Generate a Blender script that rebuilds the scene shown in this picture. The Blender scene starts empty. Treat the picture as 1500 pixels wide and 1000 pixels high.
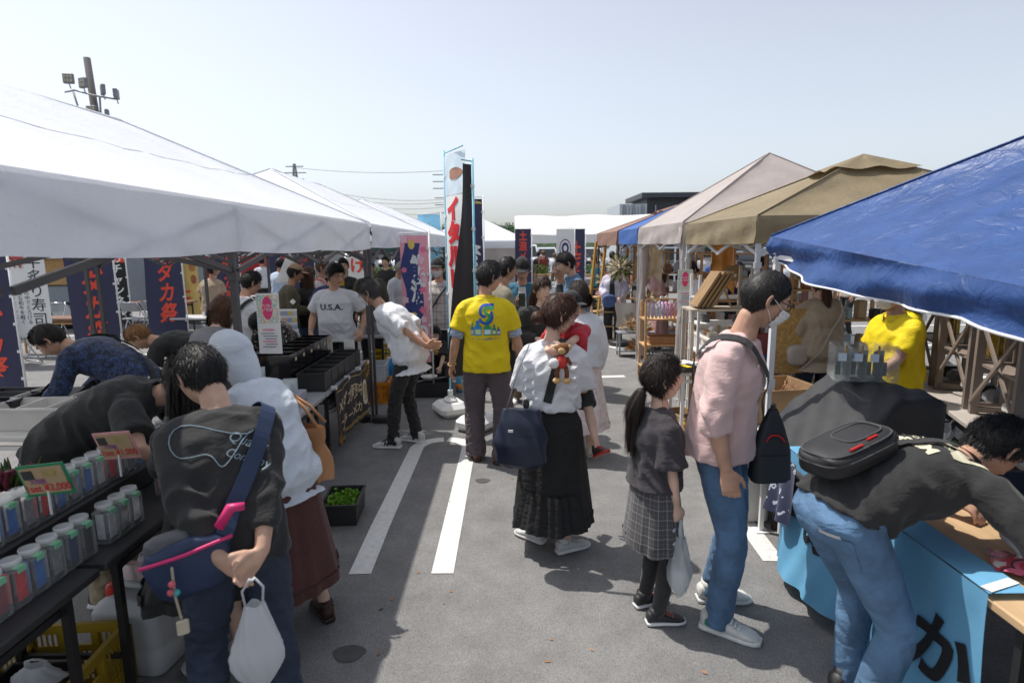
import bpy, bmesh, math, random
import numpy as np
from mathutils import Vector, Matrix
from mathutils.bvhtree import BVHTree
random.seed(7); RNG = np.random.default_rng(7)
SC = bpy.context.scene; COL = SC.collection
R = math.radians

# ------------------------------------------------------------------ camera, sky, sun, exposure
CAM_H, F_PX, PITCH, ROLL = 1.88, 860.0, 9.25, 0.6
cam_d = bpy.data.cameras.new('camera'); cam = bpy.data.objects.new('camera', cam_d); COL.objects.link(cam)
cam_d.sensor_width = 36.0; cam_d.lens = 36.0 * F_PX / 1500.0
cam_d.clip_start = 0.05; cam_d.clip_end = 4000
cam.matrix_world = (Matrix.Translation((0, 0, CAM_H)) @ Matrix.Rotation(R(90 - PITCH), 4, 'X') @ Matrix.Rotation(R(ROLL) * -1, 4, 'Z'))
cam_d.dof.use_dof = True; cam_d.dof.focus_distance = 4.2; cam_d.dof.aperture_fstop = 2.6
SC.camera = cam
CM = np.array(cam.matrix_world)

SUN = Vector((-0.56, 0.31, 1.35)).normalized()
world = bpy.data.worlds.new('World'); SC.world = world; world.use_nodes = True
wn = world.node_tree.nodes; wl = world.node_tree.links
for n in list(wn): wn.remove(n)
sky = wn.new('ShaderNodeTexSky'); sky.sky_type = 'NISHITA'; sky.sun_disc = False
sky.sun_elevation = math.asin(SUN.z); sky.sun_rotation = math.atan2(SUN.x, SUN.y)
sky.air_density = 1.0; sky.dust_density = 2.0; sky.ozone_density = 4.0; sky.altitude = 20
bg = wn.new('ShaderNodeBackground'); bg.inputs[1].default_value = 0.13
wo = wn.new('ShaderNodeOutputWorld')
hz = wn.new('ShaderNodeHueSaturation'); hz.inputs['Saturation'].default_value = 0.40      # milky spring haze
wl.new(sky.outputs[0], hz.inputs['Color']); wl.new(hz.outputs[0], bg.inputs[0]); wl.new(bg.outputs[0], wo.inputs[0])
sun_d = bpy.data.lights.new('sun', 'SUN'); sun = bpy.data.objects.new('sun', sun_d); COL.objects.link(sun)
sun_d.energy = 3.3; sun_d.angle = R(0.7); sun_d.color = (1.0, 0.955, 0.89)
sun.rotation_euler = (-SUN).to_track_quat('-Z', 'Y').to_euler(); sun.location = (-20, 10, 40)
SC.view_settings.view_transform = 'Standard'; SC.view_settings.look = 'None'
SC.view_settings.exposure = 0.52; SC.view_settings.gamma = 1.0
SC.view_settings.use_curve_mapping = False
SC.render.engine = 'CYCLES'

# ------------------------------------------------------------------ pixel -> point
def ray(px, py):
 v = CM[:3, :3] @ np.array([(px - 750) / F_PX, -(py - 500) / F_PX, -1.0]); return v
def G(px, py, z=0.0):
 v = ray(px, py); t = (z - CAM_H) / v[2]; return Vector((v[0] * t, v[1] * t, z))
def D(px, py, Y):
 v = ray(px, py); t = Y / v[1]; return Vector((v[0] * t, Y, CAM_H + v[2] * t))

# ------------------------------------------------------------------ object helpers
def link(name, me, parent=None):
 o = bpy.data.objects.new(name, me); COL.objects.link(o)
 if parent is not None: o.parent = parent
 return o
def tag(o, label=None, cat=None, group=None, kind=None):
 if label: o['label'] = label
 if cat: o['category'] = cat
 if group: o['group'] = group
 if kind: o['kind'] = kind
 return o
def empty(name, loc, label, cat, group=None, rz=0.0):
 o = link(name, None); o.location = loc; o.rotation_euler = (0, 0, R(rz)); o.empty_display_size = .1
 return tag(o, label, cat, group)
def copy_tree(o, parent=None):
 c = o.copy(); COL.objects.link(c); c.parent = parent
 for ch in list(o.children): copy_tree(ch, c)
 return c
def again(o, loc, rz=None, label=None, group=None, scale=None):
 c = copy_tree(o); c.location = loc
 if rz is not None: c.rotation_euler = (0, 0, R(rz))
 if label: c['label'] = label
 if group: c['group'] = group
 if scale: c.scale = scale if hasattr(scale, '__len__') else (scale,) * 3
 return c

# ------------------------------------------------------------------ materials
MATS = {}
def nd(nt, typ, **kw):
 n = nt.nodes.new(typ)
 for k, v in kw.items(): setattr(n, k, v)
 return n
def mat(key, color=(.5, .5, .5), rough=.6, metal=0.0, var=.12, scale=6.0, bump=.0, bscale=40.0, trans=0.0, alpha=1.0,
  ior=1.45, sheen=0.0, transl=0.0, coat=0.0, sss=0.0, spec=.5, stretch=(1, 1, 1), var2=0.0, bdist=.004, wr=0.0):
 if key in MATS: return MATS[key]
 m = bpy.data.materials.new(key); m.use_nodes = True; nt = m.node_tree
 b = nt.nodes['Principled BSDF']; L = nt.links
 tc = nd(nt, 'ShaderNodeTexCoord'); mp = nd(nt, 'ShaderNodeMapping'); mp.inputs['Scale'].default_value = stretch
 L.new(tc.outputs['Object'], mp.inputs[0])
 n = nd(nt, 'ShaderNodeTexNoise'); n.inputs['Scale'].default_value = scale; n.inputs['Detail'].default_value = 5
 L.new(mp.outputs[0], n.inputs['Vector'])
 mr = nd(nt, 'ShaderNodeMapRange'); mr.inputs[1].default_value = .3; mr.inputs[2].default_value = .7
 mr.inputs[3].default_value = 1 - var; mr.inputs[4].default_value = 1 + var
 L.new(n.outputs[0], mr.inputs[0])
 hs = nd(nt, 'ShaderNodeHueSaturation'); hs.inputs['Color'].default_value = (*color, 1); L.new(mr.outputs[0], hs.inputs['Value'])
 L.new(hs.outputs[0], b.inputs['Base Color'])
 rr = nd(nt, 'ShaderNodeMapRange'); rr.inputs[3].default_value = max(.02, rough - .08); rr.inputs[4].default_value = min(1, rough + .08)
 L.new(n.outputs[0], rr.inputs[0]); L.new(rr.outputs[0], b.inputs['Roughness'])
 b.inputs['Metallic'].default_value = metal; b.inputs['IOR'].default_value = ior
 b.inputs['Specular IOR Level'].default_value = spec
 if trans: b.inputs['Transmission Weight'].default_value = trans
 if alpha < 1: b.inputs['Alpha'].default_value = alpha
 if sheen: b.inputs['Sheen Weight'].default_value = sheen; b.inputs['Sheen Roughness'].default_value = .5
 if coat: b.inputs['Coat Weight'].default_value = coat; b.inputs['Coat Roughness'].default_value = .08
 if sss:
  b.inputs['Subsurface Weight'].default_value = sss; b.inputs['Subsurface Radius'].default_value = (.012, .005, .003)
  b.inputs['Subsurface Scale'].default_value = 1.0
 if bump:
  n2 = nd(nt, 'ShaderNodeTexNoise'); n2.inputs['Scale'].default_value = bscale; n2.inputs['Detail'].default_value = 4
  if bump >= .5: n2.inputs['Detail'].default_value = 7; n2.inputs['Distortion'].default_value = 1.4
  L.new(mp.outputs[0], n2.inputs['Vector'])
  bp = nd(nt, 'ShaderNodeBump'); bp.inputs['Strength'].default_value = bump; bp.inputs['Distance'].default_value = bdist
  L.new(n2.outputs[0], bp.inputs['Height']); L.new(bp.outputs[0], b.inputs['Normal'])
  if wr:                                       # soft creases of worn cloth
   n3 = nd(nt, 'ShaderNodeTexNoise'); n3.inputs['Scale'].default_value = 9; n3.inputs['Detail'].default_value = 3; n3.inputs['Distortion'].default_value = 1.6
   mp3 = nd(nt, 'ShaderNodeMapping'); mp3.inputs['Scale'].default_value = (1, 1, 1.9); mp3.inputs['Rotation'].default_value = (.5, .3, 0); L.new(tc.outputs['Object'], mp3.inputs[0]); L.new(mp3.outputs[0], n3.inputs['Vector'])
   b3 = nd(nt, 'ShaderNodeBump'); b3.inputs['Strength'].default_value = wr; b3.inputs['Distance'].default_value = .022
   L.new(n3.outputs[0], b3.inputs['Height']); L.new(b3.outputs[0], bp.inputs['Normal'])
 if transl:
  t = nd(nt, 'ShaderNodeBsdfTranslucent'); L.new(hs.outputs[0], t.inputs[0])
  mx = nd(nt, 'ShaderNodeMixShader'); mx.inputs[0].default_value = transl
  out = nt.nodes['Material Output']; L.new(b.outputs[0], mx.inputs[1]); L.new(t.outputs[0], mx.inputs[2]); L.new(mx.outputs[0], out.inputs[0])
  if bump: L.new(bp.outputs[0], t.inputs['Normal'])
 MATS[key] = m; return m
def color_ramp_mat(key, tex, cols, rough=.8, scale=8.0, stretch=(1, 1, 1), bump=.25, const=True):
 """cloth or ground whose own colour is a pattern: tex in noise/voronoi/wave/check"""
 if key in MATS: return MATS[key]
 m = mat(key, (.5, .5, .5), rough, bump=bump, bscale=60, sheen=.2); nt = m.node_tree; L = nt.links; b = nt.nodes['Principled BSDF']
 tc = nd(nt, 'ShaderNodeTexCoord'); mp = nd(nt, 'ShaderNodeMapping'); mp.inputs['Scale'].default_value = stretch
 L.new(tc.outputs['Object'], mp.inputs[0])
 t = nd(nt, {'noise': 'ShaderNodeTexNoise', 'voronoi': 'ShaderNodeTexVoronoi', 'wave': 'ShaderNodeTexWave'}[tex])
 t.inputs['Scale'].default_value = scale; L.new(mp.outputs[0], t.inputs['Vector'])
 if tex == 'noise': t.inputs['Detail'].default_value = 1.5
 r = nd(nt, 'ShaderNodeValToRGB'); r.color_ramp.interpolation = 'CONSTANT' if const else 'LINEAR'
 e = r.color_ramp.elements
 while len(e) < len(cols): e.new(.5)
 for i, (p, c) in enumerate(cols): e[i].position = p; e[i].color = (*c, 1)
 L.new(t.outputs['Fac' if tex != 'voronoi' else 'Distance'], r.inputs[0]); L.new(r.outputs[0], b.inputs['Base Color'])
 return m
def plaid_mat(key, base, lines, scale=9.0, w=.16):
 if key in MATS: return MATS[key]
 m = mat(key, base, .85, bump=.25, bscale=70, sheen=.2); nt = m.node_tree; L = nt.links; b = nt.nodes['Principled BSDF']
 tc = nd(nt, 'ShaderNodeTexCoord'); sp = nd(nt, 'ShaderNodeSeparateXYZ'); L.new(tc.outputs['Object'], sp.inputs[0])
 ang = nd(nt, 'ShaderNodeMath', operation='ARCTAN2'); L.new(sp.outputs[0], ang.inputs[0]); L.new(sp.outputs[1], ang.inputs[1])
 am = nd(nt, 'ShaderNodeMath', operation='MULTIPLY'); L.new(ang.outputs[0], am.inputs[0]); am.inputs[1].default_value = .17
 prev = None
 for src, out in ((am, 0), (sp, 2)):
  for off, ww, k in ((0, w, .55), (.5, w * .4, .35)):
   mu = nd(nt, 'ShaderNodeMath', operation='MULTIPLY_ADD'); mu.inputs[1].default_value = scale; mu.inputs[2].default_value = off + 50
   L.new(src.outputs[out], mu.inputs[0])
   fr = nd(nt, 'ShaderNodeMath', operation='FRACT'); L.new(mu.outputs[0], fr.inputs[0])
   lt = nd(nt, 'ShaderNodeMath', operation='LESS_THAN'); lt.inputs[1].default_value = ww; L.new(fr.outputs[0], lt.inputs[0])
   ml = nd(nt, 'ShaderNodeMath', operation='MULTIPLY'); ml.inputs[1].default_value = k; L.new(lt.outputs[0], ml.inputs[0])
   if prev is None: prev = ml
   else:
    ad = nd(nt, 'ShaderNodeMath', operation='ADD'); L.new(prev.outputs[0], ad.inputs[0]); L.new(ml.outputs[0], ad.inputs[1]); prev = ad
 mx = nd(nt, 'ShaderNodeMix', data_type='RGBA'); mx.inputs[6].default_value = (*base, 1); mx.inputs[7].default_value = (*lines, 1)
 L.new(prev.outputs[0], mx.inputs[0]); L.new(mx.outputs[2], b.inputs['Base Color'])
 return m
def cloth(c, key=None, rough=.85, b=.35):
 c = tuple(max(x, .032) for x in c)
 return mat(key or 'cloth_%.3f_%.3f_%.3f' % tuple(c), c, rough, var=.1, scale=5, bump=b, bscale=55, sheen=.12, bdist=.006, spec=.25, wr=.28)
def paint(c, rough=.45): return mat('paint_%.3f_%.3f_%.3f_%.2f' % (*c, rough), c, rough, var=.06, scale=12, bump=.05, bscale=90)
def metal(c, rough=.35): return mat('metal_%.2f_%.2f_%.2f' % c, c, rough, metal=1.0, var=.08)
GLASSY = lambda c=(.9, .95, .95), a=.22: mat('clear_%.2f_%.2f_%.2f_%.2f' % (*c, a), c, .06, var=.03, alpha=a, spec=.8)

# ------------------------------------------------------------------ mesh builder
class MB:
 def __init__(s): s.v = []; s.f = []; s.m = []; s.n = 0
 def add(s, V, F, mi=0):
  k = s.n; V = [tuple(map(float, p)) for p in V]; s.v += V; s.n += len(V)
  s.f += [tuple(int(i) + k for i in f) for f in F]; s.m += [mi] * len(F); return s
 def box(s, c, d, mi=0, rz=0, M=None):
  x, y, z = d[0] / 2, d[1] / 2, d[2] / 2
  V = [Vector((sx * x, sy * y, sz * z)) for sz in (-1, 1) for sx, sy in ((-1, -1), (1, -1), (1, 1), (-1, 1))]
  if M is None: M = Matrix.Translation(c) @ Matrix.Rotation(R(rz), 4, 'Z')
  else: M = Matrix.Translation(c) @ M
  V = [M @ p for p in V]
  return s.add(V, [(3, 2, 1, 0), (4, 5, 6, 7), (0, 1, 5, 4), (1, 2, 6, 5), (2, 3, 7, 6), (3, 0, 4, 7)], mi)
 def bbox(s, c, d, b=.01, mi=0, rz=0):            # box with bevelled vertical + top edges
  x, y, z = d[0] / 2, d[1] / 2, d[2] / 2; b = min(b, x * .9, y * .9, z * .9)
  def ring(ix, iy, zz, cb):
   X, Y = x - ix, y - iy
   return [(-X + cb, -Y, zz), (X - cb, -Y, zz), (X, -Y + cb, zz), (X, Y - cb, zz), (X - cb, Y, zz), (-X + cb, Y, zz), (-X, Y - cb, zz), (-X, -Y + cb, zz)]
  V = ring(b, b, -z, b * .5) + ring(0, 0, -z + b, b) + ring(0, 0, z - b, b) + ring(b, b, z, b * .5)
  F = [tuple(range(7, -1, -1)), tuple(range(24, 32))]
  for k in range(3):
   for i in range(8): F.append((k * 8 + i, k * 8 + (i + 1) % 8, k * 8 + 8 + (i + 1) % 8, k * 8 + 8 + i))
  M = Matrix.Translation(c) @ Matrix.Rotation(R(rz), 4, 'Z')
  return s.add([M @ Vector(p) for p in V], F, mi)
 def tube(s, pts, r, n=8, mi=0, cap=True):
  V, F = tube(pts, r, n, cap); return s.add(V, F, mi)
 def bar(s, p0, p1, w, h=None, mi=0):             # square bar
  p0 = Vector(p0); p1 = Vector(p1); d = p1 - p0; h = h or w
  q = d.to_track_quat('X', 'Z').to_matrix().to_4x4()
  return s.box((p0 + p1) / 2, (d.length, w, h), mi, M=q)
 def lathe(s, prof, c=(0, 0, 0), n=20, mi=0):
  V = []; F = []
  for (r, z) in prof:
   for i in range(n): a = 2 * math.pi * i / n; V.append((c[0] + r * math.cos(a), c[1] + r * math.sin(a), c[2] + z))
  for k in range(len(prof) - 1):
   for i in range(n): F.append((k * n + i, k * n + (i + 1) % n, (k + 1) * n + (i + 1) % n, (k + 1) * n + i))
  if prof[0][0] > 1e-4: F.append(tuple(range(n - 1, -1, -1)))
  if prof[-1][0] > 1e-4: F.append(tuple((len(prof) - 1) * n + i for i in range(n)))
  return s.add(V, F, mi)
 def grid(s, fn, nu, nv, mi=0, closeu=False):
  V = [fn(i / nu if not closeu else i / nu, j / nv) for j in range(nv + 1) for i in range(nu + (0 if closeu else 1))]
  w = nu if closeu else nu + 1; F = []
  for j in range(nv):
   for i in range(nu):
    a = j * w + i; b_ = j * w + (i + 1) % w; F.append((a, b_, b_ + w, a + w))
  return s.add(V, F, mi)
 def prism(s, out, fn, t, mi=0):                  # outline (u,v) mapped by fn(u,v,w), thickness t
  n = len(out); V = [fn(u, v, 0) for u, v in out] + [fn(u, v, t) for u, v in out]
  F = [tuple(range(n - 1, -1, -1)), tuple(range(n, 2 * n))] + [(i, (i + 1) % n, n + (i + 1) % n, n + i) for i in range(n)]
  return s.add(V, F, mi)
 def build(s, name, mats, parent=None, smooth=False, loc=None, rz=None):
  me = bpy.data.meshes.new(name); me.from_pydata(s.v, [], s.f); me.validate()
  for m in (mats if isinstance(mats, (list, tuple)) else [mats]): me.materials.append(m)
  if len(me.materials) > 1 and len(me.polygons) == len(s.m): me.polygons.foreach_set('material_index', s.m)
  if smooth: me.polygons.foreach_set('use_smooth', [True] * len(me.polygons))
  me.update(); o = link(name, me, parent)
  if loc is not None: o.location = loc
  if rz is not None: o.rotation_euler = (0, 0, R(rz))
  return o
def tube(pts, r, n=8, cap=True):
 P = np.array([tuple(p) for p in pts], float); k = len(P)
 if not hasattr(r, '__len__'): r = [r] * k
 T = np.zeros_like(P); T[1:-1] = P[2:] - P[:-2]; T[0] = P[1] - P[0]; T[-1] = P[-1] - P[-2]
 T /= np.linalg.norm(T, axis=1)[:, None] + 1e-9
 ref = np.array([0, 0, 1.0]) if abs(T[0][2]) < .9 else np.array([1.0, 0, 0])
 a = np.cross(T[0], ref); a /= np.linalg.norm(a); V = []
 for i in range(k):
  a = a - T[i] * a.dot(T[i]); a /= np.linalg.norm(a) + 1e-9; b = np.cross(T[i], a)
  ra, rb = (r[i] if hasattr(r[i], '__len__') else (r[i], r[i]))
  for j in range(n):
   t = 2 * math.pi * j / n; V.append(P[i] + a * ra * math.cos(t) + b * rb * math.sin(t))
 F = [(i * n + j, i * n + (j + 1) % n, (i + 1) * n + (j + 1) % n, (i + 1) * n + j) for i in range(k - 1) for j in range(n)]
 if cap: F += [tuple(range(n - 1, -1, -1)), tuple((k - 1) * n + j for j in range(n))]
 return V, F
def box1(name, c, d, m, parent=None, b=.004, rz=0):
 return MB().bbox(c, d, b, 0, rz).build(name, m, parent)

# ------------------------------------------------------------------ lettering as real flat geometry
TMP = bpy.data.scenes.new('tmp_scene'); TEXTS = {}
def text_geo(s, vertical=False, bold=0.0, fine=0.0, shear=0.0):
 key = (s, vertical, bold, fine, shear)
 if key in TEXTS: return TEXTS[key]
 cu = bpy.data.curves.new('t', 'FONT'); cu.body = '\n'.join(s) if vertical else s
 cu.align_x = 'CENTER'; cu.align_y = 'CENTER'; cu.offset = bold; cu.resolution_u = 3; cu.shear = shear
 if vertical: cu.space_line = 1.0
 o = bpy.data.objects.new('t', cu); TMP.collection.objects.link(o)
 TMP.view_layers[0].update(); dg = TMP.view_layers[0].depsgraph; dg.update()
 me = bpy.data.meshes.new_from_object(o.evaluated_get(dg))
 bm = bmesh.new(); bm.from_mesh(me); bmesh.ops.triangulate(bm, faces=bm.faces[:])
 bmesh.ops.remove_doubles(bm, verts=bm.verts[:], dist=.0005)
 if fine:
  for _ in range(4):
   es = [e for e in bm.edges if e.calc_length() > fine]
   if not es: break
   bmesh.ops.subdivide_edges(bm, edges=es, cuts=1); bmesh.ops.triangulate(bm, faces=[f for f in bm.faces if len(f.verts) > 3])
 bm.verts.index_update()
 V = np.array([v.co[:2] for v in bm.verts], float).reshape(-1, 2); F = [tuple(v.index for v in f.verts) for f in bm.faces]
 bm.free(); bpy.data.objects.remove(o); bpy.data.curves.remove(cu); bpy.data.meshes.remove(me)
 if len(V): # normalise: centre, height of box = 1 (horizontal) or 1 per char
  lo, hi = V.min(0), V.max(0); V = V - (lo + hi) / 2
  V = V / max(hi[1] - lo[1], 1e-6); w = (hi[0] - lo[0]) / max(hi[1] - lo[1], 1e-6)
 else: w = 0
 TEXTS[key] = (V, F, w); return TEXTS[key]
def letter(s, fn, cu, cv, hgt, m, parent, name='lettering', vertical=False, bold=0.0, fine=0.0, shear=0.0, width=None, rot=0.0):
 """fn(u,v)->3D point already lifted off the surface; text box height hgt centred on (cu,cv)"""
 V, F, w = text_geo(s, vertical, bold, fine / hgt if fine else 0, shear)
 if not len(V): return None
 k = hgt if width is None else width / max(w, 1e-6)
 U = V * np.array([k, hgt]); c_, s_ = math.cos(rot), math.sin(rot)
 P = [fn(cu + a * c_ - b * s_, cv + a * s_ + b * c_) for a, b in U]
 return MB().add(P, F).build(name, m, parent)
def plane_fn(o, ux, uy, lift=.003):
 o = Vector(o); ux = Vector(ux).normalized(); uy = Vector(uy).normalized(); n = ux.cross(uy)
 return lambda u, v, w=0: o + ux * u + uy * v + n * (lift + w)
# ------------------------------------------------------------------ people
def smst(x, a, b): t = np.clip((x - a) / (b - a), 0, 1); return t * t * (3 - 2 * t)
FK = RNG.normal(size=(9, 3)); FK /= np.linalg.norm(FK, axis=1)[:, None]; FP = RNG.uniform(0, 6.28, 9)
def folds(V, lam=.14, seed=0, st=(1, 1, 1)):
 p = V * np.array(st) + np.sin(V[:, [1, 2, 0]] * 9 + seed) * .03; f = np.zeros(len(V))
 for i in range(9):
  k = 2 * math.pi / (lam * (.55 + .2 * (i % 5))); f += np.sin(p @ FK[(i + seed) % 9] * k + FP[i] + seed) * (1 - i * .06)
 f /= 3.2
 return 1 - 2 * np.sqrt(f * f + .02)
def remesh(parts, voxel, smooth=4):
 V = []; F = []
 for v, f in parts:
  k = len(V); V += [tuple(map(float, p)) for p in v]; F += [tuple(i + k for i in q) for q in f]
 me = bpy.data.meshes.new('t'); me.from_pydata(V, [], F); me.update()
 o = bpy.data.objects.new('t', me); TMP.collection.objects.link(o)
 md = o.modifiers.new('r', 'REMESH'); md.mode = 'VOXEL'; md.voxel_size = voxel; md.adaptivity = 0
 if smooth:
  sm = o.modifiers.new('s', 'SMOOTH'); sm.factor = .5; sm.iterations = smooth
 TMP.view_layers[0].update(); dg = TMP.view_layers[0].depsgraph; dg.update()
 r = bpy.data.meshes.new_from_object(o.evaluated_get(dg))
 bpy.data.objects.remove(o); bpy.data.meshes.remove(me)
 return r
def mverts(me):
 a = np.empty(len(me.vertices) * 3); me.vertices.foreach_get('co', a); return a.reshape(-1, 3)
def mnorms(me):
 a = np.empty(len(me.vertices) * 3); me.vertices.foreach_get('normal', a); return a.reshape(-1, 3)
def setv(me, V): me.vertices.foreach_set('co', np.ascontiguousarray(V).ravel()); me.update()
def shade(me): me.polygons.foreach_set('use_smooth', [True] * len(me.polygons))
def finish(me, name, m, parent, amp=0, lam=.14, seed=0, st=(1, 1, 1), wt=None):
 if amp:
  V = mverts(me); N = mnorms(me); a = amp if wt is None else amp * wt(V)[:, None]
  setv(me, V + N * (folds(V, lam, seed, st)[:, None] * a))
 me.name = name; me.materials.clear(); me.materials.append(m); shade(me); return link(name, me, parent)
def np3(v): return np.array([float(v[0]), float(v[1]), float(v[2])])
def ik(a, b, l1, l2, pole):
 a, b = np3(a), np3(b); d = b - a; L = np.linalg.norm(d); L2 = min(L, (l1 + l2) * .999); d /= L + 1e-9; b = a + d * L2
 x = (l1 * l1 - l2 * l2 + L2 * L2) / (2 * L2); y = math.sqrt(max(l1 * l1 - x * x, 0)); p = np3(pole); p -= d * p.dot(d); p /= np.linalg.norm(p) + 1e-9
 return a + d * x + p * y, b
def lerp_path(P, n=3):
 out = []
 for i in range(len(P) - 1):
  for k in range(n): out.append(P[i] + (P[i + 1] - P[i]) * k / n)
 return out + [P[-1]]
def head_surf(d):
 d = np.asarray(d, float); x, y, z = d[:, 0] * .077, d[:, 1] * .098, d[:, 2] * .120
 f = smst(y, -.02, .05); low = np.clip(-z / .12, 0, 1); back = np.clip(-y / .098, 0, 1)
 x = x * (1 - .30 * low ** 1.5 * (.4 + .6 * f)); y = y + back * low * .05
 x = x * (1 - .06 * smst(z, .02, .1)); y = y - f * smst(np.abs(x), .03, .075) * .006
 nz = np.clip((.028 - z) / .058, 0, 1) * (1 - smst(-z, .030, .044))
 y = y + f * (.025 * nz * np.exp(-(x / (.009 + .006 * nz)) ** 2)
  - .011 * np.exp(-((np.abs(x) - .031) / .015) ** 2 - ((z - .008) / .011) ** 2)
  + .004 * np.exp(-((z - .030) / .009) ** 2 - (x / .05) ** 2)
  + .007 * np.exp(-(x / .024) ** 2 - ((z + .060) / .010) ** 2) - .005 * np.exp(-(x / .026) ** 2 - ((z + .060) / .003) ** 2)
  + .010 * np.exp(-(x / .022) ** 2 - ((z + .098) / .016) ** 2))
 return np.stack([x, y, z], 1)
def sph_grid(nu, nv):
 V = []; F = []
 for j in range(nv + 1):
  t = math.pi * (j + .02) / (nv + .04)
  for i in range(nu): a = 2 * math.pi * i / nu; V.append((math.sin(t) * math.sin(a), math.sin(t) * math.cos(a), -math.cos(t)))
 for j in range(nv):
  for i in range(nu): F.append((j * nu + i, j * nu + (i + 1) % nu, (j + 1) * nu + (i + 1) % nu, (j + 1) * nu + i))
 F += [tuple(range(nu - 1, -1, -1)), tuple(nv * nu + i for i in range(nu))]
 return np.array(V), F
HL_AZ = np.array([0, 35, 55, 75, 90, 105, 140, 180]) * math.pi / 180
HL_Z = np.array([.60, .56, .36, .02, -.06, -.30, -.60, -.66])
def scalp(az, k, up=0.0):
 """direction on the scalp: k=0 at the hairline, 1 at the crown"""
 a = np.abs((az + math.pi) % (2 * math.pi) - math.pi); zl = np.interp(a, HL_AZ, HL_Z) + up
 th0 = np.arccos(np.clip(zl, -1, 1)); th = th0 * (1 - k)
 return np.stack([np.sin(th) * np.sin(az), np.sin(th) * np.cos(az), np.cos(th)], 1)
def strips(P, W, width):
 """P: (n,k,3) strand points, W: (n,3) width directions -> ribbons tapering to the tip"""
 n, k, _ = P.shape; w = width * np.linspace(1, .25, k)[None, :, None] * .5
 A = P - W[:, None, :] * w; B = P + W[:, None, :] * w
 V = np.stack([A, B], 2).reshape(-1, 3); F = []
 base = np.arange(n) * 2 * k
 for j in range(k - 1):
  q = base + 2 * j; F.append(np.stack([q, q + 1, q + 3, q + 2], 1))
 return V, np.concatenate(F).tolist()
def xf(M, V): V = np.asarray(V); return V @ M[:3, :3].T + M[:3, 3]
SKIN = {'a': (.50, .29, .20), 'b': (.56, .35, .25), 'c': (.43, .235, .155), 'd': (.62, .41, .31)}
def skin(k): return mat('skin_' + k, SKIN[k], .5, var=.20, scale=11, bump=.2, bscale=120, sss=.12, spec=.35)
def hairm(c): return mat('hair_%.3f_%.3f_%.3f' % c, c, .5, var=.4, scale=70, spec=.3, stretch=(1, 1, .25))
def shoe_obj(parent, ank, yaw, pitch, mats, s, boots=0):
 """a shoe with its sole, toe forward"""
 st = [(-.075, .026, .085), (-.06, .034, .095), (-.02, .036, .10), (.03, .038, .085), (.08, .043, .062), (.13, .047, .05), (.165, .040, .040), (.188, .022, .028)]
 M = Matrix.Translation(Vector(ank)) @ Matrix.Rotation(yaw, 4, 'Z') @ Matrix.Rotation(-pitch, 4, 'X') @ Matrix.Translation((0, 0, -.085 * s))
 def sec(z0f, z1f, grow):
  V = []; F = []; n = 14
  for (y, w, h) in st:
   for i in range(n):
    a = 2 * math.pi * i / n; ca, sa = math.cos(a), math.sin(a)
    xx = (w + grow) * math.copysign(abs(ca) ** .7, ca); zz = z0f + (z1f(h) - z0f) * (.5 + .5 * math.copysign(abs(sa) ** .6, sa))
    V.append((xx * s, (y + (grow if y > .15 else -grow if y < -.05 else 0)) * s, zz * s))
  for k in range(len(st) - 1):
   for i in range(n): F.append((k * n + i, (k + 1) * n + i, (k + 1) * n + (i + 1) % n, k * n + (i + 1) % n))
  F += [tuple(range(n)), tuple((len(st) - 1) * n + i for i in range(n - 1, -1, -1))]
  return [M @ Vector(p) for p in V], F
 V, F = sec(.018, lambda h: h, 0); u = MB().add(V, F)
 V2, F2 = tube([(0, -.022, .07), (0, -.02, .115)], [(.042, .045), (.038, .040)], 12); u.add([M @ Vector([c * s for c in p]) for p in V2], F2)
 sh = u.build('shoe', mats[0], parent, True)
 V, F = sec(0, lambda h: .028, .005); MB().add(V, F).build('sole', mats[1], sh, True)
 if len(mats) > 2:
  k = MB()
  for j in range(4):
   yy = .045 + j * .018; hh = .092 - j * .010
   k.tube([M @ Vector((xx * s, yy * s, (hh - abs(xx) * .25) * s)) for xx in (-.026, -.012, 0, .012, .026)], .005 * s, 5)
  k.build('lace', mats[2], sh, True)
 return sh

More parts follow.
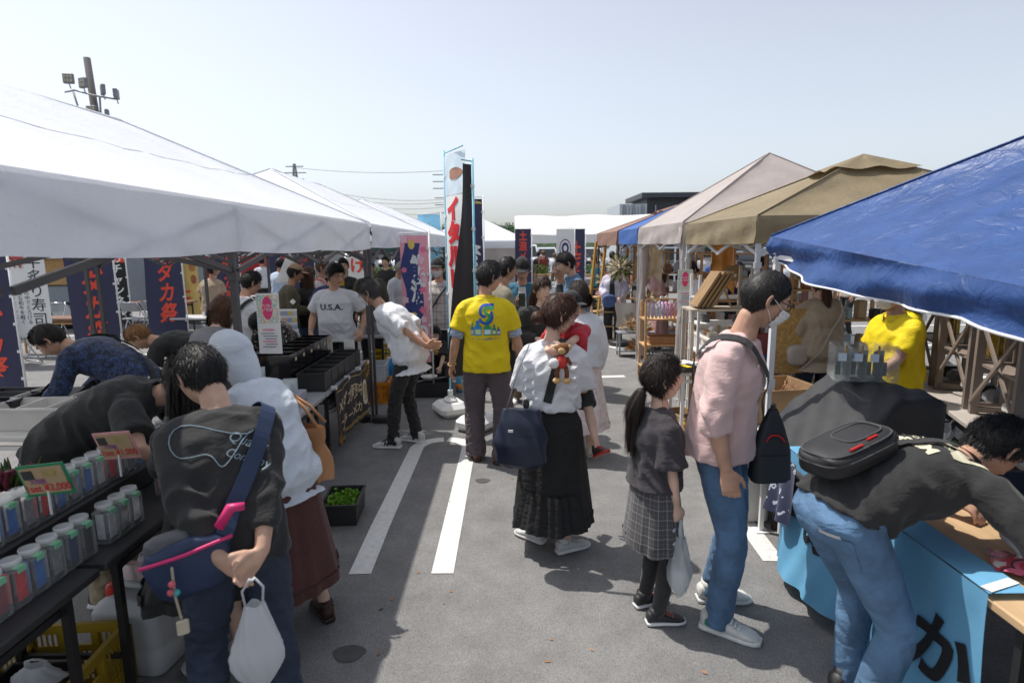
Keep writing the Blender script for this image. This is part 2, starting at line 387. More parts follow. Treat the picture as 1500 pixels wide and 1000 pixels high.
class Person: pass
def person(label, loc, face, h=1.70, lean=0, curve=10, twist=0, hy=0, hp=5, hroll=0, pelvis=None, feet=None, hands=None, hi=False,
  sk='a', build=1.0, belly=0.0, top=(.6, .6, .6), sleeve='short', hem=-.10, loose=.022, topm=None, collar=None,
  bottom='pants', bc=(.03, .03, .035), bm=None, wide=.012, skirt_hem=.35, flare=.10, shoes=((.05, .05, .05), (.5, .5, .5)),
  hair='short', hc=(.012, .010, .009), hl=.3, cap=None, mask=None, glasses=None, group=None, amp=.006, fem=False,
  legskin=False, z0=0.0, gap=None, armpole=None, curl=None, far=False, sitting=False, bald=0.0, vneck=False, thumb_out=False, pamp=None):
 s = h / 1.72; Pn = Person()
 root = empty('person', (loc[0], loc[1], z0), label, 'person', group, face); Pn.root = root
 vg = (.0095 if hi else .020 if far else .015); vb = (.0068 if hi else .016 if far else .012)
 rt, fw, up = np.array([1., 0, 0]), np.array([0, 1., 0]), np.array([0, 0, 1.])
 ln = R(lean)
 if pelvis is None: pelvis = (0, -.14 * math.sin(ln), .925 - .05 * (1 - math.cos(ln)))
 pel = np3(pelvis)
 # spine: angle grows from .7*lean at the hips to lean+curve at the neck
 def a_at(t): return ln * (.55 + .45 * np.clip((t + .05) / .3, 0, 1)) + R(curve) * np.clip((t - .1) / .4, 0, 1)
 ts = np.linspace(0, .56, 29); cur = pel.copy()
 TS = [0.0]; PS = [cur.copy()]
 for i in range(1, len(ts)):
  a = a_at((ts[i] + ts[i - 1]) / 2); cur = cur + (up * math.cos(a) + fw * math.sin(a)) * (ts[i] - ts[i - 1]); TS.append(ts[i]); PS.append(cur.copy())
 PS = np.array(PS)
 def sp(t):
  if t <= 0: a = a_at(0) * .5; return pel + (up * math.cos(a) + fw * math.sin(a)) * t
  return np.array([np.interp(t, TS, PS[:, k]) for k in range(3)])
 def fr(t):
  a = a_at(t) * (1 if t > 0 else .6); tw = R(twist) * np.clip(t / .45, 0, 1)
  u_ = up * math.cos(a) + fw * math.sin(a); f_ = fw * math.cos(a) - up * math.sin(a)
  r_ = rt * math.cos(tw) + f_ * math.sin(tw); f2 = f_ * math.cos(tw) - rt * math.sin(tw); return r_, f2, u_
 Pn.sp, Pn.fr, Pn.s = sp, fr, s
 def torso(st, off, n=26, e=.85):
  V = []; F = []
  for (t, a, b, yo) in st:
   c = sp(t); r_, f_, u_ = fr(t)
   for i in range(n):
    q = 2 * math.pi * i / n; ca, sa = math.cos(q), math.sin(q)
    V.append((c + r_ * (a + off) * math.copysign(abs(ca) ** e, ca) + f_ * ((b + off) * math.copysign(abs(sa) ** e, sa) + yo)) * s)
  for k in range(len(st) - 1):
   for i in range(n): F.append((k * n + i, k * n + (i + 1) % n, (k + 1) * n + (i + 1) % n, (k + 1) * n + i))
  F += [tuple(range(n - 1, -1, -1)), tuple((len(st) - 1) * n + i for i in range(n))]
  return V, F
 w = build; hipw = .172 * (1.03 if fem else 1.0); wst = .138 if fem else .15; shw = .160 if fem else .178
 ST = [(-.13, .10 * w, .08 * w, 0), (-.06, hipw * w, .122 * w, -.01), (0, (hipw - .004) * w, .118 * w, -.008), (.07, (wst + .012) * w, .11 * w, belly * .5), (.14, wst * w, .106 * w, belly),
  (.22, (wst + .008) * w, .110 * w, belly * .8 + (.008 if fem else 0)), (.30, .166 * w * (.94 if fem else 1), (.118 + (.012 if fem else 0)) * w, .004), (.37, .172 * w * (.93 if fem else 1), .112 * w, 0),
  (.42, .155 * w * (.94 if fem else 1), .100 * w, -.005), (.455, .122 * w, .084, -.006), (.485, .078, .068, 0), (.54, .058, .060, .008)]
 # shoulders, arms
 cS = sp(.435); r_, f_, u_ = fr(.435); S = {}; E = {}; W = {}; HD = {}
 hands = hands or {}
 for sd, sg in (('L', -1), ('R', 1)):
  S[sd] = cS + r_ * sg * shw * (.5 + .5 * w) * .97 - f_ * .01
  hs = hands.get(sd)
  if hs is None: wr = S[sd] + np.array([sg * .045, .06, -.50]); fd = np.array([sg * -.02, .12, -1.0]); pn = np.array([-sg * 1.0, .1, 0])
  else:
   wr = np3(hs[0]); fd = np3(hs[1]) if len(hs) > 1 and hs[1] is not None else None; pn = np3(hs[2]) if len(hs) > 2 and hs[2] is not None else np.array([-sg * .6, .0, -.8])
  pole = np3((armpole or {}).get(sd, (sg * .55, -.8, -.2)))
  E[sd], W[sd] = ik(S[sd], wr, .275, .245, pole)
  if fd is None: fd = W[sd] - E[sd]
  HD[sd] = (fd / np.linalg.norm(fd), pn)
 # legs
 feet = feet or {}; H = {}; K = {}; A = {}; FY = {}; FP_ = {}
 for sd, sg in (('L', -1), ('R', 1)):
  f = feet.get(sd, (sg * .10, 0, .085, sg * -8)); yaw = R(f[3] if len(f) > 3 else 0)
  H[sd] = pel + rt * sg * .088 * w + up * -.05
  pole = np.array([math.sin(-yaw) * .6 + sg * (.1 if not sitting else .2), 1, .15])
  if len(f) > 5: pole = np3(f[5])
  K[sd], A[sd] = ik(H[sd], (f[0], f[1], f[2] if len(f) > 2 else .085), .410, .395, pole); FY[sd] = yaw; FP_[sd] = R(f[4]) if len(f) > 4 else 0
 # head frame
 nb = sp(.52); rn, fn_, un = fr(.52)
 hyaw, hpit, hrl = R(hy), R(hp), R(hroll)
 Rm = Matrix.Rotation(hyaw, 4, 'Z') @ Matrix.Rotation(-hpit, 4, 'X') @ Matrix.Rotation(hrl, 4, 'Y')
 hu = np3(Rm @ Vector((0, 0, 1))); hf = np3(Rm @ Vector((0, 1, 0)))
 ndir = un * .7 + hu * .5; ndir /= np.linalg.norm(ndir)
 nt_ = nb + ndir * .065; hc_ = nt_ + hu * .095 + hf * .022
 HM = np.array(Matrix.Translation(Vector(hc_ * s)) @ Rm @ Matrix.Scale(s * (1.05 if h > 1.45 else 1.18), 4)); Pn.HM = HM; Pn.hc = hc_ * s
 Pn.S, Pn.E, Pn.W, Pn.K, Pn.A, Pn.H = S, E, W, K, A, H
 # ---------------- body
 parts = [torso([(t, a * .88, b * .86, yo * .6) for t, a, b, yo in ST], 0, 18)]
 T = lambda pts, rr, n=12: tube([np3(p) * s for p in pts], [(q * s if not hasattr(q, '__len__') else (q[0] * s, q[1] * s)) for q in rr], n)
 parts.append(T([sp(.49), nb, nt_, hc_ - hu * .03], [.062, .056 * (.9 if fem else 1), .054 * (.88 if fem else 1), .052]))
 aw = (.88 if fem else 1.0) * (.5 + .5 * w)
 for sd, sg in (('L', -1), ('R', 1)):
  m1 = S[sd] + (E[sd] - S[sd]) * .5; m2 = E[sd] + (W[sd] - E[sd]) * .3
  parts.append(T([sp(.45), S[sd] - u_ * .012], [.045, .040 * aw], 10))
  parts.append(T([S[sd], m1, E[sd], m2, E[sd] + (W[sd] - E[sd]) * .7, W[sd]], [.042 * aw, .043 * aw, .037 * aw, .040 * aw, .032 * aw, (.027 * aw, .024 * aw)], 14))
  fd, pn = HD[sd]; pn = pn - fd * pn.dot(fd); pn /= np.linalg.norm(pn) + 1e-9; sdv = np.cross(fd, pn);
  th = sdv if sdv.dot(fw) > 0 or abs(sdv.dot(fw)) < .2 and sdv.dot(rt) * sg < 0 else -sdv
  if thumb_out: th = -th
  cl = (curl or {}).get(sd, .45) if isinstance(curl, dict) else (curl if curl is not None else .45)
  pw = W[sd]; hs_ = 1.0 if not fem else .92
  # palm: flat rounded
  n = 12; V = []; F = []
  for (d_, a_, b_) in ((-.015, .024, .020), (.02, .033, .018), (.055, .041, .0165), (.088, .041, .014), (.098, .036, .010)):
   for i in range(n):
    q = 2 * math.pi * i / n; V.append((pw + (fd * d_ + th * a_ * math.cos(q) + pn * b_ * math.sin(q)) * hs_) * s)
  for k in range(4):
   for i in range(n): F.append((k * n + i, k * n + (i + 1) % n, (k + 1) * n + (i + 1) % n, (k + 1) * n + i))
  F += [tuple(range(n - 1, -1, -1)), tuple(4 * n + i for i in range(n))]; parts.append((V, F))
  for j, (o_, L_) in enumerate(((.031, .072), (.0105, .082), (-.0105, .076), (-.031, .058))):
   b0 = pw + (fd * .082 + th * o_) * hs_; pts = [b0]; dcur = fd + th * o_ * 1.6; a0 = cl * (.8 + .12 * j); q = 0
   for L2 in (.46, .30, .24):
    q += a0; dd = dcur * math.cos(q) + pn * math.sin(q); dd /= np.linalg.norm(dd); pts.append(pts[-1] + dd * L_ * L2 * hs_)
   parts.append(T(pts, [.0098, .0092, .0085, .0065], 8))
  tb = pw + (fd * .022 + th * .026) * hs_; t1 = tb + (fd * .030 + th * .026 + pn * .012) * hs_; t2 = t1 + (fd * .030 + th * .008 + pn * .012) * hs_; t3 = t2 + (fd * .022 + pn * .010) * hs_
  parts.append(T([tb, t1, t2, t3], [.016, .0125, .0105, .0075], 8))
  lw = (.95 if fem else 1.0) * (.45 + .55 * w) * (1 if legskin else .9)
  c1 = K[sd] + (A[sd] - K[sd]) * .28
  parts.append(T([H[sd], H[sd] + (K[sd] - H[sd]) * .4, K[sd], c1, K[sd] + (A[sd] - K[sd]) * .65, A[sd] + up * .01, A[sd] - up * .03], [.080 * lw, .068 * lw, .050 * lw, .054 * lw, .040 * lw, .033, .03], 14))
 me = remesh(parts, vb * max(s, .7), 3 if hi else 2)
 bb = bmesh.new(); bb.from_mesh(me)
 gv, gf = sph_grid(72 if hi else 32 if far else 48, 56 if hi else 26 if far else 40); hv = xf(HM, head_surf(gv))
 nv = [bb.verts.new(v) for v in hv]
 for q in gf: bb.faces.new([nv[i] for i in q])
 for sg in (-1, 1):                                   # ears
  ev, ef = sph_grid(14, 10); e2 = ev * np.array([.010, .019, .031]); e2[:, 0] += sg * (.078 + .006 * (e2[:, 1] < 0)); e2[:, 1] -= .008; e2[:, 2] -= .006
  k = ev[:, 0] * sg > .2; r2 = np.sqrt((ev[:, 1] / .62) ** 2 + (ev[:, 2] / .62) ** 2); e2[:, 0] -= sg * k * np.exp(-r2 ** 2) * .010
  e2[:, 0] += sg * (-(e2[:, 1] + .008) * .35)
  nv = [bb.verts.new(v) for v in xf(HM, e2)]
  for q in ef: bb.faces.new([nv[i] for i in q])
 bb.to_mesh(me); bb.free()
 Pn.body = finish(me, 'body', skin(sk), root)
 # ---------------- face details
 if not far:
  for sg in (-1, 1):
   b_ = MB(); ev, ef = sph_grid(14, 12); rad = np.where(ev[:, 1] > .86, 1.06, 1.0)[:, None]
   P_ = ev * rad * np.array([.0135, .012, .0085]) + np.array([sg * .031, .0735, .0075])
   fi = [0 if ev[list(q)].mean(0)[1] < .86 else 1 for q in ef]
   for q0 in (0, 1): b_.add(xf(HM, P_), [q for q, k in zip(ef, fi) if k == q0], q0)
   b_.build('eye', [mat('eye_white', (.7, .68, .65), .25, var=.02), mat('iris', (.012, .008, .006), .15, var=.02)], root, True)
   P_ = np.array([(sg * (.016 + .036 * t), 0, .0265 + .007 * math.sin(t * 2.6)) for t in np.linspace(0, 1, 6)])
   dirs = P_ / np.array([.077, 1, .12]); dirs[:, 1] = np.sqrt(np.clip(1 - dirs[:, 0] ** 2 - dirs[:, 2] ** 2, 0, 1)); Q = head_surf(dirs); Q[:, 1] += .002
   V, F = tube(xf(HM, Q), [s * .0022, s * .0034, s * .0034, s * .003, s * .0024, s * .001], 6); MB().add(V, F).build('eyebrow', hairm(hc if bald < .5 else (.05, .05, .05)), root, True)
  if not mask:
   xs = np.linspace(-.024, .024, 9); b_ = MB()
   rows = []
   for zz, lift in ((-.0515, .0005), (-.056, .003), (-.060, .0012), (-.065, .0035), (-.0705, .0005)):
    k = 1 - .35 * abs(zz + .06) / .01; dd = np.stack([xs * k / .077 * 1.2, np.zeros(9), np.full(9, zz) / .12], 1); dd[:, 1] = np.sqrt(np.clip(1 - dd[:, 0] ** 2 - dd[:, 2] ** 2, 0, 1))
    q = head_surf(dd); q[:, 1] += lift; rows.append(q)
   Vm = np.concatenate(rows); Fm = [(r * 9 + i, r * 9 + i + 1, r * 9 + 10 + i, r * 9 + 9 + i) for r in range(4) for i in range(8)]
   b_.add(xf(HM, Vm), Fm); b_.build('lips', mat('lips', (.42, .17, .14), .45, var=.08), root, True)
 # ---------------- garments
 sw = ST
 ext = loose
 def lo(t): return ext * (1.15 if t < .2 else .9 if t < .4 else .45)
 SH = [(t, a + lo(t), b + lo(t), yo) for (t, a, b, yo) in ST if t >= hem - .001 and t < .52]
 if hem < -.06:
  base = ST[1]; SH = [(hem, base[1] + ext * 1.35, base[2] + ext * 1.35, base[3])] + [q for q in SH if q[0] > hem + .01]
 if not vneck: SH[-1] = (SH[-1][0] + (.010 if collar is None else .02), SH[-1][1] - .002, SH[-1][2] - .002, SH[-1][3])
 parts = [torso(SH, 0, 30)]
 for sd, sg in (('L', -1), ('R', 1)):
  a0_ = sp(.470) + fr(.45)[0] * sg * .03; b0_ = S[sd] + fr(.45)[2] * -.012; parts.append(T([a0_, a0_ * .5 + b0_ * .5, b0_, b0_ + (b0_ - a0_) * .22], [.055, .062, .058 * aw + ext * .2, .028], 14))
  u = E[sd] - S[sd]; f2 = W[sd] - E[sd]; sl = .6 * ext
  if sleeve == 'none': continue
  if sleeve == 'short': pts = [S[sd] - u * .16, S[sd] - u * .08, S[sd] + u * .06, S[sd] + u * .25, S[sd] + u * .5, S[sd] + u * .74]; rr = [.018, .042 * aw, .054 * aw + sl * .8, .057 * aw + sl, .056 * aw + sl * 1.4, .055 * aw + sl * 1.9]
  elif sleeve == 'half': pts = [S[sd] - u * .16, S[sd] - u * .08, S[sd] + u * .06, S[sd] + u * .3, S[sd] + u * .65, S[sd] + u * .97]; rr = [.018, .042 * aw, .054 * aw + sl * .8, .058 * aw + sl, .056 * aw + sl * 1.4, .054 * aw + sl * 2]
  elif sleeve in ('rolled', 'pushed'): rl = .34 if sleeve == 'rolled' else .66; pts = [S[sd] - u * .16, S[sd] - u * .08, S[sd] + u * .06, S[sd] + u * .5, E[sd] - u * .03, E[sd] + f2 * rl * .5, E[sd] + f2 * rl]; rr = [.018, .042 * aw, .054 * aw + sl * .8, .053 * aw + sl, .048 * aw + sl, .048 * aw + sl, .045 * aw + sl * .6]
  else: pts = [S[sd] - u * .16, S[sd] - u * .08, S[sd] + u * .06, S[sd] + u * .5, E[sd] - u * .03, E[sd] + f2 * .25, E[sd] + f2 * .7, E[sd] + f2 * .97]; rr = [.018, .042 * aw, .054 * aw + sl * .8, .053 * aw + sl, .048 * aw + sl, .047 * aw + sl, .040 * aw + sl, .033 * aw + sl * .7]
  parts.append(T(pts, rr, 16))
 me = remesh(parts, vg * max(s, .75), 8 if hi else 5)
 el = [np3(E[k]) * s for k in ('L', 'R')]; wst_p = sp(.1) * s
 def wt(V):
  q = .55 + 1.0 * np.exp(-((V - wst_p) @ up / .16) ** 2) * .6
  for e_ in el: q = q + .7 * np.exp(-(np.linalg.norm(V - e_, axis=1) / .10) ** 2)
  return q
 seed = int(abs(loc[0] * 31 + loc[1] * 17)) % 7
 Pn.top = finish(me, 'shirt', topm or cloth(top), root, amp * s, .15 * s, seed, (1, 1, .75), wt)
 if collar:
  n = 22; b_ = MB()
  def cf(u, v):
   a = math.pi / 2 + .22 + u * (2 * math.pi - .44)
   c = sp(.495 + .03 * (1 - abs(2 * v - 1)) - (.025 if v > .5 else 0) * (v - .5)); r2, f2, u2 = fr(.5); rr = .070 + .022 * v
   return (c + r2 * rr * math.cos(a) + f2 * (rr * math.sin(a) + .006)) * s
  b_.grid(cf, n, 6); b_.build('collar', cloth(collar), root, True)
 if gap is not None:                                    # open jacket: inner shirt panel visible at the front
  b_ = MB()
  def gf_(u, v):
   t = -.05 + v * .54; c = sp(t); r2, f2, u2 = fr(t); aa, bb2 = np.interp(t, [q[0] for q in SH], [q[2] for q in SH]), 0
   x = (u - .5) * .13 * (1 - .35 * v); return (c + r2 * x + f2 * (aa + .012 - x * x * 2.2 + np.interp(t, [q[0] for q in SH], [q[3] for q in SH]))) * s
  b_.grid(gf_, 6, 14); b_.build('inner_shirt', cloth(gap), root, True)
 bmat = bm or cloth(bc)
 if bottom in ('pants', 'shorts'):
  parts = [torso([(t, a + .006, b + .006, yo) for (t, a, b, yo) in ST if t <= .09], 0, 24)]
  for sd, sg in (('L', -1), ('R', 1)):
   th_, sn = K[sd] - H[sd], A[sd] - K[sd]; lw = (.45 + .55 * w)
   if bottom == 'shorts': pts = [H[sd], H[sd] + th_ * .4, H[sd] + th_ * .92]; rr = [.088 * lw + wide, .083 * lw + wide, .078 * lw + wide]
   else: pts = [H[sd], H[sd] + th_ * .4, K[sd] - th_ * .06, K[sd] + sn * .1, K[sd] + sn * .35, K[sd] + sn * .7, A[sd] - up * .045 + sn * 0]; rr = [.088 * lw + wide * .7, .078 * lw + wide, .058 * lw + wide, .056 * lw + wide, .058 * lw + wide, .048 * lw + wide * 1.2, .044 * lw + wide * 1.5]
   parts.append(T(pts, rr, 16))
  me = remesh(parts, vg * max(s, .75), 4 if hi else 3); kn = [np3(K[k]) * s for k in ('L', 'R')]; an = [np3(A[k]) * s for k in ('L', 'R')]
  def wt2(V):
   q = np.full(len(V), .5)
   for e_ in kn: q = q + .8 * np.exp(-(np.linalg.norm(V - e_, axis=1) / .12) ** 2)
   for e_ in an: q = q + 1.0 * np.exp(-(np.linalg.norm(V - e_, axis=1) / .16) ** 2)
   return q
  Pn.bot = finish(me, 'trousers' if bottom == 'pants' else 'shorts', bmat, root, (amp if pamp is None else pamp) * s, .12 * s, (seed + 3) % 7, (1, 1, 1.3), wt2)
 elif bottom == 'skirt':
  wz = sp(.06); zt = wz[2]; n = 56; b_ = MB(); ph = RNG.uniform(0, 6, 4)
  r2, f2, u2 = fr(0)
  def kf(u, v):
   a = u * 2 * math.pi; z = zt + (skirt_hem - zt) * v; c = wz + (pel - wz) * min(1, v * 4);
   aa = np.interp(v, [0, .12, .3, 1], [wst + .015, hipw + .02, hipw + .035, hipw + .035 + flare]) * (.5 + .5 * w); bb2 = np.interp(v, [0, .12, .3, 1], [.118, .138, .15, .15 + flare])
   wv = (.012 * math.sin(a * 7 + ph[0]) + .010 * math.sin(a * 12 + ph[1] + v * 2) + .006 * math.sin(a * 19 + ph[2])) * (.15 + .85 * v) * (flare / .1) ** .6
   kx = 0;
   x, y = c[0] + (aa + wv) * math.cos(a), c[1] + (bb2 + wv) * math.sin(a)
   return np.array([x, y, z + .01 * math.sin(a * 3 + ph[3]) * v]) * s
  b_.grid(kf, n, 26, 0, True)
  b_.grid(lambda u, v: np3(kf(u, .985)) * np.array([1, 1, 1]) * 1.0 * (1) if v > .5 else np3(kf(u, .985)) + np.array([0, 0, .05 * s]), n, 1, 0, True)
  Pn.bot = b_.build('skirt', bmat, root, True)
 # ---------------- shoes
 if shoes is not None:
  sm = [mat('shoe_%.2f_%.2f_%.2f' % tuple(c), c, .55, var=.1, scale=20, bump=.1) for c in shoes]
  for sd in ('L', 'R'): shoe_obj(root, A[sd] * s, FY[sd], FP_[sd], sm, s * (.95 if fem else 1.02))
 # ---------------- hair
 hm = hairm(hc); dn = np.array([0, 0, -1.0])
 if hair and hair != 'none':
  ns = 40; nk = 14; az = np.linspace(0, 2 * math.pi, ns, endpoint=False); Vh = []; Fh = []
  th0 = .014 if hair in ('short', 'crop') else .018
  if hair == 'crop': th0 = .008
  for j in range(nk + 1):
   k = j / nk; d = scalp(az, np.full(ns, k * .97)); P_ = head_surf(d); nrm = d * np.array([1.1, 1, .9]); nrm /= np.linalg.norm(nrm, axis=1)[:, None]
   t = th0 * smst(np.full(ns, k), -.05, .35) * (1 + .25 * np.sin(az * 5 + k * 9) * (1 - k)) + .003
   if bald: t = t * np.where(k > 1 - bald * .6, .25, 1)
   Vh.append(P_ + nrm * t[:, None])
  Vh = np.concatenate(Vh)
  for j in range(nk):
   for i in range(ns): Fh.append((j * ns + i, j * ns + (i + 1) % ns, (j + 1) * ns + (i + 1) % ns, (j + 1) * ns + i))
  Fh.append(tuple(nk * ns + i for i in range(ns)))
  b_ = MB().add(xf(HM, Vh), Fh)
  # strands
  N = int((6000 if hi else 500 if far else 1600) * (1.6 if hair == 'crop' else 1)); az = RNG.uniform(0, 2 * math.pi, N); k = RNG.uniform(0, .98, N) ** 1.2
  if bald: keep = (k < 1 - bald * .55) | (RNG.uniform(0, 1, N) < .35); az, k = az[keep], k[keep]; N = len(az)
  d = scalp(az, k); root_ = head_surf(d); nrm = d / np.linalg.norm(d, axis=1)[:, None]
  d2 = scalp(az + RNG.normal(0, .12, N), np.clip(k - .12, -.08, 1)); tan = head_surf(d2) - root_; tan /= np.linalg.norm(tan, axis=1)[:, None] + 1e-6
  L_ = (.026 if hair in ('short',) else .012 if hair == 'crop' else .045) * RNG.uniform(.6, 1.35, N) * np.where(RNG.uniform(0, 1, N) < .07, 1.7, 1)
  outw = RNG.uniform(.10, .55, N) * (1.3 if hair in ('short', 'crop') else .35)
  base = root_ + nrm * (th0 * smst(k, -.05, .35))[:, None]
  P_ = np.stack([base + (tan * q + nrm * outw[:, None] * q * (1 - .45 * q) + RNG.normal(0, .08, (N, 3)) * q) * L_[:, None] for q in (0, .4, .75, 1)], 1)
  Wd = np.cross(tan, nrm); Wd /= np.linalg.norm(Wd, axis=1)[:, None] + 1e-6; Wd += RNG.normal(0, .3, (N, 3))
  Vs, Fs = strips(P_, Wd, .0032 if hi else .007 if far else .0048); b_.add(xf(HM, Vs), Fs)
  if hair in ('long', 'bob', 'pony', 'bun', 'lowpony'):
   Hs = HM[:3, :3] / np.cbrt(np.linalg.det(HM[:3, :3])); dl = Hs.T @ dn; dl = dl / np.linalg.norm(dl)     # world down in head frame
   if hair == 'bun': ctr = np.array([0, -.140, -.035]); bv, bf = sph_grid(18, 14); V_ = bv * np.array([.042, .035, .040]) * (1 + .10 * np.sin(bv[:, 0:1] * 9 + bv[:, 2:3] * 7)) + ctr; b_.add(xf(HM, V_), bf); paths = None; a_, bq = .02, .02; st_ = ctr; L2 = .05
   if hair in ('long', 'bob'):
    st_ = np.array([0, -.045, .01]); L2 = hl; prof = lambda q: (.085 - .012 * q + .015 * math.sin(q * 3), .052 - .018 * q)
   elif hair in ('pony', 'lowpony'):
    st_ = np.array([0, -.112, .045 if hair == 'pony' else -.04]); L2 = hl; prof = lambda q: (.012 + .028 * math.sin(min(1, q * 1.5 + .15) * 2.6) * (1 - .4 * q), .012 + .022 * math.sin(min(1, q * 1.5 + .15) * 2.6))
   else: prof = lambda q: (.02, .015)
   if hair != 'bun':
    bk = np.array([0, -1.0, 0]); bk = bk - dl * bk.dot(dl); bk /= np.linalg.norm(bk) + 1e-6; sdw = np.cross(dl, bk)
    qs = np.linspace(0, 1, 12); C_ = [st_ + dl * L2 * q + bk * (.035 * math.sin(q * 1.8) if hair in ('long', 'bob') else .045 * math.sin(min(1, q * 2.2) * 1.57)) for q in qs]
    n = 22; V_ = []; F_ = []
    for q, c in zip(qs, C_):
     a_, bq = prof(q)
     for i in range(n): t = 2 * math.pi * i / n; V_.append(c + sdw * a_ * math.cos(t) * (1 + .06 * math.sin(3 * t + q * 4)) + bk * bq * math.sin(t) * (1 + .1 * math.sin(5 * t)))
    for j in range(11):
     for i in range(n): F_.append((j * n + i, j * n + (i + 1) % n, (j + 1) * n + (i + 1) % n, (j + 1) * n + i))
    F_ += [tuple(range(n - 1, -1, -1)), tuple(11 * n + i for i in range(n))]; b_.add(xf(HM, V_), F_)
    N = 2600 if hi else 700; t0 = RNG.uniform(0, 2 * math.pi, N); q0 = RNG.uniform(0, .75, N); pts = []
    V_ = np.array(V_).reshape(12, n, 3); Ca = np.array(C_); jit = RNG.normal(0, .004, (N, 3)); q1 = q0 + RNG.uniform(.2, .42, N)
    for m_ in range(5):
     qq = np.clip(q0 + (q1 - q0) * m_ / 4, 0, 1.06); A_ = [prof(min(x, 1)) for x in qq]; aa = np.array([x[0] for x in A_]); b2 = np.array([x[1] for x in A_])
     cc = np.stack([np.interp(qq, qs, Ca[:, z_]) for z_ in range(3)], 1) + dl * np.clip(qq - 1, 0, 1)[:, None] * L2
     fl = 1.06 + .05 * m_ / 4
     pts.append(cc + sdw * (aa * np.cos(t0) * fl)[:, None] + bk * (b2 * np.sin(t0) * fl)[:, None] + jit * (1 + m_ * .5))
    P_ = np.stack(pts, 1); Wd = np.cross(P_[:, -1] - P_[:, 0], P_[:, 2] - Ca.mean(0)); Wd /= np.linalg.norm(Wd, axis=1)[:, None] + 1e-6
    Vs, Fs = strips(P_, Wd, .0035 if hi else .006); b_.add(xf(HM, Vs), Fs)
  Pn.hair = b_.build('hair', hm, root, True)
 if cap:
  b_ = MB(); ns = 30
  def cfn(u, v):
   az = u * 2 * math.pi; th = (1 - v) * 1.2; d = np.array([[math.sin(th) * math.sin(az), math.sin(th) * math.cos(az), math.cos(th)]]); q = head_surf(d)[0] * np.array([1.17, 1.12, 1.18]) + np.array([0, -.002, .012]); return xf(HM, [q])[0]
  b_.grid(cfn, ns, 10, 0, True)
  def brim(u, v, dz=0):
   a = (u - .5) * 2.3; r0 = .088 + .0 * v; x = math.sin(a) * (.088 + .004 * v); y = math.cos(a) * .105 + v * .075 * math.cos(a * .95) ** .7 if math.cos(a) > 0 else 0
   return xf(HM, [np.array([x, y, .060 - .010 * v - 1.6 * x * x + dz])])[0]
  if cap[0] == 'cap':
   b_.grid(brim, 16, 4); b_.grid(lambda u, v: brim(1 - u, v, -.005), 16, 4)
  else:
   def bk(u, v, dz=0):
    a = u * 2 * math.pi; r = 1 + v * .45; return xf(HM, [np.array([math.sin(a) * .09 * r, math.cos(a) * .112 * r, .058 - .025 * v + dz])])[0]
   b_.grid(bk, 30, 3, 0, True)
  b_.build('cap' if cap[0] == 'cap' else 'hat', cloth(cap[1]), root, True)
 if mask:
  b_ = MB()
  def mf(u, v):
   a = (u - .5) * 1.9; z = (-.102 + .088 * v) / .12; z = z * (1 - .25 * abs(u - .5)) ; q = math.sqrt(max(1 - z * z, .05)); d = np.array([[q * math.sin(a), q * math.cos(a), z]]); P_ = head_surf(d)[0]
   puff = .010 + .010 * math.cos((u - .5) * math.pi) * math.sin(math.pi * (v * .9 + .05)); base = np.array([P_[0], min(P_[1], .100) , P_[2]]); base += np.array([math.sin(a), math.cos(a), 0]) * puff; base[1] += .010 * math.cos((u - .5) * math.pi) * smst(np.array([v]), .3, 1)[0] + .002 * math.sin(v * 22)
   return xf(HM, [base])[0]
  b_.grid(mf, 16, 14); mo = b_.build('face_mask', mask if not isinstance(mask, tuple) else cloth(mask), root, True)
  for u in (0, 1):
   sg = -1 if u == 0 else 1; b_ = MB()
   for v in (.12, .95):
    p0 = mf(u, v); p1 = xf(HM, [np.array([sg * .083, -.012, .018 if v > .5 else -.028])])[0]; b_.tube([p0, (np3(p0) + np3(p1)) / 2 + HM[:3, 0] * sg * .006, p1], .0017 * s, 5)
   b_.build('strap', mask if not isinstance(mask, tuple) else cloth(mask), mo, True)
 if glasses:
  b_ = MB()
  for sg in (-1, 1):
   pts = [xf(HM, [np.array([sg * (.033 + .024 * math.cos(t)), .101 - .006 * abs(math.cos(t) + .3), .006 + .016 * math.sin(t)])])[0] for t in np.linspace(0, 2 * math.pi, 17)]
   b_.tube(pts, .0022 * s, 6, cap=False)
   b_.tube([xf(HM, [np.array(q)])[0] for q in ((sg * .057, .094, .012), (sg * .078, .06, .014), (sg * .084, -.005, .012), (sg * .082, -.03, -.004))], .0022 * s, 6)
  b_.tube([xf(HM, [np.array(q)])[0] for q in ((-.009, .104, .010), (0, .107, .013), (.009, .104, .010))], .002 * s, 6)
  b_.build('glasses', mat('specs_%.2f' % glasses[0], glasses, .3), root, True)
 Pn.s = s; Pn.mw = Matrix.Translation((loc[0], loc[1], z0)) @ Matrix.Rotation(R(face), 4, 'Z')
 return Pn

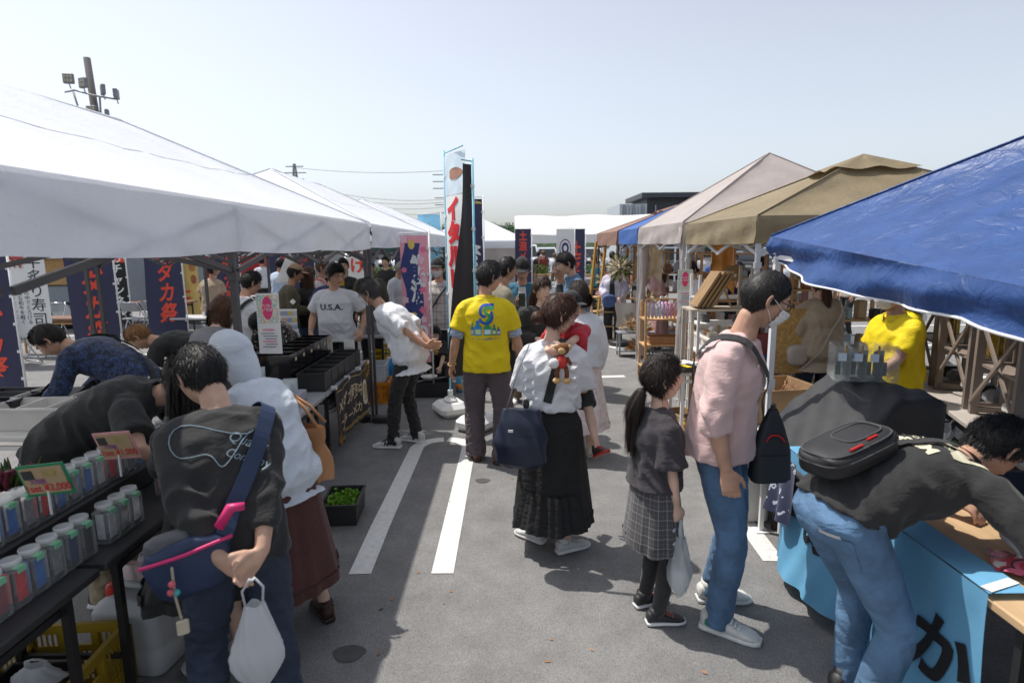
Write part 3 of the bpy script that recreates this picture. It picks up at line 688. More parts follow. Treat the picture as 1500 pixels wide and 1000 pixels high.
def bvh_of(o):
 V = mverts(o.data); F = [tuple(p.vertices) for p in o.data.polygons]; return BVHTree.FromPolygons([tuple(v) for v in V], F)
def surf_fn(Pn, origin, ux, uy, look, lift=.004, obj=None):
 """(u,v) in metres on a plane at origin (person frame) cast along look onto the garment"""
 bv = bvh_of(obj or Pn.top); o = Vector(origin); ux = Vector(ux).normalized(); uy = Vector(uy).normalized(); lk = Vector(look).normalized()
 def fn(u, v, w=0):
  q = o + ux * u + uy * v; h = bv.ray_cast(q - lk * .5, lk)
  if h[0] is None: h = bv.find_nearest(q)
  return h[0] - lk * (lift + w)
 return fn
def strap_loop(Pn, c, e1, e2, width, m, name, parent, a0=0, a1=360, lift=.006, n=48, objs=None, thick=.003):
 """ribbon lying on the garment in the plane c + cos*e1 + sin*e2 (person frame)"""
 bv = [bvh_of(o) for o in (objs or [Pn.top])]; c = Vector(c); e1 = Vector(e1).normalized(); e2 = Vector(e2); e2 = (e2 - e1 * e1.dot(e2)).normalized(); nn = e1.cross(e2)
 rs = []
 for i in range(n + 1):
  a = R(a0 + (a1 - a0) * i / n); d = e1 * math.cos(a) + e2 * math.sin(a); best = 0.05
  for b_ in bv:
   for off in (-.4, 0, .4):
    h = b_.ray_cast(c + nn * width * off + d * 1.2, -d)
    if h[0] is not None: best = max(best, (h[0] - c - nn * width * off).dot(d))
  rs.append(best)
 rs = [max(rs[max(0, i - 1)], rs[i], rs[min(n, i + 1)]) for i in range(n + 1)]
 rs = [(rs[max(0, i - 1)] + rs[i] + rs[min(n, i + 1)]) / 3 + lift for i in range(n + 1)]
 b_ = MB(); ctr = []
 for i in range(n + 1):
  a = R(a0 + (a1 - a0) * i / n); d = e1 * math.cos(a) + e2 * math.sin(a); ctr.append(c + d * rs[i])
 for i in range(n):
  a = R(a0 + (a1 - a0) * i / n); d0 = e1 * math.cos(a) + e2 * math.sin(a); a = R(a0 + (a1 - a0) * (i + 1) / n); d1 = e1 * math.cos(a) + e2 * math.sin(a)
  p, q = ctr[i], ctr[i + 1]; w = nn * width / 2
  V = [p - w, p + w, q + w, q - w, p - w + d0 * thick, p + w + d0 * thick, q + w + d1 * thick, q - w + d1 * thick]
  b_.add(V, [(3, 2, 1, 0), (4, 5, 6, 7), (0, 4, 7, 3), (1, 2, 6, 5)])
 o = b_.build(name, m, parent); return o, ctr
# ------------------------------------------------------------------ ground and markings
def asphalt():
 m = mat('asphalt', (.15, .148, .145), .9, var=.0, scale=3); nt = m.node_tree; L = nt.links; b = nt.nodes['Principled BSDF']
 tc = nd(nt, 'ShaderNodeTexCoord')
 def nz(sc, det, r=.6):
  n = nd(nt, 'ShaderNodeTexNoise'); n.inputs['Scale'].default_value = sc; n.inputs['Detail'].default_value = det; n.inputs['Roughness'].default_value = r; L.new(tc.outputs['Object'], n.inputs['Vector']); return n
 v = nd(nt, 'ShaderNodeTexVoronoi'); v.inputs['Scale'].default_value = 240; L.new(tc.outputs['Object'], v.inputs['Vector'])
 r1 = nd(nt, 'ShaderNodeValToRGB'); e = r1.color_ramp.elements; e[0].position = 0; e[0].color = (.125, .123, .121, 1); e[1].position = 1; e[1].color = (.265, .26, .255, 1)
 k = e.new(.5); k.color = (.195, .192, .188, 1)
 L.new(v.outputs['Color'], r1.inputs[0])
 big = nz(.55, 6); mid = nz(5, 5)
 ad = nd(nt, 'ShaderNodeMath', operation='ADD'); L.new(big.outputs[0], ad.inputs[0]); L.new(mid.outputs[0], ad.inputs[1])
 mr = nd(nt, 'ShaderNodeMapRange'); mr.inputs[1].default_value = .7; mr.inputs[2].default_value = 1.35; mr.inputs[3].default_value = .74; mr.inputs[4].default_value = 1.20; L.new(ad.outputs[0], mr.inputs[0])
 hs = nd(nt, 'ShaderNodeHueSaturation'); L.new(r1.outputs[0], hs.inputs['Color']); L.new(mr.outputs[0], hs.inputs['Value'])
 st = nz(2.3, 3); rs = nd(nt, 'ShaderNodeMapRange'); rs.inputs[1].default_value = .69; rs.inputs[2].default_value = .76; L.new(st.outputs[0], rs.inputs[0])
 ms = nd(nt, 'ShaderNodeMath', operation='MULTIPLY'); ms.inputs[1].default_value = .35; L.new(rs.outputs[0], ms.inputs[0])
 mx = nd(nt, 'ShaderNodeMix', data_type='RGBA'); L.new(ms.outputs[0], mx.inputs[0]); L.new(hs.outputs[0], mx.inputs[6]); mx.inputs[7].default_value = (.09, .075, .06, 1)
 L.new(mx.outputs[2], b.inputs['Base Color'])
 bp = nd(nt, 'ShaderNodeBump'); bp.inputs['Strength'].default_value = .6; bp.inputs['Distance'].default_value = .004
 L.new(v.outputs['Distance'], bp.inputs['Height']); L.new(bp.outputs[0], b.inputs['Normal']); return m
b_ = MB(); b_.grid(lambda u, v: (-700 + 1400 * u, -60 + 1400 * v, 0), 8, 8); tag(b_.build('ground', asphalt()), kind='structure')
def line_mat():
 m = mat('road_paint', (.62, .62, .60), .75, var=.10, scale=30, bump=.5, bscale=170); nt = m.node_tree; L = nt.links; b = nt.nodes['Principled BSDF']
 tc = nd(nt, 'ShaderNodeTexCoord'); n = nd(nt, 'ShaderNodeTexNoise'); n.inputs['Scale'].default_value = 48; n.inputs['Detail'].default_value = 8; n.inputs['Roughness'].default_value = .75; L.new(tc.outputs['Object'], n.inputs['Vector'])
 r = nd(nt, 'ShaderNodeMapRange'); r.inputs[1].default_value = .30; r.inputs[2].default_value = .40; L.new(n.outputs[0], r.inputs[0]); L.new(r.outputs[0], b.inputs['Alpha']); return m
def ribbon(pts, w, z=.004, name='parking_line'):
 P = [Vector((p[0], p[1], z)) for p in pts]; V = []; F = []
 for i, p in enumerate(P):
  t = (P[min(i + 1, len(P) - 1)] - P[max(i - 1, 0)]).normalized(); n = Vector((-t.y, t.x, 0)) * w / 2; V += [p - n, p + n]
 for i in range(len(P) - 1): F.append((2 * i, 2 * i + 2, 2 * i + 3, 2 * i + 1))
 return tag(MB().add(V, F).build(name, line_mat()), kind='structure')
def arc(c, r, a0, a1, n=12): return [(c[0] + r * math.cos(R(a0 + (a1 - a0) * i / n)), c[1] + r * math.sin(R(a0 + (a1 - a0) * i / n))) for i in range(n + 1)]
pa, pb = G(527, 841), G(648, 840); xl, xr = pa.x - .01, pb.x; ytop = G(650, 643).y - .02; rad = (xr - xl) / 2 - .0; xm = (xl + xr) / 2
ribbon([(pa.x, pa.y), (xl, pa.y + .6)] + [(xl, ytop - rad)] + arc((xm, ytop - rad), rad, 180, 94)[1:], .13)
ribbon([(pb.x, pb.y), (xr, ytop - rad)] + arc((xm, ytop - rad), rad, 0, 84)[1:], .13)
q0, q1 = G(560, 562), G(915, 551); ribbon([(q0.x, q0.y), (q1.x, q1.y)], .13)
q0, q1 = G(1134, 822), G(1100, 770); ribbon([(q0.x, q0.y), (q1.x, q1.y + .5)], .13)
q0 = G(868, 482); ribbon([(q0.x, q0.y), (q0.x + .02, 10.9)] + arc((q0.x + .4, 10.9), .38, 180, 270) + [(q0.x + .9, 10.52)], .14)
for i in range(9): ribbon([(-15.5 + i * .05, 7.5 + i * 2.6), (-6.6, 7.9 + i * 2.6)], .13)
for i in range(7): ribbon([(6.5, 8 + i * 2.6), (16, 8 + i * 2.6)], .13)
for i in range(6): ribbon([(6.5, 30 + i * 2.6), (16, 30 + i * 2.6)], .13)
dk = mat('patch', (.07, .068, .066), .85, var=.25, scale=14, bump=.4, bscale=120)
for (px, py, rx, ry, rr) in ((511, 957, .075, .06, 0), (707, 704, .06, .05, 0)):
 c = G(px, py); b_ = MB(); n = 24; V = [(c.x + rx * math.cos(t) * (1 + .12 * math.sin(3 * t)), c.y + ry * math.sin(t), .003) for t in np.linspace(0, 6.283, n, endpoint=False)]; b_.add(V, [tuple(range(n))]); tag(b_.build('asphalt_stain', dk), kind='structure')
leafm = mat('dry_leaf', (.30, .16, .08), .8); b_ = MB()
for i in range(42):
 px, py = random.uniform(520, 1150), random.uniform(660, 990); c = G(px, py); a = random.uniform(0, 6.3); l = random.uniform(.006, .02); w = l * random.uniform(.2, .5)
 ca, sa = math.cos(a), math.sin(a); b_.add([(c.x + ca * l, c.y + sa * l, .006), (c.x - sa * w, c.y + ca * w, .010), (c.x - ca * l, c.y - sa * l, .005), (c.x + sa * w, c.y - ca * w, .004)], [(0, 1, 2, 3)])
tag(b_.build('leaf_litter', leafm), 'tiny dry brown leaf scraps scattered over the asphalt', 'litter', kind='stuff')

# ------------------------------------------------------------------ pop-up canopies
FRAME = mat('canopy_frame', (.075, .072, .074), .45, var=.1); SILV = mat('canopy_frame_silver', (.62, .63, .65), .35, metal=.6, var=.08); WHF = mat('canopy_frame_white', (.75, .75, .74), .45, var=.05)
def tent(label, x0, x1, y0, y1, ze, zr, yr, m, fm, nl=2, val=.25, vsag=.03, seams=None, wr=.012, sag=.10, cx=None, skip_legs=(), legw=.034, vent=False, group=None, trim=None, sides='WESN', zoff=None, truss=True, vwave=.012, tlow=.30):
 """x0..x1 / y0..y1 eaves, ridge at height zr from yr[0] to yr[1]"""
 xm = (x0 + x1) / 2 if cx is None else cx; root = empty('canopy_tent', (xm, (y0 + y1) / 2, 0), label, 'tent', group); o_ = Vector((xm, (y0 + y1) / 2, 0))
 zf = zoff or (lambda x, y: 0.0)
 def E_(x, y): return Vector((x, y, ze + zf(x, y)))
 A, B, C, Dv = E_(x0, y0), E_(x1, y0), E_(x1, y1), E_(x0, y1); r0, r1 = Vector((xm, yr[0], zr)), Vector((xm, yr[1], zr))
 quads = {'S': (A, B, r0, r0), 'E': (B, C, r1, r0), 'N': (C, Dv, r1, r1), 'W': (Dv, A, r0, r1)}
 sd = random.random() * 50
 for k, (a, b, c, d) in quads.items():
  L_ = (b - a).length; nrm = (b - a).cross(d - a).normalized()
  def fn(u, v, a=a, b=b, c=c, d=d, L_=L_, nrm=nrm):
   p = (a * (1 - u) + b * u) * (1 - v) + (d * (1 - u) + c * u) * v; s_ = math.sin(math.pi * u)
   p = p - Vector((0, 0, sag * math.sin(math.pi * v) * (s_ ** .5 if s_ > 0 else 0) * .8))
   q = (p.x * 1.3 + p.y * 2.1 + sd); ed = min(1, s_ * 3) * min(1, v * 8) * min(1, (1 - v) * 6 + .1)
   w_ = math.sin(q * 6 + math.sin(p.y * 5 + p.x * 3) * 1.5) * .5 + math.sin(p.x * 9 - p.y * 13 + math.sin(p.z * 20) + sd) * .35 + math.sin((p.x + p.y) * 27 + sd * 2 + math.sin(p.y * 11) * 2) * .15
   return p + nrm * wr * w_ * ed - o_
  MB().grid(fn, 40, 22).build('roof_panel', m, root, True)
  if k in sides:
   n_out = Vector(((b - a).y, -(b - a).x, 0)).normalized(); nw = max(1, round(L_ / 1.5))
   def vf(u, v, a=a, b=b, L_=L_, n_out=n_out, nw=nw):
    p = a * (1 - u) + b * u; h = val + vsag * math.sin(math.pi * ((u * nw) % 1 if u < 1 else 0)) * .6 * v
    wv = vwave * math.sin(u * L_ * 7 + sd) * v + vwave * .6 * math.sin(u * L_ * 17 + sd * 2 + v * 3) * v + vwave * .8 * math.sin(u * L_ * 4 + v * 5)*min(1,v*2)
    return p + Vector((0, 0, -h * v)) + n_out * (.006 + wv + .01 * v) - o_
   vo = MB().grid(vf, int(L_ * 16), 7).build('valance', m, root, True)
   if trim: MB().tube([vf(i / 60, 1) for i in range(61)], .006, 6).build('hem', trim, vo, True)
  MB().tube([fn(0, i / 14) + Vector((0, 0, .006)) for i in range(15)], .006, 6).build('seam', m, root, True)
  if seams and k in 'WE':
   MB().tube([fn(i / 30, seams) + nrm * .001 for i in range(31)], .0025, 6).build('seam', m, root, True)
 if yr[1] - yr[0] > .05: MB().tube([(0, yr[0] - o_.y, zr + .004), (0, (yr[0]+yr[1])/2 - o_.y, zr - .02), (0, yr[1] - o_.y, zr + .004)], .012, 6).build('seam', m, root, True)
 if vent:
  def vfn(u, v):
   a_ = u * 2 * math.pi; q = max(abs(math.cos(a_)), abs(math.sin(a_))); k_ = 1 - v; rx, ry = (x1 - x0) * .14 * k_, (y1 - y0) * .14 * k_
   return Vector((math.cos(a_) / q * rx, (yr[0] + yr[1]) / 2 - o_.y + math.sin(a_) / q * ry, zr - (zr - ze) * .27 * k_ + .025 + .015 * math.sin(a_ * 7) * k_))
  MB().grid(vfn, 48, 6, 0, True).build('vent_cap', m, root, True)
 ys = [y0 + (y1 - y0) * i / (nl - 1) for i in range(nl)]; P = {}
 ins = .03
 for i, y in enumerate(ys):
  for j, x in enumerate((x0 + ins, x1 - ins)):
   yy = min(max(y, y0 + ins), y1 - ins); zt = ze + zf(x, yy) - .02
   P[(i, j)] = Vector((x, yy, zt)) - o_
   if (i, j) in skip_legs: continue
   b = MB(); xx, y_ = x - o_.x, yy - o_.y
   b.bar((xx, y_, .012), (xx, y_, 1.25), legw * .78); b.bar((xx, y_, 1.0), (xx, y_, zt), legw); b.box((xx, y_, 1.0), (legw * 1.5, legw * 1.35, .07)); b.box((xx, y_, zt - .05), (legw * 1.6, legw * 1.6, .07)); b.box((xx, y_, zt - .38), (legw * 1.5, legw * 1.5, .05))
   lg = b.build('leg', fm, root); MB().box((xx, y_, .006), (.085, .085, .012)).build('foot_plate', fm, lg)
 if truss:
  def scissor(p, q, n, top=.04, low=.38):
   for t in range(n):
    a = p + (q - p) * t / n; b = p + (q - p) * (t + 1) / n
    MB().bar(a - Vector((0, 0, top)), b - Vector((0, 0, low)), .016, .028).build('truss_bar', fm, root); off = Vector((.018, .018, 0))
    MB().bar(a - Vector((0, 0, low)) + off, b - Vector((0, 0, top)) + off, .016, .028).build('truss_bar', fm, root)
  for i in range(nl - 1):
   for j in (0, 1): scissor(P[(i, j)], P[(i + 1, j)], 2, .03, tlow)
  for i in range(nl):
   if nl > 2 or True: scissor(P[(i, 0)], P[(i, 1)], 2 if (x1 - x0) < 2.6 else 4 if i in (0, nl - 1) else 2, .03, tlow)
  mid = Vector((0, (yr[0] + yr[1]) / 2 - o_.y, zr - .06));
  if yr[1] - yr[0] < .05: MB().bar(mid - Vector((0, 0, .45)), mid, .03).build('centre_pole', fm, root)
  else:
   MB().bar((0, yr[0] - o_.y, zr - .05), (0, yr[1] - o_.y, zr - .05), .022, .03).build('ridge_bar', fm, root)
   for yy in yr:
    for sx in (-1, 1): MB().bar((0, yy - o_.y, zr - .05), (sx * (x1 - x0) / 2 * .96, (y0 + ins if yy == yr[0] else y1 - ins) - o_.y, ze - .03), .02, .026).build('rafter', fm, root)
 return root
WHITE_T = mat('white_canopy', (.82, .84, .88), .55, var=.03, scale=2, bump=.6, bscale=16, transl=.30, bdist=.01, spec=.3)
gA = 'white double-length canopies over the fish stalls'
tA = tent('white ridge canopy over the tables of coloured display cups, black scissor frame', -4.5, -1.5, .25, 6.25, 2.13, 2.86, (1.7, 4.75), WHITE_T, FRAME, 3, .265, .03, .55, .008, .06, group=gA, sides='WESN', tlow=.35)
tB = tent('white ridge canopy beside the banner with pink blossoms', -4.5, -1.5, 6.36, 10.9, 2.13, 2.86, (7.6, 9.6), WHITE_T, FRAME, 3, .25, .02, .55, .008, .06, group=gA, tlow=.40)
tC = tent('white ridge canopy between the pink blossom banner and the green-roofed stall', -4.6, -1.55, 11.1, 17.0, 2.13, 2.86, (12.4, 15.4), WHITE_T, FRAME, 3, .25, .02, .55, .008, .06, group=gA, tlow=.40)
BLUE_T = mat('blue_canopy', (.032, .080, .24), .40, var=.14, scale=6, bump=.9, bscale=9, transl=.14, bdist=.016, spec=.45)
HEM = mat('white_hem', (.8, .8, .8), .7)
tent('glossy crumpled blue canopy with white hem over the black draped display', 1.60, 4.7, .45, 3.66, 1.92, 2.76, (2.1, 2.1), BLUE_T, WHF, 2, .15, .06, None, .022, .10, trim=HEM, group=None, zoff=lambda x, y: -.10 * (3.66 - y) * max(0, 4.7 - x) / 3.1, vwave=.03, sides='WSE', tlow=.10, skip_legs=((0, 0),))
OLIVE_T = mat('olive_canopy', (.27, .215, .13), .55, var=.10, scale=5, bump=.55, bscale=12, transl=.22, bdist=.012, spec=.4)
BEIGE_T = mat('beige_canopy', (.50, .445, .42), .6, var=.06, scale=4, bump=.45, bscale=13, transl=.28, bdist=.01, spec=.3)
BLUE2_T = mat('flat_blue_canopy', (.045, .13, .40), .55, var=.06, scale=4, bump=.2, bscale=12, transl=.2)
BROWN_T = mat('brown_canopy', (.30, .17, .125), .6, var=.06, scale=4, bump=.2, bscale=12, transl=.22)
tent('olive brown canopy with a vent cap, next to the pale beige canopy', 2.0, 4.85, 4.85, 6.85, 2.10, 2.70, (5.9, 5.9), OLIVE_T, SILV, 2, .22, .02, None, .014, .08, vent=True, vwave=.012)
tent('pale pinkish beige canopy with rolled side curtains', 2.0, 4.9, 6.95, 9.3, 2.13, 3.06, (8.1, 8.1), BEIGE_T, SILV, 2, .24, .02, None, .010, .06, vwave=.01)
tent('plain blue canopy between the pale beige and the reddish brown canopies', 2.0, 4.9, 9.4, 11.0, 2.13, 2.78, (10.1, 10.1), BLUE2_T, SILV, 2, .24, .01, None, .006, .06, vwave=.006)
tent('reddish brown canopy with a vent cap beside the flower stand', 2.0, 4.9, 11.2, 13.8, 2.13, 2.66, (12.5, 12.5), BROWN_T, FRAME, 2, .26, .01, None, .006, .05, vent=True, vwave=.006)
tent('low green canopy behind the white canopies', -4.3, -1.2, 18.2, 21.0, 2.0, 2.55, (19.6, 19.6), mat('green_canopy', (.02, .10, .085), .6, var=.06, transl=.2), FRAME, 2, .28, .01, None, .006, .05, truss=False)
# rolled side curtains of the beige canopy
for (x, y, lb) in ((2.06, 7.02, 'pinkish rolled curtain tied to the pole that carries the market notice'), (2.06, 9.22, 'pinkish curtain tied to the corner pole by the wooden shelf')):
 b_ = MB(); b_.tube([(x + .05 * math.sin(t * 7) * .3, y + .02, 2.08 - t * 1.95) for t in np.linspace(0, 1, 14)], [.075, .07, .065, .06, .05, .045, .04, .05, .055, .06, .06, .06, .055, .05], 12)
 o = b_.build('rolled_curtain', BEIGE_T, None, True); V = mverts(o.data); V[:, 0] += .012 * np.sin(np.arctan2(V[:, 1] - y, V[:, 0] - x) * 5); setv(o.data, V); tag(o, lb, 'curtain')
# white pavilion with walls, big white event marquee, dark building, hills
root = empty('walled_pavilion', (-.9, 21.5, 0), 'white pavilion with hanging side walls behind the navy banner', 'tent')
MB().add([(-2.2, -2, 2.05), (1.5, -2, 2.05), (1.5, 2, 2.05), (-2.2, 2, 2.05), (-.35, 0, 2.95)], [(0, 1, 4), (1, 2, 4), (2, 3, 4), (3, 0, 4)]).build('roof_panel', WHITE_T, root)
MB().grid(lambda u, v: (-2.2 + 3.7 * u, -2.01, 2.05 - .25 * v), 10, 1).build('valance', WHITE_T, root); MB().grid(lambda u, v: (1.51, -2 + 4 * u, 2.05 - .25 * v), 10, 1).build('valance', WHITE_T, root)
MB().grid(lambda u, v: (-2.1 + 3.5 * u, -1.95 + .03 * math.sin(u * 40), 1.9 - 1.85 * v), 60, 2).build('side_wall', BEIGE_T, root); MB().grid(lambda u, v: (1.42 + .03 * math.sin(u * 40), -1.9 + 3.8 * u, 1.9 - 1.85 * v), 60, 2).build('side_wall', BEIGE_T, root)
for sx in (-2.15, 1.45):
 for sy in (-1.95, 1.95): MB().bar((sx, sy, 0), (sx, sy, 2.05), .05).build('leg', WHF, root)
root = empty('event_marquee', (5.2, 30, 0), 'long white gabled marquee roof beyond the two small flags', 'tent')
MW = mat('marquee', (.80, .80, .79), .5, var=.03, bump=.1, bscale=10, transl=.15)
MB().grid(lambda u, v: (-5 + 17 * u, -3 + 3.2 * v, 2.35 + 1.0 * v + .03 * math.sin(u * 34)), 40, 4).build('roof_panel', MW, root, True); MB().grid(lambda u, v: (-5 + 17 * u, 3.4 - 3.2 * v, 2.35 + 1.0 * v), 40, 4).build('roof_panel', MW, root, True)
MB().grid(lambda u, v: (-5 + 17 * u, -3.01, 2.35 - .33 * v - .05 * abs(math.sin(u * 20)) * v), 60, 2).build('valance', MW, root)
for i in range(8):
 for y in (-2.95, 3.3): MB().bar((-4.95 + i * 2.41, y, 0), (-4.95 + i * 2.41, y, 2.36), .06).build('leg', WHF, root)
# ------------------------------------------------------------------ far background
pa = D(905, 318, 62); pb = D(1046, 318, 62)
DKM = mat('dark_cladding', (.050, .058, .070), .5, var=.08); PALE = mat('pale_cladding', (.42, .46, .50), .5, var=.05)
root = empty('steel_building', (pa.x, 62, 0), 'dark steel building with pale ribbed end wall beyond the blue canopies', 'building')
for (px0, px1, t, m, nm, y) in ((908, 948, 299, PALE, 'ribbed_wall', 62), (948, 1300, 291, DKM, 'wall', 64)):
 a, b = D(px0, t, y), D(px1, t, y); MB().box(((a.x + b.x) / 2 - pa.x, y - 62 + 4, a.z / 2), (b.x - a.x, 8, a.z), 0).build(nm, m, root)
a, b = D(908, 299, 62), D(948, 299, 62)
for i in range(9): MB().box((a.x - pa.x + (b.x - a.x) * (i + .5) / 9, -.08, a.z / 2), ((b.x - a.x) / 20, .14, a.z - .1)).build('rib', mat('rib', (.25, .29, .33), .5) if i % 3 == 1 else PALE, root)
a, b = D(940, 291, 64), D(1310, 291, 64); MB().box(((a.x + b.x) / 2 - pa.x, 5, a.z + .25), (b.x - a.x + .6, 9, .5)).build('roof_edge', DKM, root); a = D(904, 295, 62)
MB().box((b.x - 7 - pa.x, .8, a.z - 1.0), (b.x - a.x, 1.0, .35)).build('canopy_beam', DKM, root)
for i in range(12): MB().box((D(960, 300, 64).x - pa.x + i * 2.2, 1.9, a.z - 1.0), (.12, .2, 1.4)).build('mullion', PALE, root)
# wooded hill
HIL = mat('hill_wood', (.050, .085, .045), .95, var=.5, scale=.35, bump=0)
def hill(y, x0, x1, zt, lab):
 b = MB(); n = 90; s0 = random.random() * 9
 def prof(u): return zt * (.30 + .55 * math.sin(math.pi * u) ** .6 + .10 * math.sin(u * 9 + s0) + .05 * math.sin(u * 31 + s0) + .03 * math.sin(u * 83) + .02 * math.sin(u * 190 + s0))
 b.grid(lambda u, v: (x0 + (x1 - x0) * u + random.uniform(-.5, .5), y + 40 * v, prof(u) * math.sin(v * math.pi / 2) ** .7 * (1 + .03 * random.uniform(-1, 1))), n, 10)
 o = b.build('hills', HIL, None, True); tag(o, lab, kind='structure'); return o
a, b = D(560, 345, 420), D(960, 345, 420); hill(420, a.x, b.x, 22, 'low wooded hill')
a, b = D(-500, 345, 520), D(700, 345, 520); hill(520, a.x, b.x, 9, 'low wooded hill')
a, b = D(900, 345, 500), D(2100, 345, 500); hill(500, a.x, b.x, 14, 'low wooded hill')
# leaf clump trees and hedges
def leaves(n, fn, size, rng=RNG):
 c = np.array([fn() for _ in range(n)]); nv = rng.normal(size=(n, 3)); nv /= np.linalg.norm(nv, axis=1)[:, None]; t = np.cross(nv, rng.normal(size=(n, 3))); t /= np.linalg.norm(t, axis=1)[:, None]; b2 = np.cross(nv, t)
 sz = size * rng.uniform(.6, 1.3, (n, 1)); V = np.stack([c - t * sz, c + b2 * sz * .5, c + t * sz, c - b2 * sz * .5], 1).reshape(-1, 3)
 return V, [(4 * i, 4 * i + 1, 4 * i + 2, 4 * i + 3) for i in range(n)]
LEAF = mat('leaf_green', (.075, .135, .028), .6, var=.45, scale=9, transl=.25); LEAF2 = mat('leaf_yellowgreen', (.16, .19, .03), .6, var=.4, scale=9, transl=.25); LEAF3 = mat('leaf_dark', (.03, .07, .022), .65, var=.4, scale=5, transl=.15)
BARK = mat('bark', (.10, .07, .05), .9, var=.3, scale=20, bump=.4)
def bush(loc, w, d, h, m, label, group, n=900, cat='shrub', size=.06):
 root = empty('shrub', loc, label, cat, group); ph = [random.uniform(0, 6) for _ in range(4)]
 def fn():
  while True:
   p = np.array([random.uniform(-1, 1), random.uniform(-1, 1), random.uniform(0, 1)]); r = p[0] ** 2 + p[1] ** 2 + (p[2] * .9) ** 2
   if r < (.85 + .25 * math.sin(p[0] * 7 + ph[0]) * math.sin(p[1] * 6 + ph[1])) and (r > .3 or random.random() < .4): return p * np.array([w / 2, d / 2, h]) + np.array([0, 0, .06])
 V, F = leaves(n, fn, size); MB().add(V, F).build('foliage', m, root)
 for i in range(5): MB().tube([(0, 0, 0), (random.uniform(-.2, .2) * w, random.uniform(-.2, .2) * d, h * .6)], [.02, .008], 6).build('stem', BARK, root)
 return root
gh = 'clipped shrubs in front of the parked cars'
for i, (px, lb) in enumerate(((345, 'green shrub in front of the silver off-road car'), (358, 'green shrub in front of the silver off-road car'), (372, 'green shrub in front of the silver off-road car'), (388, 'green shrub in front of the silver off-road car'), (408, 'green shrub in front of the dark van'), (424, 'green shrub in front of the dark van'), (522, 'yellow green shrub by the orange wheel stops'), (541, 'yellow green shrub by the orange wheel stops'), (556, 'yellow green shrub by the orange wheel stops'), (572, 'yellow green shrub by the orange wheel stops'), (600, 'yellow green shrub behind the green-roofed stall'), (625, 'yellow green shrub behind the green-roofed stall'))):
 p = D(px, 400, 29); bush((p.x, 29 + random.uniform(-.3, .3), 0), random.uniform(.9, 1.3) * (1 if px < 500 else .85), .9, random.uniform(.8, 1.15), LEAF2 if i % 2 else LEAF, lb, gh, 800)
OR = paint((.75, .33, .02), .6)
for i, px in enumerate((352, 410, 470, 560, 615)):
 p = D(px, 409, 27.2); o = MB().bbox((0, 0, .06), (1.0, .16, .12), .03).build('wheel_stop', OR, None, loc=(p.x, 27.2, 0)); tag(o, 'orange yellow wheel stop in front of the shrubs', 'wheel stop', 'wheel stops of the far car park')
def tree(loc, h, r, label, m=LEAF3, n=2600, size=.12):
 root = empty('tree', loc, label, 'tree', 'far trees'); cl = [(random.uniform(-.6, .6) * r, random.uniform(-.6, .6) * r, h * random.uniform(.45, .9), random.uniform(.3, .55) * r) for _ in range(14)]
 def fn():
  c = random.choice(cl); v = RNG.normal(size=3); v /= np.linalg.norm(v); return np.array(c[:3]) + v * c[3] * random.uniform(.6, 1) ** .5 * np.array([1, 1, .75])
 V, F = leaves(n, fn, size); MB().add(V, F).build('crown', m, root)
 MB().tube([(0, 0, 0), (.05, 0, h * .35), (0, .05, h * .7)], [.16, .11, .04], 8).build('trunk', BARK, root, True)
 for c in cl[:6]: MB().tube([(0, 0, h * .32), (c[0] * .5, c[1] * .5, h * .5), c[:3]], [.06, .04, .015], 6).build('limb', BARK, root, True)
for px, t, y, rr, lb in ((628, 331, 48, 2.2, 'small dark tree whose top shows above the white canopies'), (662, 330, 70, 2.6, 'dark tree beyond the walled pavilion'), (715, 326, 75, 3.2, 'broad dark tree by the low wooded hill'), (742, 330, 75, 3.0, 'dark tree next to the marquee end')):
 p = D(px, t, y); tree((p.x, y, 0), p.z, rr, lb)
# pylons, wires, floodlight mast
STEEL = mat('galvanised', (.30, .31, .33), .5, metal=.3, var=.1)
def pylon(px, pt, y, label):
 p = D(px, pt, y); h = p.z; root = empty('power_pylon', (p.x, y, 0), label, 'pylon'); w = h * .09
 for sx in (-1, 1):
  for sy in (-1, 1): MB().bar((sx * w, sy * w, 0), (sx * .25, sy * .25, h), .35).build('leg', STEEL, root)
 for k in range(12):
  z0, z1 = h * k / 12, h * (k + 1) / 12; w0, w1 = w + (.25 - w) * k / 12, w + (.25 - w) * (k + 1) / 12
  MB().bar((-w0, -w0, z0), (w1, -w1, z1), .2).build('brace', STEEL, root); MB().bar((w0, -w0, z0), (-w1, -w1, z1), .2).build('brace', STEEL, root)
 for z, l in ((.97, .10), (.90, .13), (.83, .10)): MB().bar((-h * l, 0, h * z), (h * l, 0, h * z), .35).build('cross_arm', STEEL, root)
 return root
pylon(431, 240, 240, 'lattice pylon rising behind the white canopies')
pc = D(652, 230, 55); root = empty('utility_pole', (pc.x, 55, 0), 'slender utility pole with many arms beside the tall banners', 'pole')
MB().tube([(0, 0, 0), (0, 0, pc.z)], [.16, .09], 10).build('mast', STEEL, root, True)
for k, (yy, l) in enumerate(((256, .9), (266, .9), (276, .9), (290, .8), (300, .8), (312, .7))):
 z = D(652, yy, 55).z; MB().bar((-l * 1.3, 0, z), (.3, 0, z), .08).build('cross_arm', STEEL, root)
for k, (ya, yb, xa) in enumerate(((285, 292, 505), (292, 296, 510), (300, 303, 515), (246, 250, 435), (308, 311, 560))):
 a, b = D(xa, ya, 58), D(652, yb, 55); b_ = MB(); b_.tube([a.lerp(b, t) - Vector((0, 0, 1.2 * t * (1 - t))) for t in np.linspace(0, 1, 12)], .022, 4); tag(b_.build('power_line', mat('cable', (.15, .15, .16), .6)), 'thin power line running to the utility pole', 'cable', 'power lines')
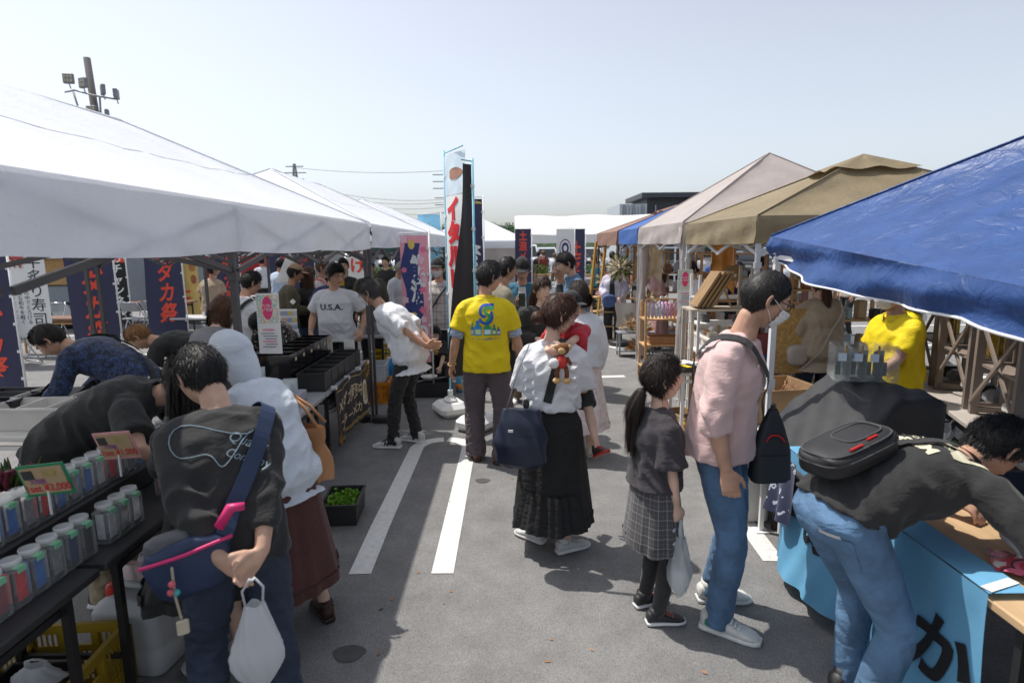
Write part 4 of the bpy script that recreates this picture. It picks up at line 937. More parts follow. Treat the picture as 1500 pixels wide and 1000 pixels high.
pt = D(111, 85, 34); root = empty('floodlight_mast', (pt.x + .6, 34, 0), 'concrete mast with a ring of floodlights above the white canopy', 'light mast')
MB().tube([(.45, 0, 0), (0, 0, pt.z)], [.26, .17], 12).build('mast', mat('mast', (.11, .10, .10), .8, var=.15), root, True)
zb = D(111, 137, 34).z
MB().tube([(-1.2, -.3, zb), (-.5, -.55, zb + .02), (.5, -.5, zb - .25), (1.4, -.1, zb - .35)], .05, 6).build('bracket', STEEL, root, True)
MB().tube([(-.75, -.3, zb), (-.5, -.2, zb - 1.6)], .05, 6).build('bracket', STEEL, root, True); MB().tube([(.65, -.3, zb - .3), (.5, -.2, zb - 1.6)], .05, 6).build('bracket', STEEL, root, True)
for (x, y, z, rz) in ((-.75, -.55, zb + .62, 10), (.05, -.6, zb + .38, -20), (1.0, -.5, zb + .05, -50), (1.5, -.2, zb - .1, -70), (.2, -.4, zb - 1.0, 0), (.95, -.3, zb - 1.2, -60)):
 L_ = MB().bbox((x, y, z), (.52, .2, .52), .03, 0, rz).build('floodlight', mat('flood_body', (.22, .23, .25), .5), root); q = Matrix.Rotation(R(rz), 4, 'Z')
 for i in range(2):
  for j in range(3): c = Vector((x, y, z)) + q @ Vector((-.16 + .16 * j, -.105, -.1 + .2 * i)); MB().box(c, (.12, .012, .15), 0, rz).build('lens', mat('flood_lens', (.45, .42, .30), .2), L_)
 MB().tube([(x, y, z - .26), (x, y + .1, z - .5)], .03, 6).build('arm', STEEL, root)

# ------------------------------------------------------------------ vehicles
TYRE = mat('tyre', (.018, .018, .018), .85, var=.1); RIM = mat('rim', (.45, .46, .48), .35, metal=.8); WIN = mat('car_glass', (.012, .016, .018), .06, var=.02, spec=.9); PLATE = mat('plate', (.7, .7, .65), .5)
LAMP = mat('headlamp', (.75, .77, .78), .1, coat=1.0); TAIL = mat('tail_lamp', (.35, .01, .01), .2, coat=1.0)
CARS = {  # length, width, height, hood height, hood length, wind base x, wind top x, rear top x, rear base x
 'suv': (4.6, 1.85, 1.72, 1.05, .95, 1.0, 1.65, 4.2, 4.55), 'van': (4.6, 1.72, 1.95, 1.12, .35, .40, 1.05, 4.45, 4.58), 'sedan': (4.5, 1.75, 1.45, .92, 1.15, 1.2, 1.95, 3.45, 4.1), 'kei': (3.4, 1.48, 1.75, 1.05, .5, .55, 1.05, 3.2, 3.38)}
def car(kind, loc, rz, col, label, group='cars parked along the far edge'):
 Lg, W, Hh, hh, hl, wb, wt_, rt_, rb = CARS[kind]; root = empty('parked_car', loc, label, 'car', group, rz)
 body = mat('car_%.2f_%.2f_%.2f' % col, col, .28, metal=.25, var=.03, coat=1.0); b = MB(); sill = .28; y0 = -Lg / 2
 low = [(0, .42), (.06, .70), (.10, hh - .12), (.30, hh - .03), (hl, hh), (wb, hh), (rb, hh + .02), (Lg - .04, hh - .06), (Lg, .65), (Lg - .03, .40), (Lg - .2, sill), (.25, sill)]
 n = len(low); V = []
 for sx, k in ((-1, .90), (-1, 1), (1, 1), (1, .90)):
  for (y, z) in low: V.append((sx * W / 2 * (k if True else 1), y + y0 + (.03 if k < 1 else 0) * (1 if y < 1 else -1), z + (.0 if k == 1 else .02 if z > .6 else 0)))
 F = [tuple(range(n)), tuple(3 * n + i for i in range(n - 1, -1, -1))]
 for q in range(3):
  for i in range(n): F.append((q * n + i, (q + 1) * n + i, (q + 1) * n + (i + 1) % n, q * n + (i + 1) % n))
 b.add(V, F)
 up = [(wb, hh), (wt_, Hh - .06), (wt_ + .25, Hh), (rt_ - .15, Hh), (rt_, Hh - .06), (rb, hh)]; n = len(up); V = []
 for sx in (-1, 1):
  for i, (y, z) in enumerate(up): V.append((sx * W / 2 * (.96 if i in (0, 5) else .80 if i in (1, 4) else .74), y + y0, z))
 F = [tuple(range(n - 1, -1, -1)), tuple(n + i for i in range(n))] + [(i, (i + 1) % n, n + (i + 1) % n, n + i) for i in range(n)]; b.add(V, F); bo = b.build('body', body, root)
 e = .006; fr_ = lambda t, sx, k=.86: (sx * W / 2 * (.96 + (.80 - .96) * t) * k, wb + (wt_ - wb) * t + y0 - e - .01, hh + (Hh - .06 - hh) * t + .01)
 MB().add([fr_(.06, -1), fr_(.06, 1), fr_(.93, 1), fr_(.93, -1)], [(0, 1, 2, 3)]).build('windscreen', WIN, root)
 rr_ = lambda t, sx, k=.84: (sx * W / 2 * (.96 + (.80 - .96) * t) * k, rb + (rt_ - rb) * t + y0 + e + .01, hh + (Hh - .06 - hh) * t)
 MB().add([rr_(.15, 1), rr_(.15, -1), rr_(.9, -1), rr_(.9, 1)], [(0, 1, 2, 3)]).build('rear_window', WIN, root)
 for sx in (-1, 1):
  for (u0, u1) in ((.04, .46), (.50, .94)):
   P_ = []
   for (u, t) in ((u0, .10), (u1, .10), (u1, .88), (u0, .88)):
    ya, yb = wb + (wt_ - wb) * t, rb + (rt_ - rb) * t; P_.append((sx * (W / 2 * (.96 + (.80 - .96) * t) + e), ya + (yb - ya) * u + y0, hh + (Hh - .06 - hh) * t))
   MB().add(P_, [(0, 1, 2, 3)]).build('side_window', WIN, root)
  MB().bbox((sx * W * .36, y0 + .03, hh - .27), (W * .20, .14, .15), .03).build('headlight', LAMP, root); MB().bbox((sx * W * .42, -y0 - .03, hh - .22), (W * .10, .1, .26), .03).build('tail_light', TAIL, root)
  MB().bbox((sx * (W / 2 + .08), wb + .35 + y0, hh + .10), (.18, .10, .13), .03).build('mirror', body, root)
  for yy in (.85, Lg - .9):
   wr = .33; w = MB(); w.lathe([(.0, -.10), (wr * .98, -.10), (wr, -.06), (wr, .06), (wr * .98, .10), (.0, .10)], n=22); w.v = [(sx * (W / 2 - .10) + z, yy + y0 + x, wr + y) for x, y, z in w.v]; t = w.build('wheel', TYRE, root, True)
   w = MB(); w.lathe([(0, -.02), (wr * .64, 0), (wr * .6, .02), (.0, .01)], n=14); w.v = [(sx * (W / 2 + .005 + abs(z) * .2), yy + y0 + x, wr + y) for x, y, z in w.v]; w.build('rim', RIM, t)
 MB().bbox((0, y0 + .0, .48), (W * .84, .12, .2), .04).build('bumper', TYRE if kind == 'suv' else body, root); MB().box((0, y0 - .068, .52), (.33, .012, .165)).build('number_plate', PLATE, root); MB().bbox((0, y0 + .04, hh - .28), (W * .46, .1, .16), .02).build('grille', TYRE, root)
 return root
for (k, px, y, rz, col, lb) in (('suv', 364, 33, -28, (.55, .57, .60), 'silver off-road car parked behind the green shrubs'), ('sedan', 330, 37, -20, (.06, .06, .07), 'dark car beside the silver off-road car'), ('van', 405, 36, -25, (.05, .055, .07), 'dark van between the silver off-road car and the white vans'), ('van', 455, 32, -20, (.03, .04, .05), 'black minivan behind the white hanging net cone'), ('van', 512, 33, -15, (.70, .72, .74), 'white minivan behind the man in black jacket'), ('van', 585, 36, -10, (.68, .70, .72), 'white van behind the green-roofed stall'), ('suv', 548, 40, -15, (.4, .42, .44), 'grey car between two white vans'),
 ('kei', 725, 44, 0, (.72, .73, .73), 'white small van beside the walled pavilion'), ('van', 770, 40, 0, (.70, .71, .72), 'white van parked under the marquee edge'), ('kei', 800, 40, 0, (.68, .70, .72), 'white boxy car behind the rust red sweater'), ('van', 835, 40, 0, (.15, .16, .18), 'dark grey van behind the small white flag'), ('suv', 862, 40, 0, (.6, .6, .6), 'pale car behind the wooden display rack'),
 ('suv', 985, 34, 0, (.10, .11, .13), 'dark car seen between the beige canopy poles'), ('van', 1035, 34, 0, (.30, .31, .33), 'grey van seen under the beige canopy'), ('sedan', 1090, 34, 0, (.08, .08, .09), 'black car seen under the olive canopy'), ('suv', 1150, 34, 0, (.5, .5, .5), 'silver car seen beside the blue canopy corner'), ('van', 1215, 36, 0, (.06, .06, .07), 'black van far behind the yellow shirts')):
 p = D(px, 380, y); car(k, (p.x, y, 0), rz, col, lb)

# ------------------------------------------------------------------ banners on poles
RED_T = mat('banner_red', (.80, .085, .045), .7, var=.05); NAVY = mat('banner_navy', (.040, .042, .085), .75, var=.10, scale=3, bump=.2, bscale=14, transl=.15); WHT = mat('print_white', (.78, .78, .76), .7, var=.03); BLK = mat('print_black', (.015, .015, .015), .7, var=.05)
def nobori(loc, rz, w, z0, z1, m, label, texts=(), group='market banners on poles', wave=.03, side=1, base=None, tilt=0, blow=0.0, poleh=None, pole=None, extra=None):
 """cloth hangs from a cross bar; u across 0..w, v height from z0 to z1"""
 root = empty('banner_stand', loc, label, 'banner', group, rz); hh = z1 - z0; ph = random.uniform(0, 6)
 pm = pole or WHF
 MB().tube([(0, 0, .0), (0, 0, poleh or z1 + .06)], .012, 8).build('pole', pm, root, True); MB().tube([(0, 0, z1 + .03), (side * (w + .03), 0, z1 + .03)], .007, 6).build('cross_bar', pm, root, True)
 def f(u, v, lift=0):
  q = u / w; d = 1 - v / hh; return Vector((side * (.02 + u * (1 - blow * d)) , wave * (math.sin(q * 4 + d * 3 + ph) * (.4 + d) + .4 * math.sin(d * 9 + ph * 2 + q * 2)) * q - lift, z0 + v - tilt * q * d))
 c = MB().grid(lambda a, b: f(a * w, b * hh), 14, 36).build('cloth', m, root, True)
 for (s, cu, cv, sz, mm, kw) in texts: letter(s, lambda u, v: f(u if side > 0 else w - u, v, .005), cu * w, cv * hh, sz, mm, c, fine=.05, **kw)
 for i in range(5): MB().box((side * .012, 0, z0 + hh * (i + .5) / 5), (.05, .02, .03)).build('loop', WHF, root)
 b = MB()
 if base: b.bbox((0, 0, .075), (.40, .34, .15), .05); b.bbox((0, 0, .17), (.16, .14, .06), .03); b.lathe([(.03, .18), (.03, .28)])
 else: b.lathe([(.14, 0), (.14, .03), (.03, .05), (.02, .12)], n=16)
 b.build('base', base or mat('banner_base', (.08, .08, .085), .6), root);
 if extra: extra(root, c, f, hh)
 return root
VT = dict(vertical=True, bold=.02)
gm = 'navy banners with red brush lettering'
for i, (px, Y, rz, w, z0, z1, lb) in enumerate(((168, 8.3, 8, .62, .42, 2.4, 'navy banner with red brush letters behind the camouflage jacket'), (268, 10.2, 6, .60, .45, 2.5, 'navy banner with red brush letters by the kei truck'), (352, 12.3, 62, .55, .5, 2.6, 'navy banner with red letters turned sideways behind the beige shirt'), (426, 14.6, 58, .55, .4, 2.6, 'navy banner with red letters turned sideways behind the olive jacket'), (462, 17.5, 10, .6, .5, 2.5, 'navy banner with red letters behind the black minivan'), (610, 17.2, 5, .6, .5, 2.35, 'navy banner with red letters under the green canopy'), (14, 6.3, -5, .60, .35, 1.85, 'navy banner at the edge with white pole clips'))):
 p = D(px, 400, Y); nobori((p.x, Y, 0), rz, w, z0, z1, NAVY, lb, [('坂メダカ祭', .55, .52, 1.75 if i < 6 else 1.2, RED_T, dict(vertical=True, bold=.03, width=.30, shear=.2))], gm, side=-1, wave=.04, tilt=.05)
p = D(20, 400, 9.6)
def beef(root, c, f, hh):
 b = MB(); n = 0
 for k in range(7):
  ang = -1.2 + k * .36; pts = []
  for t in np.linspace(0, 1, 9): pts.append((.34 + .30 * math.sin(ang) * t + random.uniform(-.01, .01), 1.62 - .45 * t * math.cos(ang * .6) - .05 * math.sin(t * 9 + k)))
  V = [];
  for i, (u, v) in enumerate(pts):
   w = .055 * math.sin(math.pi * min(1, (i + 1.2) / 9)) + .012; V += [f(u - w, v + .02, .006 + .003 * k), f(u + w, v - .01, .006 + .003 * k)]
  b.add(V, [(2 * i, 2 * i + 1, 2 * i + 3, 2 * i + 2) for i in range(8)])
 b.build('beef_picture', mat('beef', (.48, .07, .06), .5, var=.5, scale=9, stretch=(1, 1, 4)), c)
nobori((p.x - .45, 9.6, 0), 8, .86, .45, 2.15, WHT, 'white poster of sliced beef with black brush lettering by the food truck', [('牛炙り寿司', .80, .46, 1.15, BLK, dict(vertical=True)), ('口の中でとろける', .62, .32, .62, BLK, dict(vertical=True)), ('上質な和牛を軽く', .50, .32, .62, BLK, dict(vertical=True)), ('炙りました', .38, .34, .5, BLK, dict(vertical=True)), ('どうぞ', .24, .36, .4, BLK, dict(vertical=True))], 'market banners on poles', wave=.01, extra=beef)
p = D(186, 400, 12.6); nobori((p.x, 12.6, 0), 5, .34, .3, 2.3, BLK, 'narrow black and red banner with white brush letters beside the kei truck', [('のチャンネル', .5, .42, 1.3, WHT, dict(vertical=True, bold=.02)), ('め', .5, .86, .26, WHT, dict(bold=.02))], side=-1, extra=lambda root, c, f, hh: MB().grid(lambda a, b: f(a * .34, hh * (.66 + .34 * b), .002), 4, 8).build('red_field', RED_T, c))
p = D(540, 400, 15.5); nobori((p.x, 15.5, 0), 10, .5, .6, 2.3, WHT, 'white banner with red letters behind the man in black jacket', [('たけ', .5, .6, .8, RED_T, dict(vertical=True, bold=.03))], side=-1)
# tall banners in the aisle
PINK = mat('banner_pink', (.75, .33, .40), .7, var=.04, transl=.15); NAVY2 = mat('banner_indigo', (.05, .07, .22), .7, var=.04, transl=.1); YEL = mat('print_yellow', (.75, .55, .12), .7); SKYB = mat('print_skyblue', (.12, .42, .70), .7); REDP = mat('print_red', (.68, .02, .03), .7)
def blossom(root, c, f, hh):
 w = .34; xs = lambda v: .10 + .03 * math.sin(v * 6)
 MB().grid(lambda a, b: f(xs(b * hh) + a * (w - xs(b * hh) - .03 - .03 * math.sin(b * 14)), hh * (.04 + b * .90), .003), 6, 40).build('indigo_field', NAVY2, c)
 for k in range(13):
  cv = hh * (.03 + .94 * k / 12); cu = .05 + .04 * random.random() if k % 3 else w - .04; r = .035 + .02 * random.random()
  b = MB(); pts = [f(min(max(cu + r * math.cos(t) * (.65 + .35 * abs(math.cos(2.5 * t))), 0), w), min(max(cv + r * math.sin(t) * (.65 + .35 * abs(math.cos(2.5 * t))), 0), hh), .006) for t in np.linspace(0, 6.283, 30, endpoint=False)]
  b.add(pts, [tuple(range(30))]).build('blossom', mat('blossom', (.80, .20, .32), .7) if k % 2 else mat('blossom_pale', (.85, .55, .60), .7), c)
 b = MB(); b.add([f(.20 + .04 * math.cos(t), hh * .93 + .06 * math.sin(t), .007) for t in np.linspace(0, 6.283, 24, endpoint=False)], [tuple(range(24))]).build('bell', YEL, c)
 b = MB(); b.add([f(u, v, .007) for u, v in ((.15, .62), (.19, .65), (.24, .63), (.28, .66), (.275, .62), (.28, .58), (.24, .61), (.19, .59))], [tuple(range(8))]).build('fish', YEL, c)
p = D(628, 335, 7.4); nobori((p.x, 7.4, 0), 6, .34, .42, 2.02, PINK, 'pink banner with blossoms, yellow fish and white lettering', [('能波', .62, .66, .62, WHT, dict(vertical=True, bold=.05, width=.2)), ('の市', .66, .17, .42, WHT, dict(vertical=True, bold=.05, width=.2))], side=-1, extra=blossom, wave=.015, tilt=.0)
LB = mat('pole_skyblue', (.25, .55, .68), .4); WBASE = mat('white_plastic', (.78, .78, .76), .4, var=.04, bump=.03)
c1 = G(676, 606); c2 = G(693, 628)
def koi(root, c, f, hh):
 w = .52
 MB().grid(lambda a, b: f(w * a, hh * .14 * b, .003), 4, 6).build('blue_field', SKYB, c); MB().grid(lambda a, b: f(w * a, hh * (.8 + .2 * b), .002), 6, 6).build('pale_field', mat('print_paleblue', (.62, .72, .78), .7), c)
 letter('DPET', lambda u, v: f(u, v, .008), .26, hh * .08, .12, WHT, c, bold=.03)
 b = MB(); b.add([f(.30 + .16 * math.cos(t) * (1 + .15 * math.cos(3 * t)), hh * .90 + .06 * math.sin(t), .006) for t in np.linspace(0, 6.283, 24, endpoint=False)], [tuple(range(24))]).build('fish_picture', mat('print_brown', (.35, .18, .12), .7), c)
nobori((c1.x - .12, c1.y, 0), -64, .52, .75, 2.82, WHT, 'tall white banner with big red letters and a fish picture', [('イタルビOS', .45, .44, 1.45, REDP, dict(vertical=True, bold=.07, width=.34))], base=WBASE, pole=LB, extra=koi, wave=.05)
nobori((c2.x + .05, c2.y, 0), 54, .14, .62, 2.66, mat('banner_black', (.030, .026, .030), .7, var=.08, bump=.2, bscale=12), 'tall black banner seen almost edge on between the white bases', [], base=WBASE, pole=LB, wave=.04, blow=-2.0, side=-1)
def portrait(root, c, f, hh):
 w = .5; el = lambda cx, cy, rx, ry, l: [f(cx + rx * math.cos(t), cy + ry * math.sin(t), l) for t in np.linspace(0, 6.283, 26, endpoint=False)]
 MB().add(el(.27, hh * .84, .145, .21, .005), [tuple(range(26))]).build('white_oval', WHT, c); MB().add(el(.27, hh * .83, .075, .10, .007), [tuple(range(26))]).build('figure', mat('print_tan', (.55, .30, .18), .7), c); MB().add(el(.27, hh * .80, .08, .05, .009), [tuple(range(26))]).build('figure', mat('print_teal', (.10, .18, .2), .7), c)
 for k in range(2): MB().grid(lambda a, b: f(.01 + a * .48, hh * .965 - .03 * k + .03 * math.sin(a * 5 + k) + b * .014, .004), 12, 1).build('gold_stripe', YEL, c)
p = D(708, 300, 9.6); nobori((p.x, 9.6, 0), 4, .31, .6, 2.62, NAVY, 'navy banner with a white oval emblem and slanting white letters', [('MeeMedaka', .62, .40, .16, WHT, dict(bold=.03, rot=-math.pi / 2, shear=.3))], side=-1, extra=portrait, wave=.02)
p = D(646, 320, 16.5); nobori((p.x, 16.5, 0), 0, .62, .9, 2.75, mat('banner_skyblue', (.25, .55, .75), .7, transl=.2), 'pale sky blue banner behind the tall white banner', [('水', .5, .8, .3, mat('print_green', (.1, .4, .25), .7), {})], side=-1)
for px, Y, w, m, lb, tx in ((779, 15.5, .42, NAVY, 'navy banner with red letters by the rust red sweater', [('土浪メダカ', .5, .55, 1.3, RED_T, dict(vertical=True, bold=.03, width=.22))]), (858, 17.5, .5, NAVY, 'small navy banner with red letters beside the white flag', [('土坂', .5, .5, .9, RED_T, dict(vertical=True, bold=.03, width=.3))]), (842, 16.8, .5, WHT, 'small white flag with a round purple emblem', [('い', .5, .12, .2, BLK, {})])):
 p = D(px, 335, Y); z1 = p.z
 ex = None
 if m is WHT:
  def ex(root, c, f, hh):
   for r, mm, l in ((.19, mat('print_purple', (.16, .03, .18), .7), .004), (.165, WHT, .006), (.12, mat('print_blueblack', (.05, .05, .16), .7), .008), (.06, WHT, .010)): MB().add([f(.25 + r * .85 * math.cos(t), hh * .66 + r * 1.35 * math.sin(t), l) for t in np.linspace(0, 6.283, 26, endpoint=False)], [tuple(range(26))]).build('emblem', mm, c)
 nobori((p.x, Y, 0), 3, w, .75, z1, m, lb, tx, side=-1, extra=ex, wave=.03)

# ------------------------------------------------------------------ food trucks, kei truck, red stall
WOOD = mat('wood_warm', (.42, .25, .10), .6, var=.2, scale=7, stretch=(1, 1, 8)); GREY = paint((.22, .25, .28)); PALEW = paint((.70, .71, .70))
p = D(88, 475, 13.8); root = empty('food_truck', (p.x, 13.8, 0), 'grey food truck with open wooden serving hatch behind the beef poster', 'truck', None, 4)
MB().bbox((-1.6, 1.2, .85), (5.4, 1.9, .42), .03).build('side_skirt', GREY, root); b_ = MB(); b_.box((-1.6, 1.2, 2.75), (5.4, 1.9, .25)); b_.box((1.0, 1.2, 1.85), (.18, 1.9, 1.6)); b_.box((-4.2, 1.2, 1.85), (.18, 1.9, 1.6)); b_.box((-1.6, 2.1, 1.85), (5.0, .08, 1.6)); b_.build('box_body', GREY, root)
MB().bbox((-1.6, .22, 1.38), (5.0, .06, .62), .02).build('counter_front', WOOD, root); MB().bbox((-1.6, .12, 1.72), (5.0, .34, .05), .01).build('counter', PALEW, root); MB().box((-1.6, 1.9, 1.9), (4.8, .04, 1.2)).build('back_panel', WOOD, root)
for i in range(5): MB().box((-1.1 + .42 * i, .0, 2.05), (.34, .02, .46)).build('menu_card', [WHT, WHT, paint((.75, .55, .5)), WHT, RED_T][i], root)
for sx in (-3.4, -.1): w = MB(); w.lathe([(0, -.12), (.40, -.12), (.42, -.06), (.42, .06), (.40, .12), (0, .12)], n=24); w.v = [(sx + x, .42 + z, .42 + y) for x, y, z in w.v]; t = w.build('wheel', TYRE, root, True); w = MB(); w.lathe([(0, .0), (.24, .0), (.22, .03), (0, .02)], n=16); w.v = [(sx + x, .285 - z, .42 + y) for x, y, z in w.v]; w.build('rim', RIM, t)
MB().bbox((1.9, 1.2, 1.25), (1.4, 1.8, 1.7), .1).build('cab', GREY, root)
p = D(222, 445, 19); root = empty('kei_truck', (p.x + .2, 19, 0), 'white and red small truck facing the folding tables', 'truck', None, 0)
b_ = MB(); b_.bbox((0, .9, 1.05), (1.5, 1.7, .75), .12); b_.build('cab', paint((.75, .75, .73)), root); MB().bbox((0, 1.1, 1.85), (1.42, 1.3, .9), .15).build('roof', paint((.75, .75, .73)), root); MB().bbox((0, .05, .52), (1.56, .14, .36), .04).build('bumper', REDP, root); MB().box((0, .03, 1.02), (1.44, .06, .10)).build('stripe', BLK, root); MB().box((0, .035, .84), (1.4, .05, .22)).build('grille', BLK, root)
letter('TOYOTA', plane_fn((0, .006, .84), (1, 0, 0), (0, 0, 1)), 0, 0, .09, paint((.4, .4, .4)), root)
MB().box((0, .43, 1.85), (1.25, .06, .62)).build('windscreen', mat('amber_pane', (.35, .22, .10), .2), root); MB().box((.1, -.025, .52), (.32, .012, .16)).build('number_plate', PLATE, root)
for sx in (-1, 1):
 w = MB(); w.lathe([(0, 0), (.11, 0), (.10, .04), (0, .05)], n=18); w.v = [(sx * .58 + x, -.01 - z, .84 + y) for x, y, z in w.v]; w.build('headlight', LAMP, root, True); MB().box((sx * .74, .05, .98), (.06, .12, .34)).build('indicator', paint((.8, .25, .05)), root)
 w = MB(); w.lathe([(0, -.08), (.27, -.08), (.28, 0), (.27, .08), (0, .08)], n=20); w.v = [(sx * .62 + z, .75 + x, .28 + y) for x, y, z in w.v]; w.build('wheel', TYRE, root, True)
MB().bbox((0, 3.0, 1.5), (1.7, 2.4, 1.7), .05).build('box_body', REDP, root)
p = D(305, 440, 20); root = empty('red_food_stall', (p.x, 20, 0), 'red food stall with menu pictures along its top', 'stall', None, 0); REDM = paint((.40, .025, .03))
MB().bbox((.2, 1, 1.0), (3.2, 1.6, 1.4), .04).build('body', REDM, root); MB().box((.2, .16, 1.85), (3.0, .06, .42)).build('sign_board', WHT, root); MB().bbox((.2, 1, 2.25), (3.3, 1.8, .3), .04).build('roof', REDM, root)
for i in range(9): MB().bbox((-1.1 + .32 * i, .10, 1.85), (.2, .05, .24), .04).build('food_picture', [paint((.5, .3, .12)), paint((.62, .42, .15)), paint((.45, .12, .06))][i % 3], root)
p = D(279, 440, 14.5); root = empty('menu_board', (p.x, 14.5, 0), 'tall menu board with pictures of fried snacks beside the red stall', 'sign', None, -18)
MB().box((0, .03, 1.25), (.52, .05, 2.0)).build('panel', mat('menu_yellow', (.72, .50, .16), .6, var=.1, scale=3), root); MB().box((0, 0, 2.16), (.52, .012, .2)).build('red_header', RED_T, root)
for (x, z, w, h, c) in ((-.08, 1.8, .24, .38, (.60, .05, .03)), (.15, 1.72, .16, .2, (.35, .16, .06)), (.14, 1.45, .2, .22, (.45, .22, .08)), (.16, 1.15, .17, .22, (.38, .12, .06))):
 MB().add([(x + w / 2 * math.cos(t), -.006, z + h / 2 * math.sin(t)) for t in np.linspace(0, 6.283, 20, endpoint=False)], [tuple(range(20))]).build('food_picture', mat('pic%.2f' % c[1], c, .6, var=.4, scale=14), root)
letter('からあげ', plane_fn((0, 0, 2.16), (1, 0, 0), (0, 0, 1), .012), 0, 0, .1, WHT, root, bold=.03)
for i in range(3): MB().box((-.1, -.004, .85 - i * .16), (.25, .006, .05)).build('price_line', RED_T, root)
for sx in (-.2, .2): MB().bar((sx, .1, 0), (sx, .04, .4), .03).build('leg', WHF, root)
p = D(190, 425, 21); root = empty('safety_cone', (p.x, 21, 0), 'black and white striped cone by the small truck', 'cone')
MB().box((0, 0, .03), (.38, .38, .06)).build('base', BLK, root)
for i in range(5): r0, r1 = .15 - .026 * i, .15 - .026 * (i + 1); MB().lathe([(r0, .06 + .14 * i), (r1, .06 + .14 * (i + 1))], n=16).build('band', BLK if i % 2 == 0 else WHT, root, True)
p = D(184, 400, 26); root = empty('street_sign', (p.x, 26, 0), 'white and red upright sign behind the striped cone', 'sign'); MB().bbox((.2, 0, 1.5), (.6, .1, 1.5), .08).build('panel', WHT, root); MB().box((.2, -.07, 2.1), (.6, .03, .25)).build('red_header', RED_T, root); MB().bar((-.2, 0, 0), (-.2, 0, 2.2), .06).build('post', STEEL, root)
# folding chairs and tables
CHR = mat('chrome', (.65, .66, .68), .2, metal=1.0); SEATM = mat('chair_grey', (.28, .29, .31), .55)
def chair(loc, rz, label):
 root = empty('folding_chair', loc, label, 'chair', 'steel folding chairs', rz)
 for sx in (-.21, .21):
  MB().tube([(sx, -.25, .01), (sx, .0, .45), (sx, .17, .74), (sx * .9, .185, .79)], .011, 6).build('back_leg', CHR, root, True); MB().tube([(sx * .9, .22, .01), (sx * .9, .0, .42), (sx * .9, -.12, .44)], .011, 6).build('front_leg', CHR, root, True)
 MB().tube([(-.19, .185, .79), (.19, .185, .79)], .011, 6).build('top_rail', CHR, root, True); MB().tube([(-.21, -.24, .02), (.21, -.24, .02)], .010, 6).build('foot_rail', CHR, root, True); MB().tube([(-.19, .21, .03), (.19, .21, .03)], .010, 6).build('foot_rail', CHR, root, True)
 MB().bbox((0, -.02, .445), (.40, .38, .03), .012).build('seat', SEATM, root); o = MB().grid(lambda u, v: (-.195 + .39 * u, .135 + .05 * v + .02 * math.sin(math.pi * u), .60 + .18 * v), 8, 3).build('backrest', SEATM, root, True); return root
BRN = mat('table_brown', (.17, .09, .055), .5, var=.12, stretch=(1, 6, 1)); BLKM = mat('black_metal', (.02, .02, .021), .45)
def table(loc, rz, L_, W, h, top, label, legm=BLKM, group=None, thick=.035, inset=.12, rail=True):
 root = empty('folding_table', loc, label, 'table', group, rz); MB().bbox((0, 0, h - thick / 2), (W, L_, thick), .006).build('table_top', top, root)
 for sy in (-1, 1):
  for sx in (-1, 1): MB().bar((sx * (W / 2 - .05), sy * (L_ / 2 - inset), 0), (sx * (W / 2 - .05), sy * (L_ / 2 - inset), h - thick), .028).build('leg', legm, root)
  MB().bar((-(W / 2 - .05), sy * (L_ / 2 - inset), .22), ((W / 2 - .05), sy * (L_ / 2 - inset), .22), .018).build('stretcher', legm, root)
 if rail:
  for sx in (-1, 1): MB().bar((sx * (W / 2 - .07), -L_ / 2 + inset, h - .10), (sx * (W / 2 - .07), L_ / 2 - inset, h - .10), .016, .03).build('rail', legm, root)
 return root
for px, py, rz, lb in ((27, 534, 160, 'steel folding chair behind the camouflage jacket'), (70, 522, 170, 'steel folding chair beside the long brown table'), (80, 500, 10, 'steel folding chair across the long brown table'), (203, 496, 175, 'steel folding chair at the far brown table by the banner'), (232, 493, 165, 'steel folding chair at the far brown table behind the banner'), (222, 474, 0, 'steel folding chair facing the small truck')):
 p = G(px, py); chair((p.x, p.y, 0), rz, lb)
p = G(85, 520); table((p.x, p.y, 0), 85, 1.8, .45, .70, BRN, 'long brown folding table by the beef poster', WOOD, 'brown folding tables'); p = G(232, 485); table((p.x, p.y, 0), 85, 1.8, .45, .70, BRN, 'long brown folding table in front of the small truck', BLKM, 'brown folding tables')
p = G(320, 520); table((p.x, p.y, 0), 85, 1.6, .5, .7, paint((.45, .45, .45)), 'grey folding table behind the white T-shirt with black strap', BLKM)
# ------------------------------------------------------------------ goods and stall furniture
BLKP = mat('black_plastic', (.030, .030, .031), .42, var=.15, bump=.05); WPL = mat('white_bin', (.62, .60, .56), .5, var=.05); CARD = mat('cardboard', (.36, .23, .12), .8, var=.12, scale=5); GRYB = mat('grey_plastic', (.26, .27, .30), .5, var=.06)
def tub(loc, rz, L_, W, H, m, label, taper=.86, group=None, cat='tub', name='tub', t=.008, rim=.015):
 root = empty(name, loc, label, cat, group, rz); b = MB()
 def ring(k, z, off=0): return [(sx * (W / 2 * k - off), sy * (L_ / 2 * k - off), z) for sx, sy in ((-1, -1), (1, -1), (1, 1), (-1, 1))]
 V = ring(taper, 0) + ring(1, H) + ring(1, H, t) + ring(taper, .01, t); F = [(3, 2, 1, 0), (12, 13, 14, 15)]
 for a, bq in ((0, 4), (4, 8), (8, 12)): F += [(a + i, a + (i + 1) % 4, bq + (i + 1) % 4, bq + i) for i in range(4)]
 b.add(V, F).build('body', m, root)
 r = MB()
 for (x0, y0, x1, y1) in ((-1, -1, 1, -1), (1, -1, 1, 1), (1, 1, -1, 1), (-1, 1, -1, -1)): r.bar((x0 * W / 2, y0 * L_ / 2, H), (x1 * W / 2, y1 * L_ / 2, H), rim, .014)
 r.build('rim', m, root); return root
